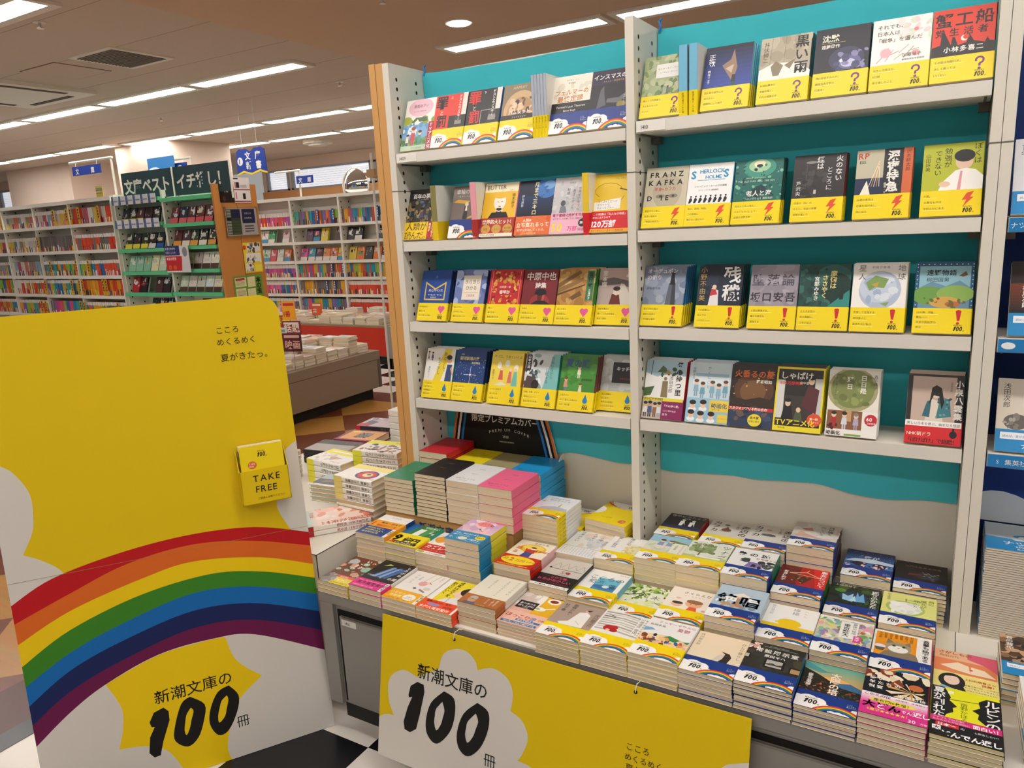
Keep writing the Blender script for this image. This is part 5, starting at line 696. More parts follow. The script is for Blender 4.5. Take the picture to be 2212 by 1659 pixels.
for k, x, n in (('runner', -1.374, 4), ('galaxy', -1.2645, 4), ('lets_talk', -1.139, 3), ('rotation', -1.0255, 5), ('garden', -.9125, 3)): shelf(k, x, ZL[3], n)
for k, x, n in (('wonder', -.665, 1), ('desire', -.52, 4), ('black_rain', -.398, 3), ('silence', -.285, 2), ('war_choice', -.176, 2), ('crab_ship', -.0685, 1)): shelf(k, x, ZR[0], n, .0115)
for i in range(2): spine_out('desire', -.5685 + .0235 * i, ZR[0], 'pale blue spine turned sideways, %s the upside-down duck cover' % ('one place away from', 'right next to')[i], .0195)
for k, x, n in (('metamorphosis', -.664, 1), ('detective', -.558, 2), ('old_man', -.449, 3), ('smoke', -.321, 3), ('night_express', -.195, 3), ('olive_boy', -.0705, 1)): shelf(k, x, ZR[1], n, .0115)
for k, x, n in (('tower', -.67, 5), ('remains', -.533, 4), ('decadence', -.409, 1), ('sorcery', -.3005, 1), ('globe', -.191, 3), ('folk_tales', -.0705, 3)): shelf(k, x, ZR[2], n)
for k, x, n in (('mothers', -.669, 4), ('secrets', -.5555, 4), ('fireflies', -.452, 3), ('spirit_tale', -.346, 4), ('tea_days', -.231, 3), ('ghost_tales', -.0715, 4)): shelf(k, x, ZR[3], n)
shelf('pale_blue_bay', .085, 1.306, 1); shelf('ember_dusk', .097, 1.072, 1); shelf('helmet', .093, .834, 1)
shelf('ruins', .225, .834, 1)

# ================================================================ books lying on the table
TZ = TAB
def row(y, items, z0=None):
    for k, x, zt, n in items: stack(k, x, y, ZZ + zt, n, z0 or TZ)
row(1.273, (('brown_motifs', -1.392, -.893, 3), ('blue_feathers', -1.2815, -.882, 3), ('swing', -1.1745, -.891, 3), ('profile_girl', -1.0675, -.893, 3),
            ('white_robe', -.7385, -.877, 6), ('red_camellia', -.6315, -.873, 6), ('fair_crowd', -.5245, -.866, 6), ('penguin', -.4175, -.872, 6), ('picture_frames', -.31, -.866, 8), ('sunset_tower', -.2025, -.883, 6), ('phoenix', -.095, -.863, 6), ('two_profiles', .014, -.870, 7)))
row(1.295, (('cream_quiet', -.9595, -.866, 5), ('spoon', -.8515, -.888, 5)))
RISE = (.024, .032, .055)
row(1.438, (('exam_favourite', -1.4, -.826, 5), ('nine_hundred_million', -1.2985, -.838, 4), ('red_orange', -1.1925, -.846, 5), ('pink_sky', -1.0925, -.789, 6),
            ('factory', -.8465, -.861, 3), ('blue_prescription', -.7415, -.8705, 3), ('tree_canopy', -.6355, -.886, 1), ('two_children', -.5285, -.8715, 3), ('white_castle', -.4155, -.8415, 4), ('lemon', -.3085, -.863, 3), ('patchwork', -.202, -.866, 3)), TZ + RISE[0])
row(1.438, (('orange_cat', -.0945, -.873, 4), ('open_book', .0155, -.8875, 4)))
row(1.46, (('dancing_purse', -.959, -.840, 4),), TZ + RISE[0])
row(1.62, (('small_traveller', -.963, -.770, 11),), TZ + RISE[1])
row(1.596, (('doodle_town', -.853, -.849, 3), ('yellow_scribble', -.7435, -.8435, 4), ('two_friends', -.6345, -.8205, 5), ('watercolour_tree', -.531, -.8185, 4), ('owl_castle', -.4235, -.8185, 3), ('hanger', -.311, -.8405, 3)), TZ + RISE[1])
row(1.594, (('blue_flames', -.2, -.8625, 4), ('pomelo', -.091, -.8605, 5)))
row(1.749, (('night_walkers', -.640, -.821, 3), ('brown_shell', -.522, -.821, 3), ('grey_pebble', -.4145, -.816, 3), ('strong_wind', -.306, -.789, 4)), TZ + RISE[2])
row(1.749, (('night_blossom', -.1845, -.841, 4), ('drawn_hands', -.0745, -.850, 8)))
t = thing('display_riser', 'low white stepped riser hidden under the rear paperback piles', 'riser', (0, 0, TZ + .0003))
b = MB(); b.box(-1.402, 1.44, 0, -.988, 1.56, RISE[0] - .0006, WHITE); b.box(-.955, 1.44, 0, -.10, 1.585, RISE[0] - .0006, WHITE); b.obj('front_step', t)
b = MB(); b.box(-.955, 1.615, 0, -.215, 1.737, RISE[1] - .0006, WHITE); b.obj('middle_step', t)
b = MB(); b.box(-.636, 1.7425, 0, -.21, 1.893, RISE[2] - .0006, WHITE); b.obj('rear_step', t)
stack('ruins', .125, 1.50, ZZ - .86, 6, TZ); stack('white_reading', .152, 1.335, ZZ - .85, 6, TZ, a=.02)

# the boxed set of limited covers
t = thing('cardboard_box', 'open-topped looking brown carton with blue printing under the coloured covers', 'box', (-1.183, 1.72, TZ))
b = MB(); b.prism([(-.219, -.147), (.219, -.147), (.219, .158), (-.2085, .158), (-.2085, .018), (-.219, .018)], 0, .112, KRAFT)
b.box(-.2, .012, .112, .112, .156, .17, KRAFT)
text(b, '新潮文庫フェア', -.098, .072, .030, '1F3A66', MATTE, lambda p: (p[0], -.1474, p[1]), B1, sp=1.02); b.obj('body', t)
b = MB(); b.box(-.2195, -.1476, .1085, .2195, -.1462, .1125, mat('carton_edge', '8A6636', .9)); b.box(.2185, -.1476, 0, .2196, .158, .1125, MATS['carton_edge']); b.obj('fold', t)
BZ = TZ + .1128
for k, x, zt, n in (('green_plain', -1.3985, -.708, 8), ('black_plain', -1.2835, -.683, 12), ('white_plain', -1.1755, -.688, 7), ('pink_plain', -1.0695, -.690, 5)):
    stack(k, x, 1.574, ZZ + zt, n, BZ, group='limited plain-coloured paperbacks')
for k, x, zt, n in (('red_plain', -1.385, -.674, 4), ('lemon_plain', -1.2765, -.699, 3), ('khaki_plain', -1.1705, -.700, 3), ('azure_plain', -1.0655, -.698, 6)):
    stack(k, x, 1.729, ZZ + zt, n, BZ if k[0] == 'a' else BZ + .0582, w=.104, group='limited plain-coloured paperbacks')
# black header board behind them
t = thing('header_board', 'black arched header board with rainbow edges behind coloured paperbacks', 'sign', (-1.17, 1.8895, BZ))
LB = [(-.214, 0), (.196, 0), (.188, .09), (.170, .17), (.150, .24), (-.172, .24), (-.188, .17), (-.204, .09)]
b = MB(); Mx = Matrix.Rotation(PI / 2, 4, 'X'); b.prism(LB, 0, .004, MATTE, '14130F', Mx, 'E8E4DA')
f = lambda p: (p[0], -.0045, p[1])
for j, c in enumerate(('E8782E', 'F2EFE6', '2A7CC4')):
    o = .016 * j; wd = .008
    for sgn, pts in ((-1, LB[5:] + LB[:1]), (1, LB[1:5])):
        pts = sorted(pts, key=lambda q: q[1])
        for (x0, y0), (x1, y1) in zip(pts, pts[1:]):
            q = [(x0 - sgn * o, y0), (x0 - sgn * (o + wd), y0), (x1 - sgn * (o + wd), y1), (x1 - sgn * o, y1)]
            if sgn > 0: q = q[::-1]
            b.face([f(p) for p in q[::-1]], MATTE, c)
text(b, '限定プレミアムカバー', -.118, .205, .0245, 'EDE9DC', MATTE, f, B1, sp=.98)
for i, ch in enumerate('PREMIUM COVER'):
    a = (i - 6) * .055; text(b, ch, .018 + .21 * math.sin(a) - .004, -.03 + .21 * math.cos(a), .0125, 'D9D4C4', MATTE, f)
text(b, '2025', -.006, .158, .011, 'D9D4C4', MATTE, f); text(b, 'SHINCHO BUNKO', -.018, .143, .0065, 'D9D4C4', MATTE, f)
b.obj('board', t)
b = MB(); b.prism([(-.12, 0), (.0, 0), (.0, .13), (-.02, .125), (-.09, .06), (-.12, .04)], .2, .203, MATTE, 'EAE6DC', Matrix(((0, 0, 1, 0), (1, 0, 0, 0), (0, 1, 0, 0), (0, 0, 0, 1)))); b.obj('side_wing', t)

# yellow catalogue booklets at the back of the table
def booklet_art(b, w, h, z, flip):
    W, H = w * 1000, h * 1000
    o = [('r', 0, 0, W, H, YEL), ('R', W * .5, -60, 96, 22), ('e', W * .5, -30, 62, 66, 'F7F4EC'), ('e', W, 70, 22, 26, 'F7F4EC'), ('L', 36, 12, 12, '15130F'), ('e', 24, 118, 11, 11, 'E2702E'), ('t', 'TAKE', 16, 119, 5, 'FFF'), ('t', 'FREE', 16, 113, 5, 'FFF'), ('t', 'こころめくるめく', 62, 110, 4, '3A3410'), ('t', '夏がきたっ。', 62, 104, 4, '3A3410')]
    paint(b, o, W, H, z, base=lambda p: (w - p[0], h - p[1], p[2]) if flip else p)
def booklet(label, M, t, art, w=.125, h=.145, side='F2D92A'):
    r = thing('catalogue_booklet', label, 'booklet', group='yellow catalogue booklets'); r.matrix_basis = M
    b = MB(); shell(b, w, h, t, 0, h, 0, .0003, YEL, side, 'F4F2EC'); 
    if art: booklet_art(b, w, h, t, True)
    b.obj('cover', r); link('pages', pages_mesh(w, h, t), r)
for j, (x, a, n, y) in enumerate(((-.972, -.02, 5, 1.745), (-.838, -.08, 7, 1.748))):
    for i in range(n): booklet(f'yellow rainbow catalogue booklet {"behind the tall white pile" if j == 0 else "by the white shelf post"}, {ORD[n - 1 - i] + " from the top" if i < n - 1 else "topmost"}', flat(x, y, TZ + .0004 + .0165 * i, a if i < n - 1 else a - .05), .0155, i == n - 1)
# tall pile of fair booklets in the blue bay
nb = 40
for i in range(nb):
    r = thing('fair_booklet', f'{"topmost fair booklet with white wave and drawn boat" if i == nb - 1 else "thin pale blue fair booklet in the tall pile under the wave cover"}', 'booklet', group='fair booklets in the blue bay')
    r.matrix_basis = flat(.094 + rnd.uniform(-.0012, .0012), 1.742, TZ + .0004 + .0052 * i, 0)
    k = ('fair', i == nb - 1, i % 3)
    if k not in MESH:
        b = MB(); w_, h_, t_ = .148, .150, .0046; c = ('7FA6C4', '9AB4C8', 'C4CED6')[i % 3]; shell(b, w_, h_, t_, 0, h_, 0, .0003, '2289C8', c, c, .0008)
        if i == nb - 1: paint(b, [G(0, 0, 148, 80, '1F86C8', '3FA0D8'), ('e', 40, 92, 70, 26, 'D8E4EA'), ('r', 0, 96, 148, 54, 'D8E4EA'), ('e', 110, 80, 60, 16, '3FA0D8'), P('E8EEF2', 46, 66, 92, 66, 84, 58, 54, 58), P('F4F6F8', 56, 68, 80, 68, 76, 86, 62, 82), T('ナツイチ', 30, 32, 22, 'F4F8FA', B1), T('2025', 52, 20, 10, 'F4F8FA', B1), T('集英社文庫', 54, 8, 7, 'F4F8FA')], 147, 150, t_)
        MESH[k] = [('cover', b.data('cover')), ('pages', pages_mesh(w_, h_, t_))]
    for n_, me in MESH[k]: link(n_, me, r)
t = thing('wave_poster', 'dark blue poster with a white wave behind the booklet pile', 'poster', (.0795, 1.8985, .63))
b = MB(); b.box(0, 0, 0, .71, .003, .165, MATTE, '163A86')
f = lambda p: (p[0], -.0004, p[1])
b.mesh([f((.0, .0)), *[f((.71 * i / 30, .055 + .018 * math.sin(i * .62 + .6))) for i in range(31)], f((.71, 0))], [tuple(range(32, -1, -1))], MATTE, 'D6DEE6'); b.obj('sheet', t)

# ================================================================ hardcovers on the end counter
EZ = .4813; KE = 1.035
HARD = dict(
    manga=('pink sketch cover and red spine writing', 'EFD8CC', 'F4F1EC', [G(0, 0, 148, 40, '9CCFC8', 'EFD8CC', 8), N(0, 40, 148, 170, 'E8A08A F2C4B4 F4E4DC D8806A', 30, 16, 4), V('私が見た未来', 120, 200, 26, 'B8403A', B1, .98), T('完全版', 20, 20, 14, 'B8403A')], '私が見た未来 完全版', 'B02028'),
    chef=('pale yellow band and round red picture', 'F2F1EC', 'F4F3EE', [R(0, 0, 34, 190, 'F1E58A'), E(72, 100, 34, 40, '5A3A7A'), E(72, 100, 27, 32, 'D8402E'), E(72, 102, 15, 18, 'EDE3B0'), E(68, 104, 6, 8, '4A7A3A'), V('日々の皿', 100, 150, 12, '8A7A5A')], '小島家 三日月書店', None),
    chess=('lime band and brown scattered figures', 'EFEAE4', 'F2EDEA', [R(0, 0, 40, 190, 'EAEA3A'), N(44, 20, 80, 150, '8A6A4A B59A7A 5A4434 2A2422', 34, 9, 6), V('それはまだ', 20, 170, 12, '4A4A14'), V('誰も知らない', 60, 160, 12, 'FFF')], 'とっておきのことば', None),
    rabbit=('lime and white wrapper with pale picture', 'F0F0EC', 'F2F2EE', [R(0, 0, 44, 190, 'EEEA3E'), R(14, 20, 12, 150, 'F6F6F0'), P('C4B09A', 60, 60, 100, 90, 70, 130), N(50, 20, 70, 60, 'D8D4CC E4DAD0', 14, 8, 3), V('はじまり', 110, 160, 13, '9A948C')], 'はじまりの庭で', None),
    noir=('black band along a grey cover', 'A8A29A', '1E1B1B', [R(0, 0, 50, 190, '1E1B1B'), V('黒い海', 24, 170, 20, '7A2A2A', B1), V('新刊', 42, 170, 14, '8A8580')], '黒い海', None),
    ink=('orange cover with a dark scribbled oval', '8A2440', '8A2440', [R(12, 14, 110, 160, 'E8A040'), E(66, 100, 36, 34, '8A7A6A'), N(34, 70, 66, 60, '2A2420 4A4038', 40, 5, 8), Ln(36, 80, 104, 122, 4, '17130F'), E(24, 40, 12, 20, 'F0D03A')], '夜の果て', None),
    violet=('mauve cover with grey brush lettering', 'C9B4BC', '2A2228', [R(0, 0, 40, 190, 'B8A4B0'), P('5A5A6A', 40, 20, 130, 20, 130, 60, 60, 70), N(4, 10, 34, 170, '5A4A58 EDE6EA', 24, 6, 2), R(96, 0, 34, 60, 'C8202E')], '風の町', 'C8202E'),
    blank=('plain off-white wrapper', 'ECECE6', 'EDEDE8', [V('余白', 70, 120, 12, 'C4C4BC')], '余白', None),
    tan=('cream cover with a small brown drawing', 'EFE8DA', 'E8E0D0', [E(60, 90, 24, 12, 'C88A5A'), N(40, 80, 44, 22, 'A86A3E E0B48A', 12, 4, 3)], '小さな木', None),
    shore=('grey shore photograph and pink corner', 'B9CCD0', 'EDEAE4', [R(0, 0, 106, 60, '5A5E64'), P('8A7A6A', 20, 30, 90, 40, 80, 56, 30, 52), R(0, 104, 60, 46, 'F2D8D8'), T('花', 8, 116, 22, 'E0606A'), R(0, 0, 106, 14, 'EDEAE4'), T('鳥がぼくらは', 8, 3, 8, '4A4A4A')], 'しま', None))
def hard_data(k, w, h, t, art):
    key = ('hard', k, w, h, t, art)
    if key in MESH: return MESH[key]
    ph, bg, sp, ops, title, foot = HARD[k]; b = MB(); shell(b, w, h, t, 0, h, 0, .0018, bg, sp, bg, .004)
    if art: paint(b, ops, w * 1000 - 1, h * 1000, t, step=4e-5)
    o = [V(title, t * 500, h * 1000 - 8, t * 620, 'B8403A' if foot == 'B02028' else '6A645C', B1, 1.05)]
    if foot: o.insert(0, R(0, 0, t * 1000, 22, foot))
    elif k in ('chef', 'chess', 'rabbit'): o.insert(0, R(0, 0, t * 1000, w * 300, {'chef': 'EFE28A', 'chess': 'EAEA3A', 'rabbit': 'EEEA3E'}[k]))
    paint(b, o, t * 1000, h * 1000, 0, base=lambda p: (w + .0002 + p[2], p[1], t - p[0]))
    b2 = MB(); b2.box(.003, .003, .0019, w - .003, h - .003, t - .0019, PAGES)
    MESH[key] = [('cover', b.data('cover')), ('pages', b2.data('pages'))]
    return MESH[key]
def hard(k, x, y, a, w, h, t, n, spine=True, flipped=0, z=EZ):
    """pile with the spines towards the aisle; the lowest FLIPPED ones turned round"""
    ph = HARD[k][0]; x, y, w, h, t = x * KE, y * KE, round(w * KE, 4), round(h * KE, 4), round(t * KE, 4)
    for i in range(n):
        top = i == n - 1; fl = i < flipped
        M = Matrix.Translation((x, y, z + .0003 + i * (t + .0008))) @ Matrix.Rotation(a + rnd.uniform(-.02, .02) * (not top), 4, 'Z')
        if spine and not fl: M = M @ Matrix(((0, 1, 0, 0), (-1, 0, 0, w), (0, 0, 1, 0), (0, 0, 0, 1)))
        elif fl: M = M @ Matrix(((0, -1, 0, h), (1, 0, 0, 0), (0, 0, 1, 0), (0, 0, 0, 1)))
        r = thing('hardcover', f'hardcover with {ph}, topmost of its pile' if top else f'{ORD[n - 1 - i]} copy down under the {ph}', 'book', group='hardcovers on the end counter'); r.matrix_basis = M
        for nn, me in hard_data(k, w, h, t, top): link(nn, me, r)
hard('manga', -1.512, 1.362, .88, .128, .182, .0145, 2)
hard('chef', -1.555, 1.53, -.03, .112, .15, .0172, 7, flipped=3)
hard('chess', -1.685, 1.755, .12, .12, .172, .0195, 6)
hard('rabbit', -1.86, 1.715, -.1, .12, .17, .0205, 4)
hard('tan', -1.99, 1.55, .25, .12, .17, .016, 6, spine=False)
hard('shore', -1.72, 1.585, .1, .12, .10, .013, 4, spine=False)
hard('noir', -2.03, 1.86, .12, .13, .18, .026, 2)
hard('ink', -2.03, 2.02, .14, .13, .172, .024, 2)
hard('violet', -2.08, 2.2, .12, .13, .172, .024, 2)
hard('blank', -1.9, 2.2, -.05, .13, .185, .0255, 5)
t = thing('sign_tent', 'small yellow folded sign with hazard stripes among hardcovers', 'sign', (-1.796, 1.527, EZ), Matrix.Rotation(-.44, 4, 'Z'))
for nm, s in (('front_leaf', 1), ('back_leaf', -1)):
    b = MB(); M = Matrix.Translation((0, .022 * (1 - s), 0)) @ Matrix.Rotation(PI / 2 - s * .17, 4, 'X'); b.box(0, 0, -.0008, .105, .125, .0008, MATTE, 'F0EDE4', M)
    if s > 0:
        g = lambda p: tuple(M @ Vector((p[0], p[1], .001 + (p[2] if len(p) > 2 else 0))))
        paint(b, [R(0, 0, 105, 125, 'F1CE1C'), *[q for i in range(9) for q in (P('17130F', 12 * i, 116, 12 * i + 5, 116, 12 * i + 10, 125, 12 * i + 5, 125), P('17130F', 12 * i, 0, 12 * i + 5, 0, 12 * i + 10, 9, 12 * i + 5, 9))], R(22, 46, 64, 62, '9CC4E0'), E(54, 70, 12, 12, 'F2F4F6'), T('新発売', 28, 86, 16, '3A5A2A', B1), T('話題作', 22, 22, 16, 'D8602A', B1)], 105, 125, 0, MATTE, base=g)
    b.obj(nm, t)
t = thing('white_card', 'plain white rounded card standing behind the hardcovers', 'sign', (-2.19, 1.65, EZ), Matrix.Rotation(.35, 4, 'Z'))
b = MB(); b.prism([(0, 0), (.14, 0), (.14, .15), (.132, .16), (0, .16)], 0, .003, MATTE, 'EFEAE2', Matrix.Rotation(PI / 2, 4, 'X')); b.obj('panel', t)
b = MB(); b.box(.03, 0, 0, .11, .05, .002, MATTE, 'E4DED4'); b.obj('foot', t)

# ================================================================ the big yellow standee
d = Vector((.55, .835, 0)).normalized(); nb_ = Vector((-d.y, d.x, 0)); tl = math.radians(7)
u = Vector((0, 0, 1)) * math.cos(tl) + nb_ * math.sin(tl); nn = d.cross(u)
S0 = Vector((-1.40556, 1.28899, .001)) - d * .686
t = thing('standee', 'tall yellow cardboard standee with a printed rainbow and large numerals', 'standee'); t.matrix_basis = M3((d, u, nn), S0)
def arc(cx, cy, r, a0, a1, n=8): return [(cx + r * math.cos(a0 + (a1 - a0) * i / n), cy + r * math.sin(a0 + (a1 - a0) * i / n)) for i in range(n + 1)]
OUT = [(0, 0), (.686, 0)] + arc(.636, 1.15, .05, 0, PI / 2) + arc(.05, 1.15, .05, PI / 2, PI)
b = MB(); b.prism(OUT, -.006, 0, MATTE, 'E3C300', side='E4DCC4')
zs = [.0002]
def lay(pts, c, close=None):
    zs[0] += .00004
    P_ = clipbox([(p[0] * 1000, p[1] * 1000) for p in pts], 686, 1200)
    if len(P_) < 3: return
    if sum(a[0] * q[1] - a[1] * q[0] for a, q in zip(P_, P_[1:] + P_[:1])) < 0: P_ = P_[::-1]
    b.face([(p[0] / 1000, p[1] / 1000, zs[0]) for p in P_], MATTE, c)
def curve(pts, n=7):                          # smooth line through the points
    out = []; Q = [pts[0]] + list(pts) + [pts[-1]]
    for i in range(1, len(Q) - 2):
        p0, p1, p2, p3 = (Vector(q) for q in Q[i - 1:i + 3])
        for k in range(n):
            s = k / n; out.append(tuple(.5 * ((2 * p1) + (p2 - p0) * s + (2 * p0 - 5 * p1 + 4 * p2 - p3) * s * s + (3 * p1 - p0 - 3 * p2 + p3) * s ** 3)))
    return out + [tuple(pts[-1])]
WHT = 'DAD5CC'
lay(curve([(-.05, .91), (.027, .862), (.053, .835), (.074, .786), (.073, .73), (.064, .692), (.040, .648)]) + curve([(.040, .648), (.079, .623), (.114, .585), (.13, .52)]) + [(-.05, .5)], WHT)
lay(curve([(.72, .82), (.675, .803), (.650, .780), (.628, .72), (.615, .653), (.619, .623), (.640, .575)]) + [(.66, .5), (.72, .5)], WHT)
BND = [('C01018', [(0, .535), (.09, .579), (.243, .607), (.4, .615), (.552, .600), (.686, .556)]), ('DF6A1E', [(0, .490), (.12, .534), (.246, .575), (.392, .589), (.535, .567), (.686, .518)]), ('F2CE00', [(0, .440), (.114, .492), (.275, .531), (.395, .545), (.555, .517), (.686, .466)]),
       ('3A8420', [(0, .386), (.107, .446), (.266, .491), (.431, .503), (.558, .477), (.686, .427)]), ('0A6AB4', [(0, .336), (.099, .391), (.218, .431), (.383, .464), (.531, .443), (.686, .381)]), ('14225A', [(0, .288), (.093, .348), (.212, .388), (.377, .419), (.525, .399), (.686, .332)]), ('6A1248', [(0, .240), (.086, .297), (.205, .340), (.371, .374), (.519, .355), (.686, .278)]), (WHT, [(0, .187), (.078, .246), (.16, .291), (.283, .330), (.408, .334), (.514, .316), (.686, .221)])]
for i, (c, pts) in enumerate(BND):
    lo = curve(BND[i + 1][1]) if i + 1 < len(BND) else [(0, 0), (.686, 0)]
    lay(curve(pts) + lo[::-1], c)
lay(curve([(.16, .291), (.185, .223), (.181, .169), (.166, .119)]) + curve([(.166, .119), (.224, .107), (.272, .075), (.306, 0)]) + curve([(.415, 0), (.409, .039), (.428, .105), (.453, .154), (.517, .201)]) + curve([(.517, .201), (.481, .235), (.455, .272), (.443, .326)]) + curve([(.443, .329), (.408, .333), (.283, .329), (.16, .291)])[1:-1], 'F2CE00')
zs[0] += .0001; f = lambda p: (p[0], p[1], zs[0]); K = '141210'
S1 = [(-.446, .164), (-.433, .186), (-.41, .192), (-.4, .179), (-.401, .155), (-.422, .106), (-.433, .072), (-.447, .071), (-.457, .086), (-.45, .126), (-.436, .149), (-.443, .151)]
b.face([f((x + .686, y)) for x, y in S1[::-1]], MATTE, K)
def smoothring(o, i, dx, flip=False):
    O = curve(o + o[:1], 4)[:-1]; I = curve(i + i[:1], 6)[:-1]
    n = 32
    def rs(Q): return [Q[int(k * len(Q) / n) % len(Q)] for k in range(n)]
    O, I = rs(O), rs(I)
    for k in range(n):
        k2 = (k + 1) % n; b.face([f((p[0] + dx, p[1])) for p in (O[k2], O[k], I[k], I[k2])], MATTE, K)
smoothring([(-.347, .2), (-.316, .169), (-.323, .128), (-.342, .087), (-.369, .072), (-.395, .096), (-.393, .129), (-.37, .187)], [(-.349, .171), (-.344, .16), (-.352, .138), (-.359, .117), (-.368, .103), (-.371, .116), (-.367, .136), (-.361, .156)], .686)
smoothring([(-.253, .2), (-.233, .166), (-.242, .124), (-.27, .08), (-.296, .078), (-.311, .114), (-.303, .155), (-.281, .191)], [(-.261, .175), (-.259, .162), (-.266, .14), (-.273, .121), (-.288, .109), (-.289, .126), (-.283, .146), (-.275, .165)], .686)
text(b, '新潮文庫の', .258, .207, .0375, K, MATTE, f, .006); text(b, '冊', .438, .082, .034, K, MATTE, f)
text(b, 'こころ', .525, 1.112, .0195, K, MATTE, f); text(b, 'めくるめく', .524, 1.082, .0195, K, MATTE, f); text(b, '夏がきたっ。', .528, 1.041, .0215, K, MATTE, f)
b.face([f(p) for p in ((0, .586), (.686, .5725), (.686, .5733), (0, .5868))], MATTE, '9A8A60')
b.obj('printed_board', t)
b = MB(); b.prism([(.2, 0), (.46, 0), (.40, .8), (.26, .8)], -.003, .003, MATTE, 'D8CDB4', Matrix.Translation((0, .004, -.26)) @ Matrix.Rotation(.30, 4, 'X')); b.obj('easel_back', t)
b = MB(); hx0, hy0, hw, hh, hd = .530, .668, .120, .088, .044
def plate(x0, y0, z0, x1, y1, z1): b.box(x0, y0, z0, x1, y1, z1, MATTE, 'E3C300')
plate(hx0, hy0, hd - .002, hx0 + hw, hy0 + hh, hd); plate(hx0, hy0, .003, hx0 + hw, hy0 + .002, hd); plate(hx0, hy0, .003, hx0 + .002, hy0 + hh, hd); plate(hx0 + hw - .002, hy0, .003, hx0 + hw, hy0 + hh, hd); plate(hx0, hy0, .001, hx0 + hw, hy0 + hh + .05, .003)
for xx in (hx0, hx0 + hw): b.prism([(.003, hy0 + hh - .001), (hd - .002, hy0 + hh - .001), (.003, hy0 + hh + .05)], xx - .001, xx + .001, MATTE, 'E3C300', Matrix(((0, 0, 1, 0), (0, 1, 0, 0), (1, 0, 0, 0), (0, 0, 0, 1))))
g = lambda p: (p[0], p[1], hd + .0004)
text(b, 'TAKE', hx0 + .030, hy0 + .058, .0235, K, MATTE, g, .008, slant=.05, sp=1.12); text(b, 'FREE', hx0 + .034, hy0 + .030, .0235, K, MATTE, g, .008, slant=.05, sp=1.12); text(b, 'ご自由にお取りください', hx0 + .036, hy0 + .012, .0062, K, MATTE, g)
b.obj('leaflet_holder', t)
for i in range(3):
    w_, h_ = .108, .148
    r = thing('catalogue_booklet', 'yellow catalogue booklet in the standee holder, ' + ('at the back', 'in the middle', 'at the front')[i], 'booklet', group='booklets in the standee holder')
    r.matrix_basis = t.matrix_basis @ Matrix.Translation((hx0 + .006, hy0 + .0035, .006 + .0115 * i))
    b = MB(); shell(b, w_, h_, .0105, 0, h_, 0, .0003, YEL, 'F2D92A', 'F4F2EC')
    for j, c in enumerate(RAIN[::-1]): b.face([(-.0004, h_ - .012 - .008 * j, .0004), (-.0004, h_ - .012 - .008 * j, .0101), (-.0004, h_ - .02 - .008 * j, .0101), (-.0004, h_ - .02 - .008 * j, .0004)], PRINT, c)
    if i == 2: paint(b, [('L', 43, 117, 12, K), E(28, 98, 11, 10, 'E2702E'), T('TAKE', 20, 99, 5.4, 'F8F0E0', B1), T('FREE', 20, 92.5, 5.4, 'F8F0E0', B1)], 108, 148, .0105)
    b.obj('cover', r); link('pages', pages_mesh(w_, h_, .0105), r)

# ================================================================ the hanging banner on the cabinet
ta = math.atan2(.065, .353); e2 = Vector((0, math.sin(ta), math.cos(ta)))
BW_, BH_ = .896, .359
t = thing('banner', 'wide yellow printed banner hanging on the cabinet front', 'banner'); t.matrix_basis = M3(((1, 0, 0), e2, Vector((1, 0, 0)).cross(e2)), (-1.17, 1.203, ZZ - 1.29))
b = MB(); b.box(0, 0, -.003, BW_, BH_, 0, MATTE, 'E3C300'); zs[0] = .0002
def layb(pts, c):
    zs[0] += .00004
    P_ = clipbox([(p[0] * 1000, (BH_ - p[1]) * 1000) for p in pts], 896, 359)
    if len(P_) < 3: return
    if sum(a[0] * q[1] - a[1] * q[0] for a, q in zip(P_, P_[1:] + P_[:1])) < 0: P_ = P_[::-1]
    b.face([(p[0] / 1000, p[1] / 1000, zs[0]) for p in P_], MATTE, c)
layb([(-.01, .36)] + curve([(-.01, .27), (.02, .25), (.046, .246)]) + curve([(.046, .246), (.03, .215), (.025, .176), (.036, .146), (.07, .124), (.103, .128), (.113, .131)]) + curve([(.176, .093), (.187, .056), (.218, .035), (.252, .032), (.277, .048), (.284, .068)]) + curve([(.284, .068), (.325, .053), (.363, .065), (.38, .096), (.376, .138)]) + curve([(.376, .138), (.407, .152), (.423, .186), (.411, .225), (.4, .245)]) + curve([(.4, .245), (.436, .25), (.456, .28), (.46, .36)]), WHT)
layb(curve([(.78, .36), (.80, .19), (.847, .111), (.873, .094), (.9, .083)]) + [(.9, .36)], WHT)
for i, c in enumerate(('C01018', 'DF6A1E', 'F2CE00', '3A8420', '0A6AB4', '14225A', '6A1248')):
    layb(curve([(.46 + .01 * i, .36), (.56, .335 + .012 * i), (.68, .322 + .012 * i), (.80, .335 + .012 * i), (.88 - .01 * i, .36)]) + [(.7, .40)], c)
zs[0] += .0001; f = lambda p: (p[0], BH_ - p[1], zs[0])
f2 = lambda p: (p[0], p[1], zs[0])
b.face([f(p) for p in [(.089, .182), (.095, .157), (.115, .142), (.134, .144), (.137, .161), (.126, .218), (.116, .259), (.098, .273), (.081, .27), (.077, .252), (.088, .213), (.101, .183), (.091, .187)][::-1]], MATTE, K)
def ringb(o, i):
    n = 32; O = curve(o + o[:1], 4)[:-1]; I = curve(i + i[:1], 6)[:-1]
    O = [O[int(k * len(O) / n)] for k in range(n)]; I = [I[int(k * len(I) / n)] for k in range(n)]
    for k in range(n): k2 = (k + 1) % n; b.face([f(p) for p in (O[k], I[k], I[k2], O[k2])], MATTE, K)
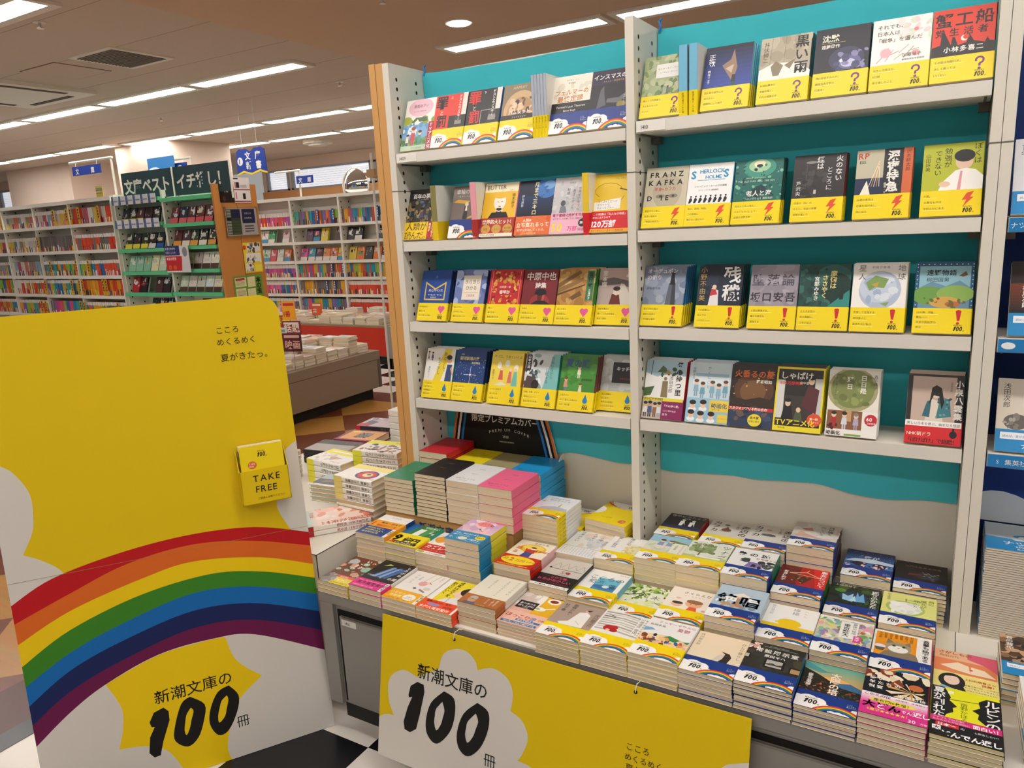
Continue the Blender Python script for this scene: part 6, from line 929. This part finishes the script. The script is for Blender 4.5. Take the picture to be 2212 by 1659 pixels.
ringb([(.194, .143), (.223, .153), (.227, .191), (.214, .237), (.179, .276), (.151, .264), (.144, .231), (.157, .182)], [(.19, .17), (.197, .189), (.193, .208), (.188, .226), (.176, .244), (.169, .228), (.170, .21), (.173, .192)])
ringb([(.288, .144), (.318, .157), (.32, .196), (.301, .246), (.268, .278), (.241, .266), (.235, .23), (.251, .181)], [(.285, .17), (.292, .187), (.286, .208), (.279, .228), (.265, .246), (.258, .23), (.260, .212), (.264, .195)])
text(b, '新潮文庫の', .113, BH_ - .128, .0405, K, MATTE, f2, .006); text(b, '冊', .310, BH_ - .282, .034, K, MATTE, f2)
text(b, 'こころ', .651, BH_ - .135, .0175, K, MATTE, f2); text(b, 'めくるめく', .649, BH_ - .157, .0165, K, MATTE, f2); text(b, '夏がきたっ。', .652, BH_ - .180, .018, K, MATTE, f2)
for x in (.217, .666): b.mesh([(x + .004 * math.cos(a), BH_ - .012 + .004 * math.sin(a), zs[0]) for a in (2 * PI * k / 12 for k in range(12))], [tuple(range(12))], MATTE, K)
b.obj('sheet', t)
for x in (.217, .666):
    b = MB(); b.tube([(x, BH_ - .012, .0025), (x + .001, BH_ - .003, .004), (x + .003, BH_ + .007, .003), (x + .008, BH_ + .012, -.006), (x + .011, BH_ + .010, -.011), (x + .014, BH_ + .012, -.0135)], .0011, STRING, n=6); b.obj('hanging_string', t)
# ================================================================ the far side of the store
SPN = MB()                                    # the rest of the paperbacks: far shelves and far tables
PAL_A = 'C9C4BC D8D2CA B8B2AA E0DAD2 8FA6B4 C97A6A D8B84A 9A8A7A 6F8A9C B4546A'.split()
PAL_B = '2F8CA8 E2A022 8FB83A D8602E 8A62A8 6E6A6A 3FA09A C9A83A 2A6AA4 D84A3A'.split()
PAL_R = 'D84A2E D2452C DC5234 CF4028'.split(); PAL_G = '6E6A66 7A7672 66625E'.split(); PAL_P = 'D8507A C84A8A D86A9A 4A62A8 E0547A B85AA8'.split(); PAL_O = 'D89A22 E0A82E D08E1E'.split(); PAL_T = '2F8C6A E2E0D8 D84A30 C9A04A'.split()
r2 = random.Random(11)
def spines(x0, x1, y, z, pal, hgt=.15, bands=True, dep=.1, white_top=0, run=5):
    x = x0; c = r2.choice(pal); left = 0
    while x < x1 - .004:
        w_ = r2.uniform(.009, .019); x2 = min(x + w_, x1); h = hgt * r2.uniform(.975, 1.0)
        if left <= 0: c = r2.choice(pal); left = r2.randint(1, run)
        left -= 1
        yy = y + r2.uniform(0, .004)
        SPN.box(x + .0004, yy, z, x2 - .0004, yy + dep, z + h, PRINT, c)
        if white_top: SPN.box(x + .0003, yy - .0006, z + h * (1 - white_top), x2 - .0003, yy, z + h + .0003, PRINT, 'E4DED6')
        if bands and r2.random() < .55: SPN.box(x + .0002, yy - .0008, z, x2 - .0002, yy, z + h * r2.uniform(.25, .42), PRINT, r2.choice('F2EFE6 C9382E E8C83A 2A3A6A D8829A F0E4D0 3A3A3E'.split()))
        x = x2
def faceout(x, y, z, bg, ops=(), n=2, w_=.105, h=.148, tilt=.32, band=None):
    for i in range(n - 1, -1, -1):
        M = Matrix.Translation((x, y + .016 * i, z)) @ Matrix.Rotation(PI / 2 - tilt, 4, 'X')
        SPN.box(0, 0, -.013, w_, h, 0, PRINT, bg if i == 0 else r2.choice(('E4DED4', bg)), M)
    z_ = .0002; base = lambda p: tuple(M @ Vector(p))
    o = list(ops)
    if band: o += [R(0, 0, 106, 46, band)]
    paint(SPN, o, w_ * 1000, h * 1000, z_, base=base, step=1e-4)
DARK = '2A2228 4A2A2E 1F2A3A 6A2A2E 3A3A2E 22242A 54303A'.split(); LITE = 'E4DCD2 D2C4C8 C9D4C0 E8E0B8 D8C0C4 F0E8DC D4DCE0'.split(); BRIT = 'C8323A 2F8CB4 E2C83A D84A8A 3A9A5A E07A2E 8A5AA4'.split()
def facerow(x0, x1, y, z, pal, bands, gap=.006, n=2, w_=.105, skip=.06, sc=1.0):
    x = x0
    while x + w_ < x1 + .02:
        if r2.random() > skip:
            bg = r2.choice(pal); d1, d2, d3 = (r2.choice(pal + LITE) for _ in range(3))
            faceout(x, y, z, bg, [R(r2.randint(4, 30), r2.randint(56, 90), r2.randint(30, 66), r2.randint(20, 44), d1), E(r2.randint(30, 70), r2.randint(70, 120), r2.randint(8, 26), r2.randint(8, 24), d2), N(6, 50, 94, 90, f'{d3} {bg} {d1}', 10, 7, r2.randint(0, 999)), R(r2.randint(8, 80), 100, 8, 40, r2.choice(['F4F0E8', '1F1C1E']))], n, w_, band=r2.choice(bands))
        x += w_ + gap + r2.uniform(0, .012)
def divider(x, y, z, c='D9A41E', ink='2A2210', h=.16):
    t = thing('author_divider', f'upright {"yellow" if c == "D9A41E" else "navy blue"} divider among the spines of the far bookcases', 'divider', (x, y - .014, z), group=('yellow' if c == 'D9A41E' else 'blue') + ' dividers on the far bookcases')
    b = MB(); b.box(-.016, -.001, 0, .016, .001, h, PRINT, c)
    for k in range(4): b.box(-.008, -.0014, h * (.78 - .17 * k), .008, -.0009, h * (.9 - .17 * k), PRINT, ink)
    b.obj('face', t); b = MB(); b.box(-.016, 0, 0, .016, .10, .0015, PRINT, c); b.obj('foot', t)
def case(x0, x1, y, zs, top, label, lip=WHITE, lipc='FFF', depth=.2, base=None, first=True, header=True, backm=None, group='far bookcases'):
    t = thing('bookcase', label, 'bookcase', ((x0 + x1) / 2, y, 0), group=group); c = (x0 + x1) / 2; h = (x1 - x0) / 2
    for sx in ((-1, 1) if first else (1,)):
        b = MB(); b.box(*((-h + .0003, 0, 0, -h + .0125) if sx < 0 else (h - .0125, 0, 0, h - .0003)), depth, top, CREAM); o = b.obj('upright', t)
        b = MB()
        for s2 in (-sx,):
            for yy in (.03, .15):
                for i in range(int((top - .5) / .06)):
                    zz = .5 + .06 * i; xx = sx * h + s2 * .0131
                    b.face([(xx, yy, zz), (xx, yy + .012, zz), (xx, yy + .012, zz + .016), (xx, yy, zz + .016)], HOLE)
        b.obj('slot_hole', o, kind='stuff')
    b = MB(); b.box(-h + .0127, depth - .012, 0, h - .0127, depth, top, backm or CREAM); b.obj('back_panel', t)
    if header: b = MB(); b.box(-h + .0125, 0, top - .035, h - .0125, depth, top, WHITE); b.obj('top_board', t)
    for z in zs:
        b = MB(); b.box(-h + .0125, -.002 if lip is WHITE else -.03, z - .032, h - .0125, depth, z, lip, lipc); b.obj('shelf', t)
    b = MB(); b.box(-h + .0127, -.28 if base else 0, 0, h - .0127, depth - .001, base or .3, GREY); b.obj('base_unit', t)
    return t
GLIP = mat('mint_green_shelf_lip', '5CBE86', .6)
# run of bookcases at Y 4.3: three with spines, two with green lips
GZ = (1.53, 1.275, 1.022, .824, .605)
XS = [-9.86, -9.13, -8.40, -7.655, -6.92, -6.19, -5.4885]
for i in range(4):
    x0, x1 = XS[i], XS[i + 1]; yy = 4.33 + .045 * (3 - i)
    case(x0, x1, yy, GZ, 1.765, f'far white bookcase of spines, {("at the photo edge", "third from the green-lipped shelves", "second from the green-lipped shelves", "touching the green-lipped shelves")[i]}')
    pal = ((PAL_A, PAL_A, PAL_A, PAL_B, PAL_B), (PAL_A, PAL_A, PAL_A, PAL_T, PAL_B), (PAL_A, PAL_G, PAL_T + PAL_B, PAL_B, PAL_P + PAL_B), (PAL_A + PAL_R, PAL_G + PAL_R, PAL_R + PAL_B, PAL_R + PAL_O, PAL_G + PAL_B))[i]
    for j, z in enumerate(GZ): spines(x0 + .016, x1 - .016, yy + .02, z + .0005, pal[j], .152, True, .12, .22 if (i + j) % 3 else 0, 6)
for x, j in ((-7.98, 0), (-7.74, 0), (-7.70, 0), (-7.60, 0), (-7.46, 0), (-7.13, 0), (-8.36, 1), (-8.2, 2), (-7.72, 2), (-7.44, 2), (-8.36, 3), (-7.86, 3), (-7.72, 3), (-7.60, 3), (-7.24, 3), (-7.19, 3), (-8.5, 4), (-8.42, 4), (-7.76, 4), (-7.63, 4), (-7.05, 4)): divider(x, 4.335 if x > -7.655 else 4.375, GZ[j] + .0005)
NZ = (1.474, 1.262, 1.052, .846)
for i in (4, 5):
    x0, x1 = XS[i], XS[i + 1]
    zz = (1.50, 1.265, 1.055, .855) if i == 4 else (1.475, 1.275, 1.070, .862)
    case(x0, x1, 4.36, zz + ((1.70,) if i == 5 else (1.72,)), 1.775, 'far shelving bay with mint green shelf lips, ' + ('nearer the white bookcases' if i == 4 else 'nearer the beech end panel'), GLIP, header=False, group='green-lipped shelving bays')
    for j, z in enumerate(zz):
        pal, bd = ((DARK, [None, 'E4C62E', None]), (DARK, ['E4DCD2', 'E8D84A', '2A5FA8']), (LITE + ['8FC0A4', 'D8A84A'], [None]), (DARK + ['B8242E'], [None, '4A2A3A']))[j] if i == 4 else ((DARK[:4] + ['C9D4DC', 'B8CCDC'], ['D8525A', 'E0626A']), (DARK, ['E8A040', 'F0E4D0']), (LITE, ['4A3428', '54382A']), (LITE, ['4A3428', '54382A']))[j]
        facerow(x0 + .05, x1 - .03, 4.375, z + .002, pal, bd, n=2)
    facerow(x0 + .3, x1 - .03, 4.375, .66, LITE + DARK, [None], n=1)
# silver price pockets over the first green bay
for j, zz in enumerate((1.70, 1.485)):
    for i in range(6):
        t = thing('card_pocket', 'small shiny white card pocket clipped along the far shelf edge', 'card', (-6.87 + .112 * i, 4.318, zz), group='white card pockets')
        b = MB(); b.box(0, -.004, -.03, .098, 0, .05, mat('glossy_card', 'D8D8DC', .15)); b.obj('card', t); b = MB(); b.box(0, -.0048, -.03, .026, -.0041, .05, PRINT, '5A6498'); b.box(.03, -.0048, .0, .09, -.0041, .012, PRINT, '8A8A94'); b.obj('print', t)
# dark green chalkboard signs above
for x0, x1, s, n_ in ((-6.80, -6.06, '文庫ベスト', 'nearer the blue hanging sign'), (-6.035, -5.30, 'イチ推し！', 'above the beech end panel')):
    t = thing('board_sign', f'dark green board with white lettering, {n_}', 'sign', (x0, 4.40, 1.715))
    w_ = x1 - x0; b = MB(); b.box(0, 0, 0, w_, .012, .245, mat('dark_green_board', '1D3A40', .6)); f = lambda p: (p[0], -.001, p[1])
    text(b, s, .03, .065, (w_ - .06) / len(s), 'D9D6CC', MATTE, f, .03); b.obj('panel', t)
    b = MB(); b.tube([(w_ + .006, .004, -.06), (w_ + .006, .004, .25)], .008, CREAM); b.box(0, .012, -.05, .02, .02, .2, CREAM); b.obj('support', t)
t = thing('topper_card', 'small yellow and blue striped card on top of the far bookcase', 'card', (-7.12, 4.33, 1.766))
b = MB(); b.box(0, 0, 0, .11, .004, .1, PRINT, 'E4C83A'); b.obj('card', t); b = MB(); [b.box(.004, -.0012, .03 + .014 * i, .106, -.0002, .037 + .014 * i, PRINT, ('5A9AB4', 'C9D4A8', '6A7A5A')[i % 3]) for i in range(5)]; b.obj('print', t)
t = thing('blue_poster', 'light blue poster rising behind the dark green boards', 'poster', (-7.1, 4.9, 1.72))
b = MB(); b.box(0, 0, 0, .42, .006, .42, PRINT, '2A7CC0'); b.obj('sheet', t); b = MB(); b.mesh([(.1 + .09 * math.cos(a), -.001, .3 + .03 * math.sin(a)) for a in (2 * PI * k / 16 for k in range(16))], [tuple(range(16))], PRINT, 'E4EEF4'); b.box(.2, .006, -.1, .22, .014, .3, CREAM); b.obj('cloud', t)
# beech end panel with notices
t = thing('gondola_end_panel', 'beech end panel of the far green-lipped shelving, covered in notices', 'panel', (-5.4605, 4.35, 0))
b = MB(); b.box(-.024, -.01, 0, 0, .45, 1.78, mat('orange_beech', 'CB8742', .5, noise=(3, .12))); b.obj('board', t); b = MB(); b.box(-.026, .22, 0, .001, .224, 1.7805, mat('panel_seam', '8A5A28', .6)); b.obj('seam', t)
def notice(name, label, y0, y1, z0, z1, bg, ops, cat='poster', off=.002):
    t = thing(name, label, cat, (-5.4595 + off, y0, z0)); W = (y1 - y0) * 1000; H = (z1 - z0) * 1000
    b = MB(); b.box(0, 0, 0, .002, y1 - y0, z1 - z0, PRINT, bg); paint(b, ops, W, H, .002, base=lambda p: (p[2] + .0003, p[0], p[1]), step=1e-4); b.obj('sheet', t); return t
notice('film_leaflet', 'dark film leaflet with rows of faces atop the end panel', 4.40, 4.55, 1.625, 1.845, '1F1614', [*[E(24 + 48 * (i % 3), 180 - 64 * (i // 3), 13, 20, '7A4A3A') for i in range(6)], *[E(24 + 48 * (i % 3), 192 - 64 * (i // 3), 15, 12, '120D0C') for i in range(6)], T('ても', 40, 86, 26, 'D8CFC4', B1), E(40, 30, 20, 24, '4A2A22')])
notice('prize_leaflet', 'white leaflet with dark red strips beside the film one', 4.555, 4.73, 1.622, 1.838, 'EDE4DE', [R(6, 200, 50, 10, '2A2224'), R(0, 108, 175, 8, '9A2A34'), R(0, 8, 175, 8, '9A2A34'), R(14, 124, 12, 50, 'C9707A'), R(28, 126, 34, 48, '2A2226'), R(14, 30, 12, 60, 'C9707A'), R(90, 30, 30, 50, '1F1C1E'), *[R(72, 150 - 10 * i, 70, 3, '8A8080') for i in range(3)]])
t = notice('notice_board', 'framed white notice with navy and green table in clear holder', 4.43, 4.765, 1.342, 1.574, 'EFE9E4', [R(6, 6, 150, 220, '3A4A3A'), *[R(10, 12 + 24 * i, 44, 18, 'C9C9B8') for i in range(9)], *[R(60, 12 + 24 * i, 92, 18, '5A7048') for i in range(5)], R(60, 150, 92, 70, '1F2A5A'), R(172, 104, 140, 122, '1F2A5A'), T('お知らせ', 196, 180, 20, 'E4E4EC', B1), T('新刊案内', 196, 140, 20, 'E4E4EC', B1), *[R(190, 74 - 22 * i, 100, 8, '4A3A40') for i in range(3)]], 'notice', .006)
b = MB(); b.box(.003, -.015, -.02, .0045, .35, .25, CLEAR); b.obj('clear_holder', t); b = MB(); [b.box(-.006, y, z, .006, y + .014, z + .014, CHROME) for y in (-.012, .334) for z in (-.014, .232)]; b.obj('fixing', t)
notice('comic_poster', 'yellow poster with monochrome comic panels', 4.575, 4.77, 1.008, 1.276, 'EFD22E', [E(14, 226, 20, 20, 'D8422E'), R(44, 184, 146, 74, 'E4E0D8'), N(46, 186, 140, 70, '4A4642 8A8680 2A2826', 16, 14, 4), R(20, 96, 166, 76, 'EDEAE2'), N(22, 98, 160, 70, 'C4C0B8 F2F0EA 5A5650', 12, 14, 7), R(8, 16, 84, 70, 'E4E0D8'), N(10, 18, 80, 66, '4A4642 A8A49C', 9, 12, 5), R(110, 10, 76, 60, 'F4E04A')])
notice('green_poster', 'green poster with cream text panels low on the end panel', 4.43, 4.745, .745, .99, '6FA03A', [R(14, 150, 120, 80, 'E4DCA8'), R(150, 140, 84, 90, 'E4DCA8'), R(14, 60, 110, 76, 'E4DCA8'), R(140, 50, 90, 76, 'E4DCA8'), R(20, 205, 100, 20, 'B83A44'), *[R(24, 164 + 10 * i, 90, 3, '8A8A5A') for i in range(4)], *[R(24, 74 + 10 * i, 90, 3, '8A8A5A') for i in range(5)], V('本の虫', 270, 226, 56, '1F2A14', .03, .9), E(190, 20, 40, 20, 'D8842E')])
# low white card leaning between the green bays
t = thing('author_poster', 'red, navy and white poster hung between the green-lipped bays', 'poster', (-6.17, 4.30, 1.045))
b = MB(); b.box(0, 0, 0, .33, .004, .235, PRINT, 'E4DCDC'); paint(b, [R(0, 150, 210, 85, '26306A'), R(0, 14, 230, 130, 'C8222E'), P('D8D4D4', 210, 0, 330, 0, 330, 235, 220, 235, 236, 150), E(280, 180, 34, 42, '8A8688'), T('有害な男性性', 10, 200, 24, 'E8E4EC'), T('北欧こじらせ', 10, 166, 24, 'E8E4EC'), T('本当の戦争', 14, 110, 28, 'F0E0D8', B1), E(50, 44, 24, 22, 'DF5A2A'), E(120, 44, 24, 22, 'DF5A2A')], 330, 235, .0004, base=lambda p: (p[0], -p[2], p[1]), step=1e-4); b.obj('sheet', t)
# far bookcases by the windows
FZ = (1.421, 1.233, 1.015, .826, .634, .44)
XF = [-7.38, -6.645, -5.895, -5.165, -4.43]
for i in range(4):
    x0, x1 = XF[i], XF[i + 1]
    case(x0, x1, 6.3, FZ[:5], 1.735, 'bookcase under the windows, ' + ('half hidden by the beech end panel', 'with the blue dividers', 'beneath the round mirror', 'behind the beech end boards')[i], base=.43)
    for j, z in enumerate(FZ[:5]):
        if j in (1, 2) : facerow(x0 + .04, x1 - .03, 6.34, z, (LITE + BRIT) if i == 0 else (BRIT + DARK), [None, '2F8CC0', 'E4DCD2'], n=2, skip=.25 if j == 1 else .08)
        else: spines(x0 + .016, x1 - .016, 6.33, z + .0005, ((PAL_P + PAL_R, 0, 0, PAL_P, PAL_P + PAL_B), (PAL_B, 0, 0, PAL_B, PAL_G + PAL_O), (PAL_B, 0, 0, PAL_B, PAL_R), (PAL_B, 0, 0, PAL_B, PAL_R))[i][j], .15, True, .12, .3 if (i == 0 or (i == 2 and j == 4)) else 0, 4)
    spines(x0 + .016, x1 - .016, 6.33, .4305, (PAL_B, PAL_B + PAL_P, PAL_R, PAL_R)[i], .15, True, .12, .25 if i != 1 else 0)
for x, j in ((-6.66, 0), (-6.24, 0), (-6.0, 0), (-5.36, 0), (-6.66, 3), (-6.1, 3), (-5.93, 3), (-6.66, 4), (-6.2, 4), (-6.08, 4)): divider(x, 6.33, FZ[j] + .0005, '1F3F7A', 'C9D4E4')
t = thing('convex_mirror', 'round convex security mirror above the bookcases under the windows', 'mirror', (-5.85, 6.56, 1.82))
b = MB(); V_ = [(0, -.05, 0)]; F = []
for j in range(1, 7):
    for k in range(28): a = 2 * PI * k / 28; q = j / 6; V_.append((.185 * q * math.cos(a), -.05 + .05 * q * q, .185 * q * math.sin(a)))
F = [(0, 1 + (k + 1) % 28, 1 + k) for k in range(28)] + [(1 + (j - 1) * 28 + k, 1 + (j - 1) * 28 + (k + 1) % 28, 1 + j * 28 + (k + 1) % 28, 1 + j * 28 + k) for j in range(1, 6) for k in range(28)]
b.mesh(V_, F, mat('mirror_dome', 'DDD', .04, metal=1)); smooth(b.obj('dome', t), 60)
b = MB(); b.tube([(.19 * math.cos(a), .002, .19 * math.sin(a)) for a in (2 * PI * k / 28 for k in range(29))], .008, mat('mirror_rim', 'C9C4B8', .4)); b.tube([(0, .02, -.17), (0, .06, -.25)], .012, CREAM); b.obj('rim', t)
# hanging and pole signs
t = thing('hanging_sign', 'blue open-book shaped sign hanging from the ceiling', 'sign', (-5.7, 5.0, 1.90))
O_ = [(-.2, .0), (-.19, .205), (-.15, .225), (-.06, .225), (0, .195), (.06, .225), (.15, .225), (.19, .205), (.2, 0), (.11, .02), (0, -.005), (-.11, .02)]
b = MB(); b.prism(O_, 0, .006, PRINT, '1F3F9E', Matrix.Rotation(PI / 2, 4, 'X')); f = lambda p: (p[0], -.0068, p[1])
b.mesh([f(p) for p in ell(-.145, .115, .037, .037, 20)], [tuple(range(20))], PRINT, 'F0F0F0'); text(b, '1', -.158, .092, .062, '1F3F9E', PRINT, lambda p: (p[0], -.0074, p[1]), .03)
for s, x, z in (('文', -.075, .13), ('庫', .06, .13), ('新', -.07, .045), ('書', .062, .045)): text(b, s, x, z, .075, 'F0F0EC', PRINT, f, .03)
b.obj('panel', t)
b = MB(); W_ = [(-.2, -.012), (-.11, .012), (0, -.014), (.11, .012), (.2, -.012), (.2, .004), (.11, .03), (0, .004), (-.11, .03), (-.2, .004)]; b.prism(W_, .0, .0075, PRINT, 'E4C83A', Matrix.Rotation(PI / 2, 4, 'X')); b.obj('page_edge', t)
b = MB(); [b.tube([(x, -.003, .21), (x, -.003, .675)], .002, STRING, n=6) for x in (-.1, .1)]; b.obj('cord', t)
def pole_sign(label, x, y, zp, w_, h, zs_, bx0, bx1, zb=1.765):
    t = thing('pole_sign', label, 'sign', (x, y, zs_)); b = MB(); b.box(0, 0, 0, w_, .006, h, PRINT, '1F3F9E'); f = lambda p: (p[0], -.001, p[1])
    text(b, '文', w_ * .12, h * .16, h * .72, 'F0F0EC', PRINT, f, .02); text(b, '庫', w_ * .66, h * .16, h * .72, 'F0F0EC', PRINT, f, .02); b.obj('panel', t)
    b = MB(); b.tube([(bx0 - x, .02, zp - zs_), (bx1 - x, .02, zp - zs_)], .012, CREAM); [b.tube([(q - x, .02, zp - zs_), (q - x, .02, zb - zs_)], .011, CREAM) for q in (bx1 - .02,)]; [b.tube([(q, .004, h - .004), (q, .012, zp - zs_)], .002, STRING, n=5) for q in (.06, w_ - .06)]; b.obj('bracket', t)
pole_sign('blue rectangular category sign left of the dark green boards'.replace('left of', 'before'), -7.66, 4.45, 2.13, .48, .085, 2.0, -7.72, -7.0)
pole_sign('blue rectangular category sign half behind the dark green boards', -6.98, 4.95, 2.11, .42, .09, 1.98, -7.1, -6.5)
pole_sign('blue rectangular category sign next to the round mirror', -6.55, 6.36, 2.03, .26, .085, 1.88, -6.9, -6.5, 1.736)
t = thing('clip_stand', 'slim white stand with clips beside the beech end boards', 'stand', (-2.6, 3.05, 0))
b = MB(); b.tube([(0, 0, .02), (0, 0, 1.72)], .006, CREAM); b.obj('pole', t); b = MB(); b.tube([(-.05, 0, 1.62), (.03, 0, 1.60)], .008, mat('pale_wood', 'B89468', .6)); b.box(-.03, -.01, 1.60, .02, .01, 1.64, MATS['pale_wood']); b.obj('clip', t); b = MB(); b.prism(ell(0, 0, .12, .12, 20), 0, .02, CREAM); b.obj('base', t)

# far table of piled paperbacks
def table(label, x0, x1, y0, y1, h, skirt=None):
    t = thing('stock_table', label, 'table', ((x0 + x1) / 2, (y0 + y1) / 2, 0)); cx, cy = (x0 + x1) / 2, (y0 + y1) / 2; M = Matrix.Translation((-cx, -cy, 0))
    b = MB(); b.box(x0, y0, h - .07, x1, y1, h, mat('taupe_laminate', '93816A', .55), M=M); b.obj('table_top', t)
    b = MB(); b.box(x0 + .004, y0 + .004, .09, x1 - .004, y1 - .004, h - .073, MATS['taupe_laminate'], M=M); b.box(x1 - .004, y1 - .03, .09, x1 + .002, y1, h - .07, mat('table_edge', '6E6254', .6), M=M); b.obj('body', t)
    b = MB(); b.box(x0 + .05, y0 + .05, 0, x1 - .06, y1 - .05, .09, DGREY, M=M); b.obj('plinth', t)
    if skirt: b = MB(); b.box(x0 + .01, y0 - .006, .1, x1 - .01, y0 - .001, h - .02, PRINT, skirt, M=M); b.obj('skirt', t)
table('long taupe table heaped with paperback piles across the aisle', -5.35, -3.95, 1.6, 4.53, .387)
table('low table with a red skirt in front of the window bookcases', -6.9, -4.79, 5.62, 6.0, .40, 'C8321E')
t = thing('stock_cabinet', 'small grey cabinet just past the red-skirted table', 'cabinet', (-4.45, 5.8, 0))
b = MB(); b.box(-.32, -.2, .08, .32, .2, .40, GREY); b.obj('body', t); b = MB(); b.box(-.28, -.206, .1, .28, -.2, .36, GREY); b.obj('door', t); b = MB(); b.box(-.3, -.18, 0, .3, .18, .08, DGREY); b.obj('plinth', t)
PILE = 'E6D8BC E9DCC0 E2D2B4 EADFC8 DCCDB0 E8D6C8'.split(); TOPS = 'E8E0D4 D8C4C0 C9D4C8 E4C8B0 B4C4CC E8DCA8 C8707A D8A87A F0ECE4'.split()
def piles(x0, x1, y0, y1, z, along_x=False, hmin=.04, hmax=.15):
    y = y0
    while y < y1 - .08:
        x = x0
        while x < x1 - .06:
            h = r2.uniform(hmin, hmax); a, c_ = (.15, .107); zz = z; ang = r2.uniform(-.12, .12)
            n = max(2, int(h / r2.uniform(.012, .02))); th = h / n; M0 = Matrix.Translation((x + a / 2, y + c_ / 2, 0))
            for i in range(n):
                M = M0 @ Matrix.Rotation(ang + r2.uniform(-.04, .04), 4, 'Z') @ Matrix.Translation((r2.uniform(-.006, .006), 0, 0))
                SPN.box(-a / 2, -c_ / 2, zz, a / 2, c_ / 2, zz + th * .9, PRINT, r2.choice(PILE), M); zz += th
            SPN.box(-a / 2, -c_ / 2, zz - th * .1, a / 2, c_ / 2, zz - th * .1 + .0006, PRINT, r2.choice(TOPS), M0 @ Matrix.Rotation(ang, 4, 'Z'))
            q = r2.choice(TOPS); SPN.box(-a / 2 + .03, -c_ / 2 + .01, zz, a / 2 - .04, c_ / 2 - .02, zz + .0006, PRINT, q, M0 @ Matrix.Rotation(ang, 4, 'Z'))
            x += .162
        y += .116
piles(-5.3, -3.99, 1.7, 4.45, .3875)
for i in range(4): piles(-4.9 + .1 * i, -4.3, 2.4 + .4 * i, 3.9, .47, hmin=.05, hmax=.13)
piles(-6.85, -4.85, 5.66, 5.98, .4005, hmin=.03, hmax=.09); piles(-7.3, -4.5, 6.04, 6.2, .4305, hmin=.02, hmax=.10)
tag(SPN.obj('background_paperbacks', None), 'paperbacks filling the far bookcases, green-lipped shelves and far tables', 'books', kind='stuff')
for i, (x, y, z, w_, h, bg, s, c2, lb, zb) in enumerate(((-4.64, 4.2, .66, .12, .15, 'F0A81E', '1番', 'C8321E', 'orange price card with a large red numeral on the far table', .50), (-4.33, 3.9, .60, .16, .10, '8A2430', '話題', 'F0E0D0', 'dark red card among the far piles, beside the orange one', .50), (-4.12, 3.6, .57, .13, .13, 'D4DAD4', '新刊', '8A9AA0', 'pale grey card standing on the far piles', .50), (-4.03, 3.62, .53, .15, .13, '5A1F26', '映画', 'E8B4A8', 'maroon film card nearest the edge of the far table', .46), (-4.95, 4.4, .60, .14, .07, 'E8D84A', '春', 'B8402E', 'low yellow card beside the standee edge on far table', .50), (-6.45, 5.8, .47, .13, .12, 'C9B4BC', '旅', 'D8609A', 'pink and grey card on the red-skirted table', .43), (-5.9, 5.75, .47, .12, .13, 'D85A30', '祭', 'F0E8DC', 'orange and white card on the red-skirted table', .43))):
    t = thing('price_card', lb, 'card', (x, y, z), Matrix.Rotation(.25, 4, 'Z')); b = MB(); b.box(0, 0, 0, w_, .003, h, PRINT, bg); text(b, s, w_ * .1, h * .2, w_ * .42, c2, PRINT, lambda p: (p[0], -.0012, p[1]), .02); b.box(w_ * .1, -.0012, h * .75, w_ * .9, -.0002, h * .9, PRINT, c2); b.obj('card', t)
    b = MB(); b.tube([(w_ / 2, .006, zb - z - .06), (w_ / 2, .006, h * .5)], .0025, CHROME, n=6); b.obj('wire', t)
# white rack behind the far gondola edge
for o in list(bpy.data.objects):
    if o.type == 'MESH' and o.name.split('.')[0] in ('cover', 'belly_band') and False: pass
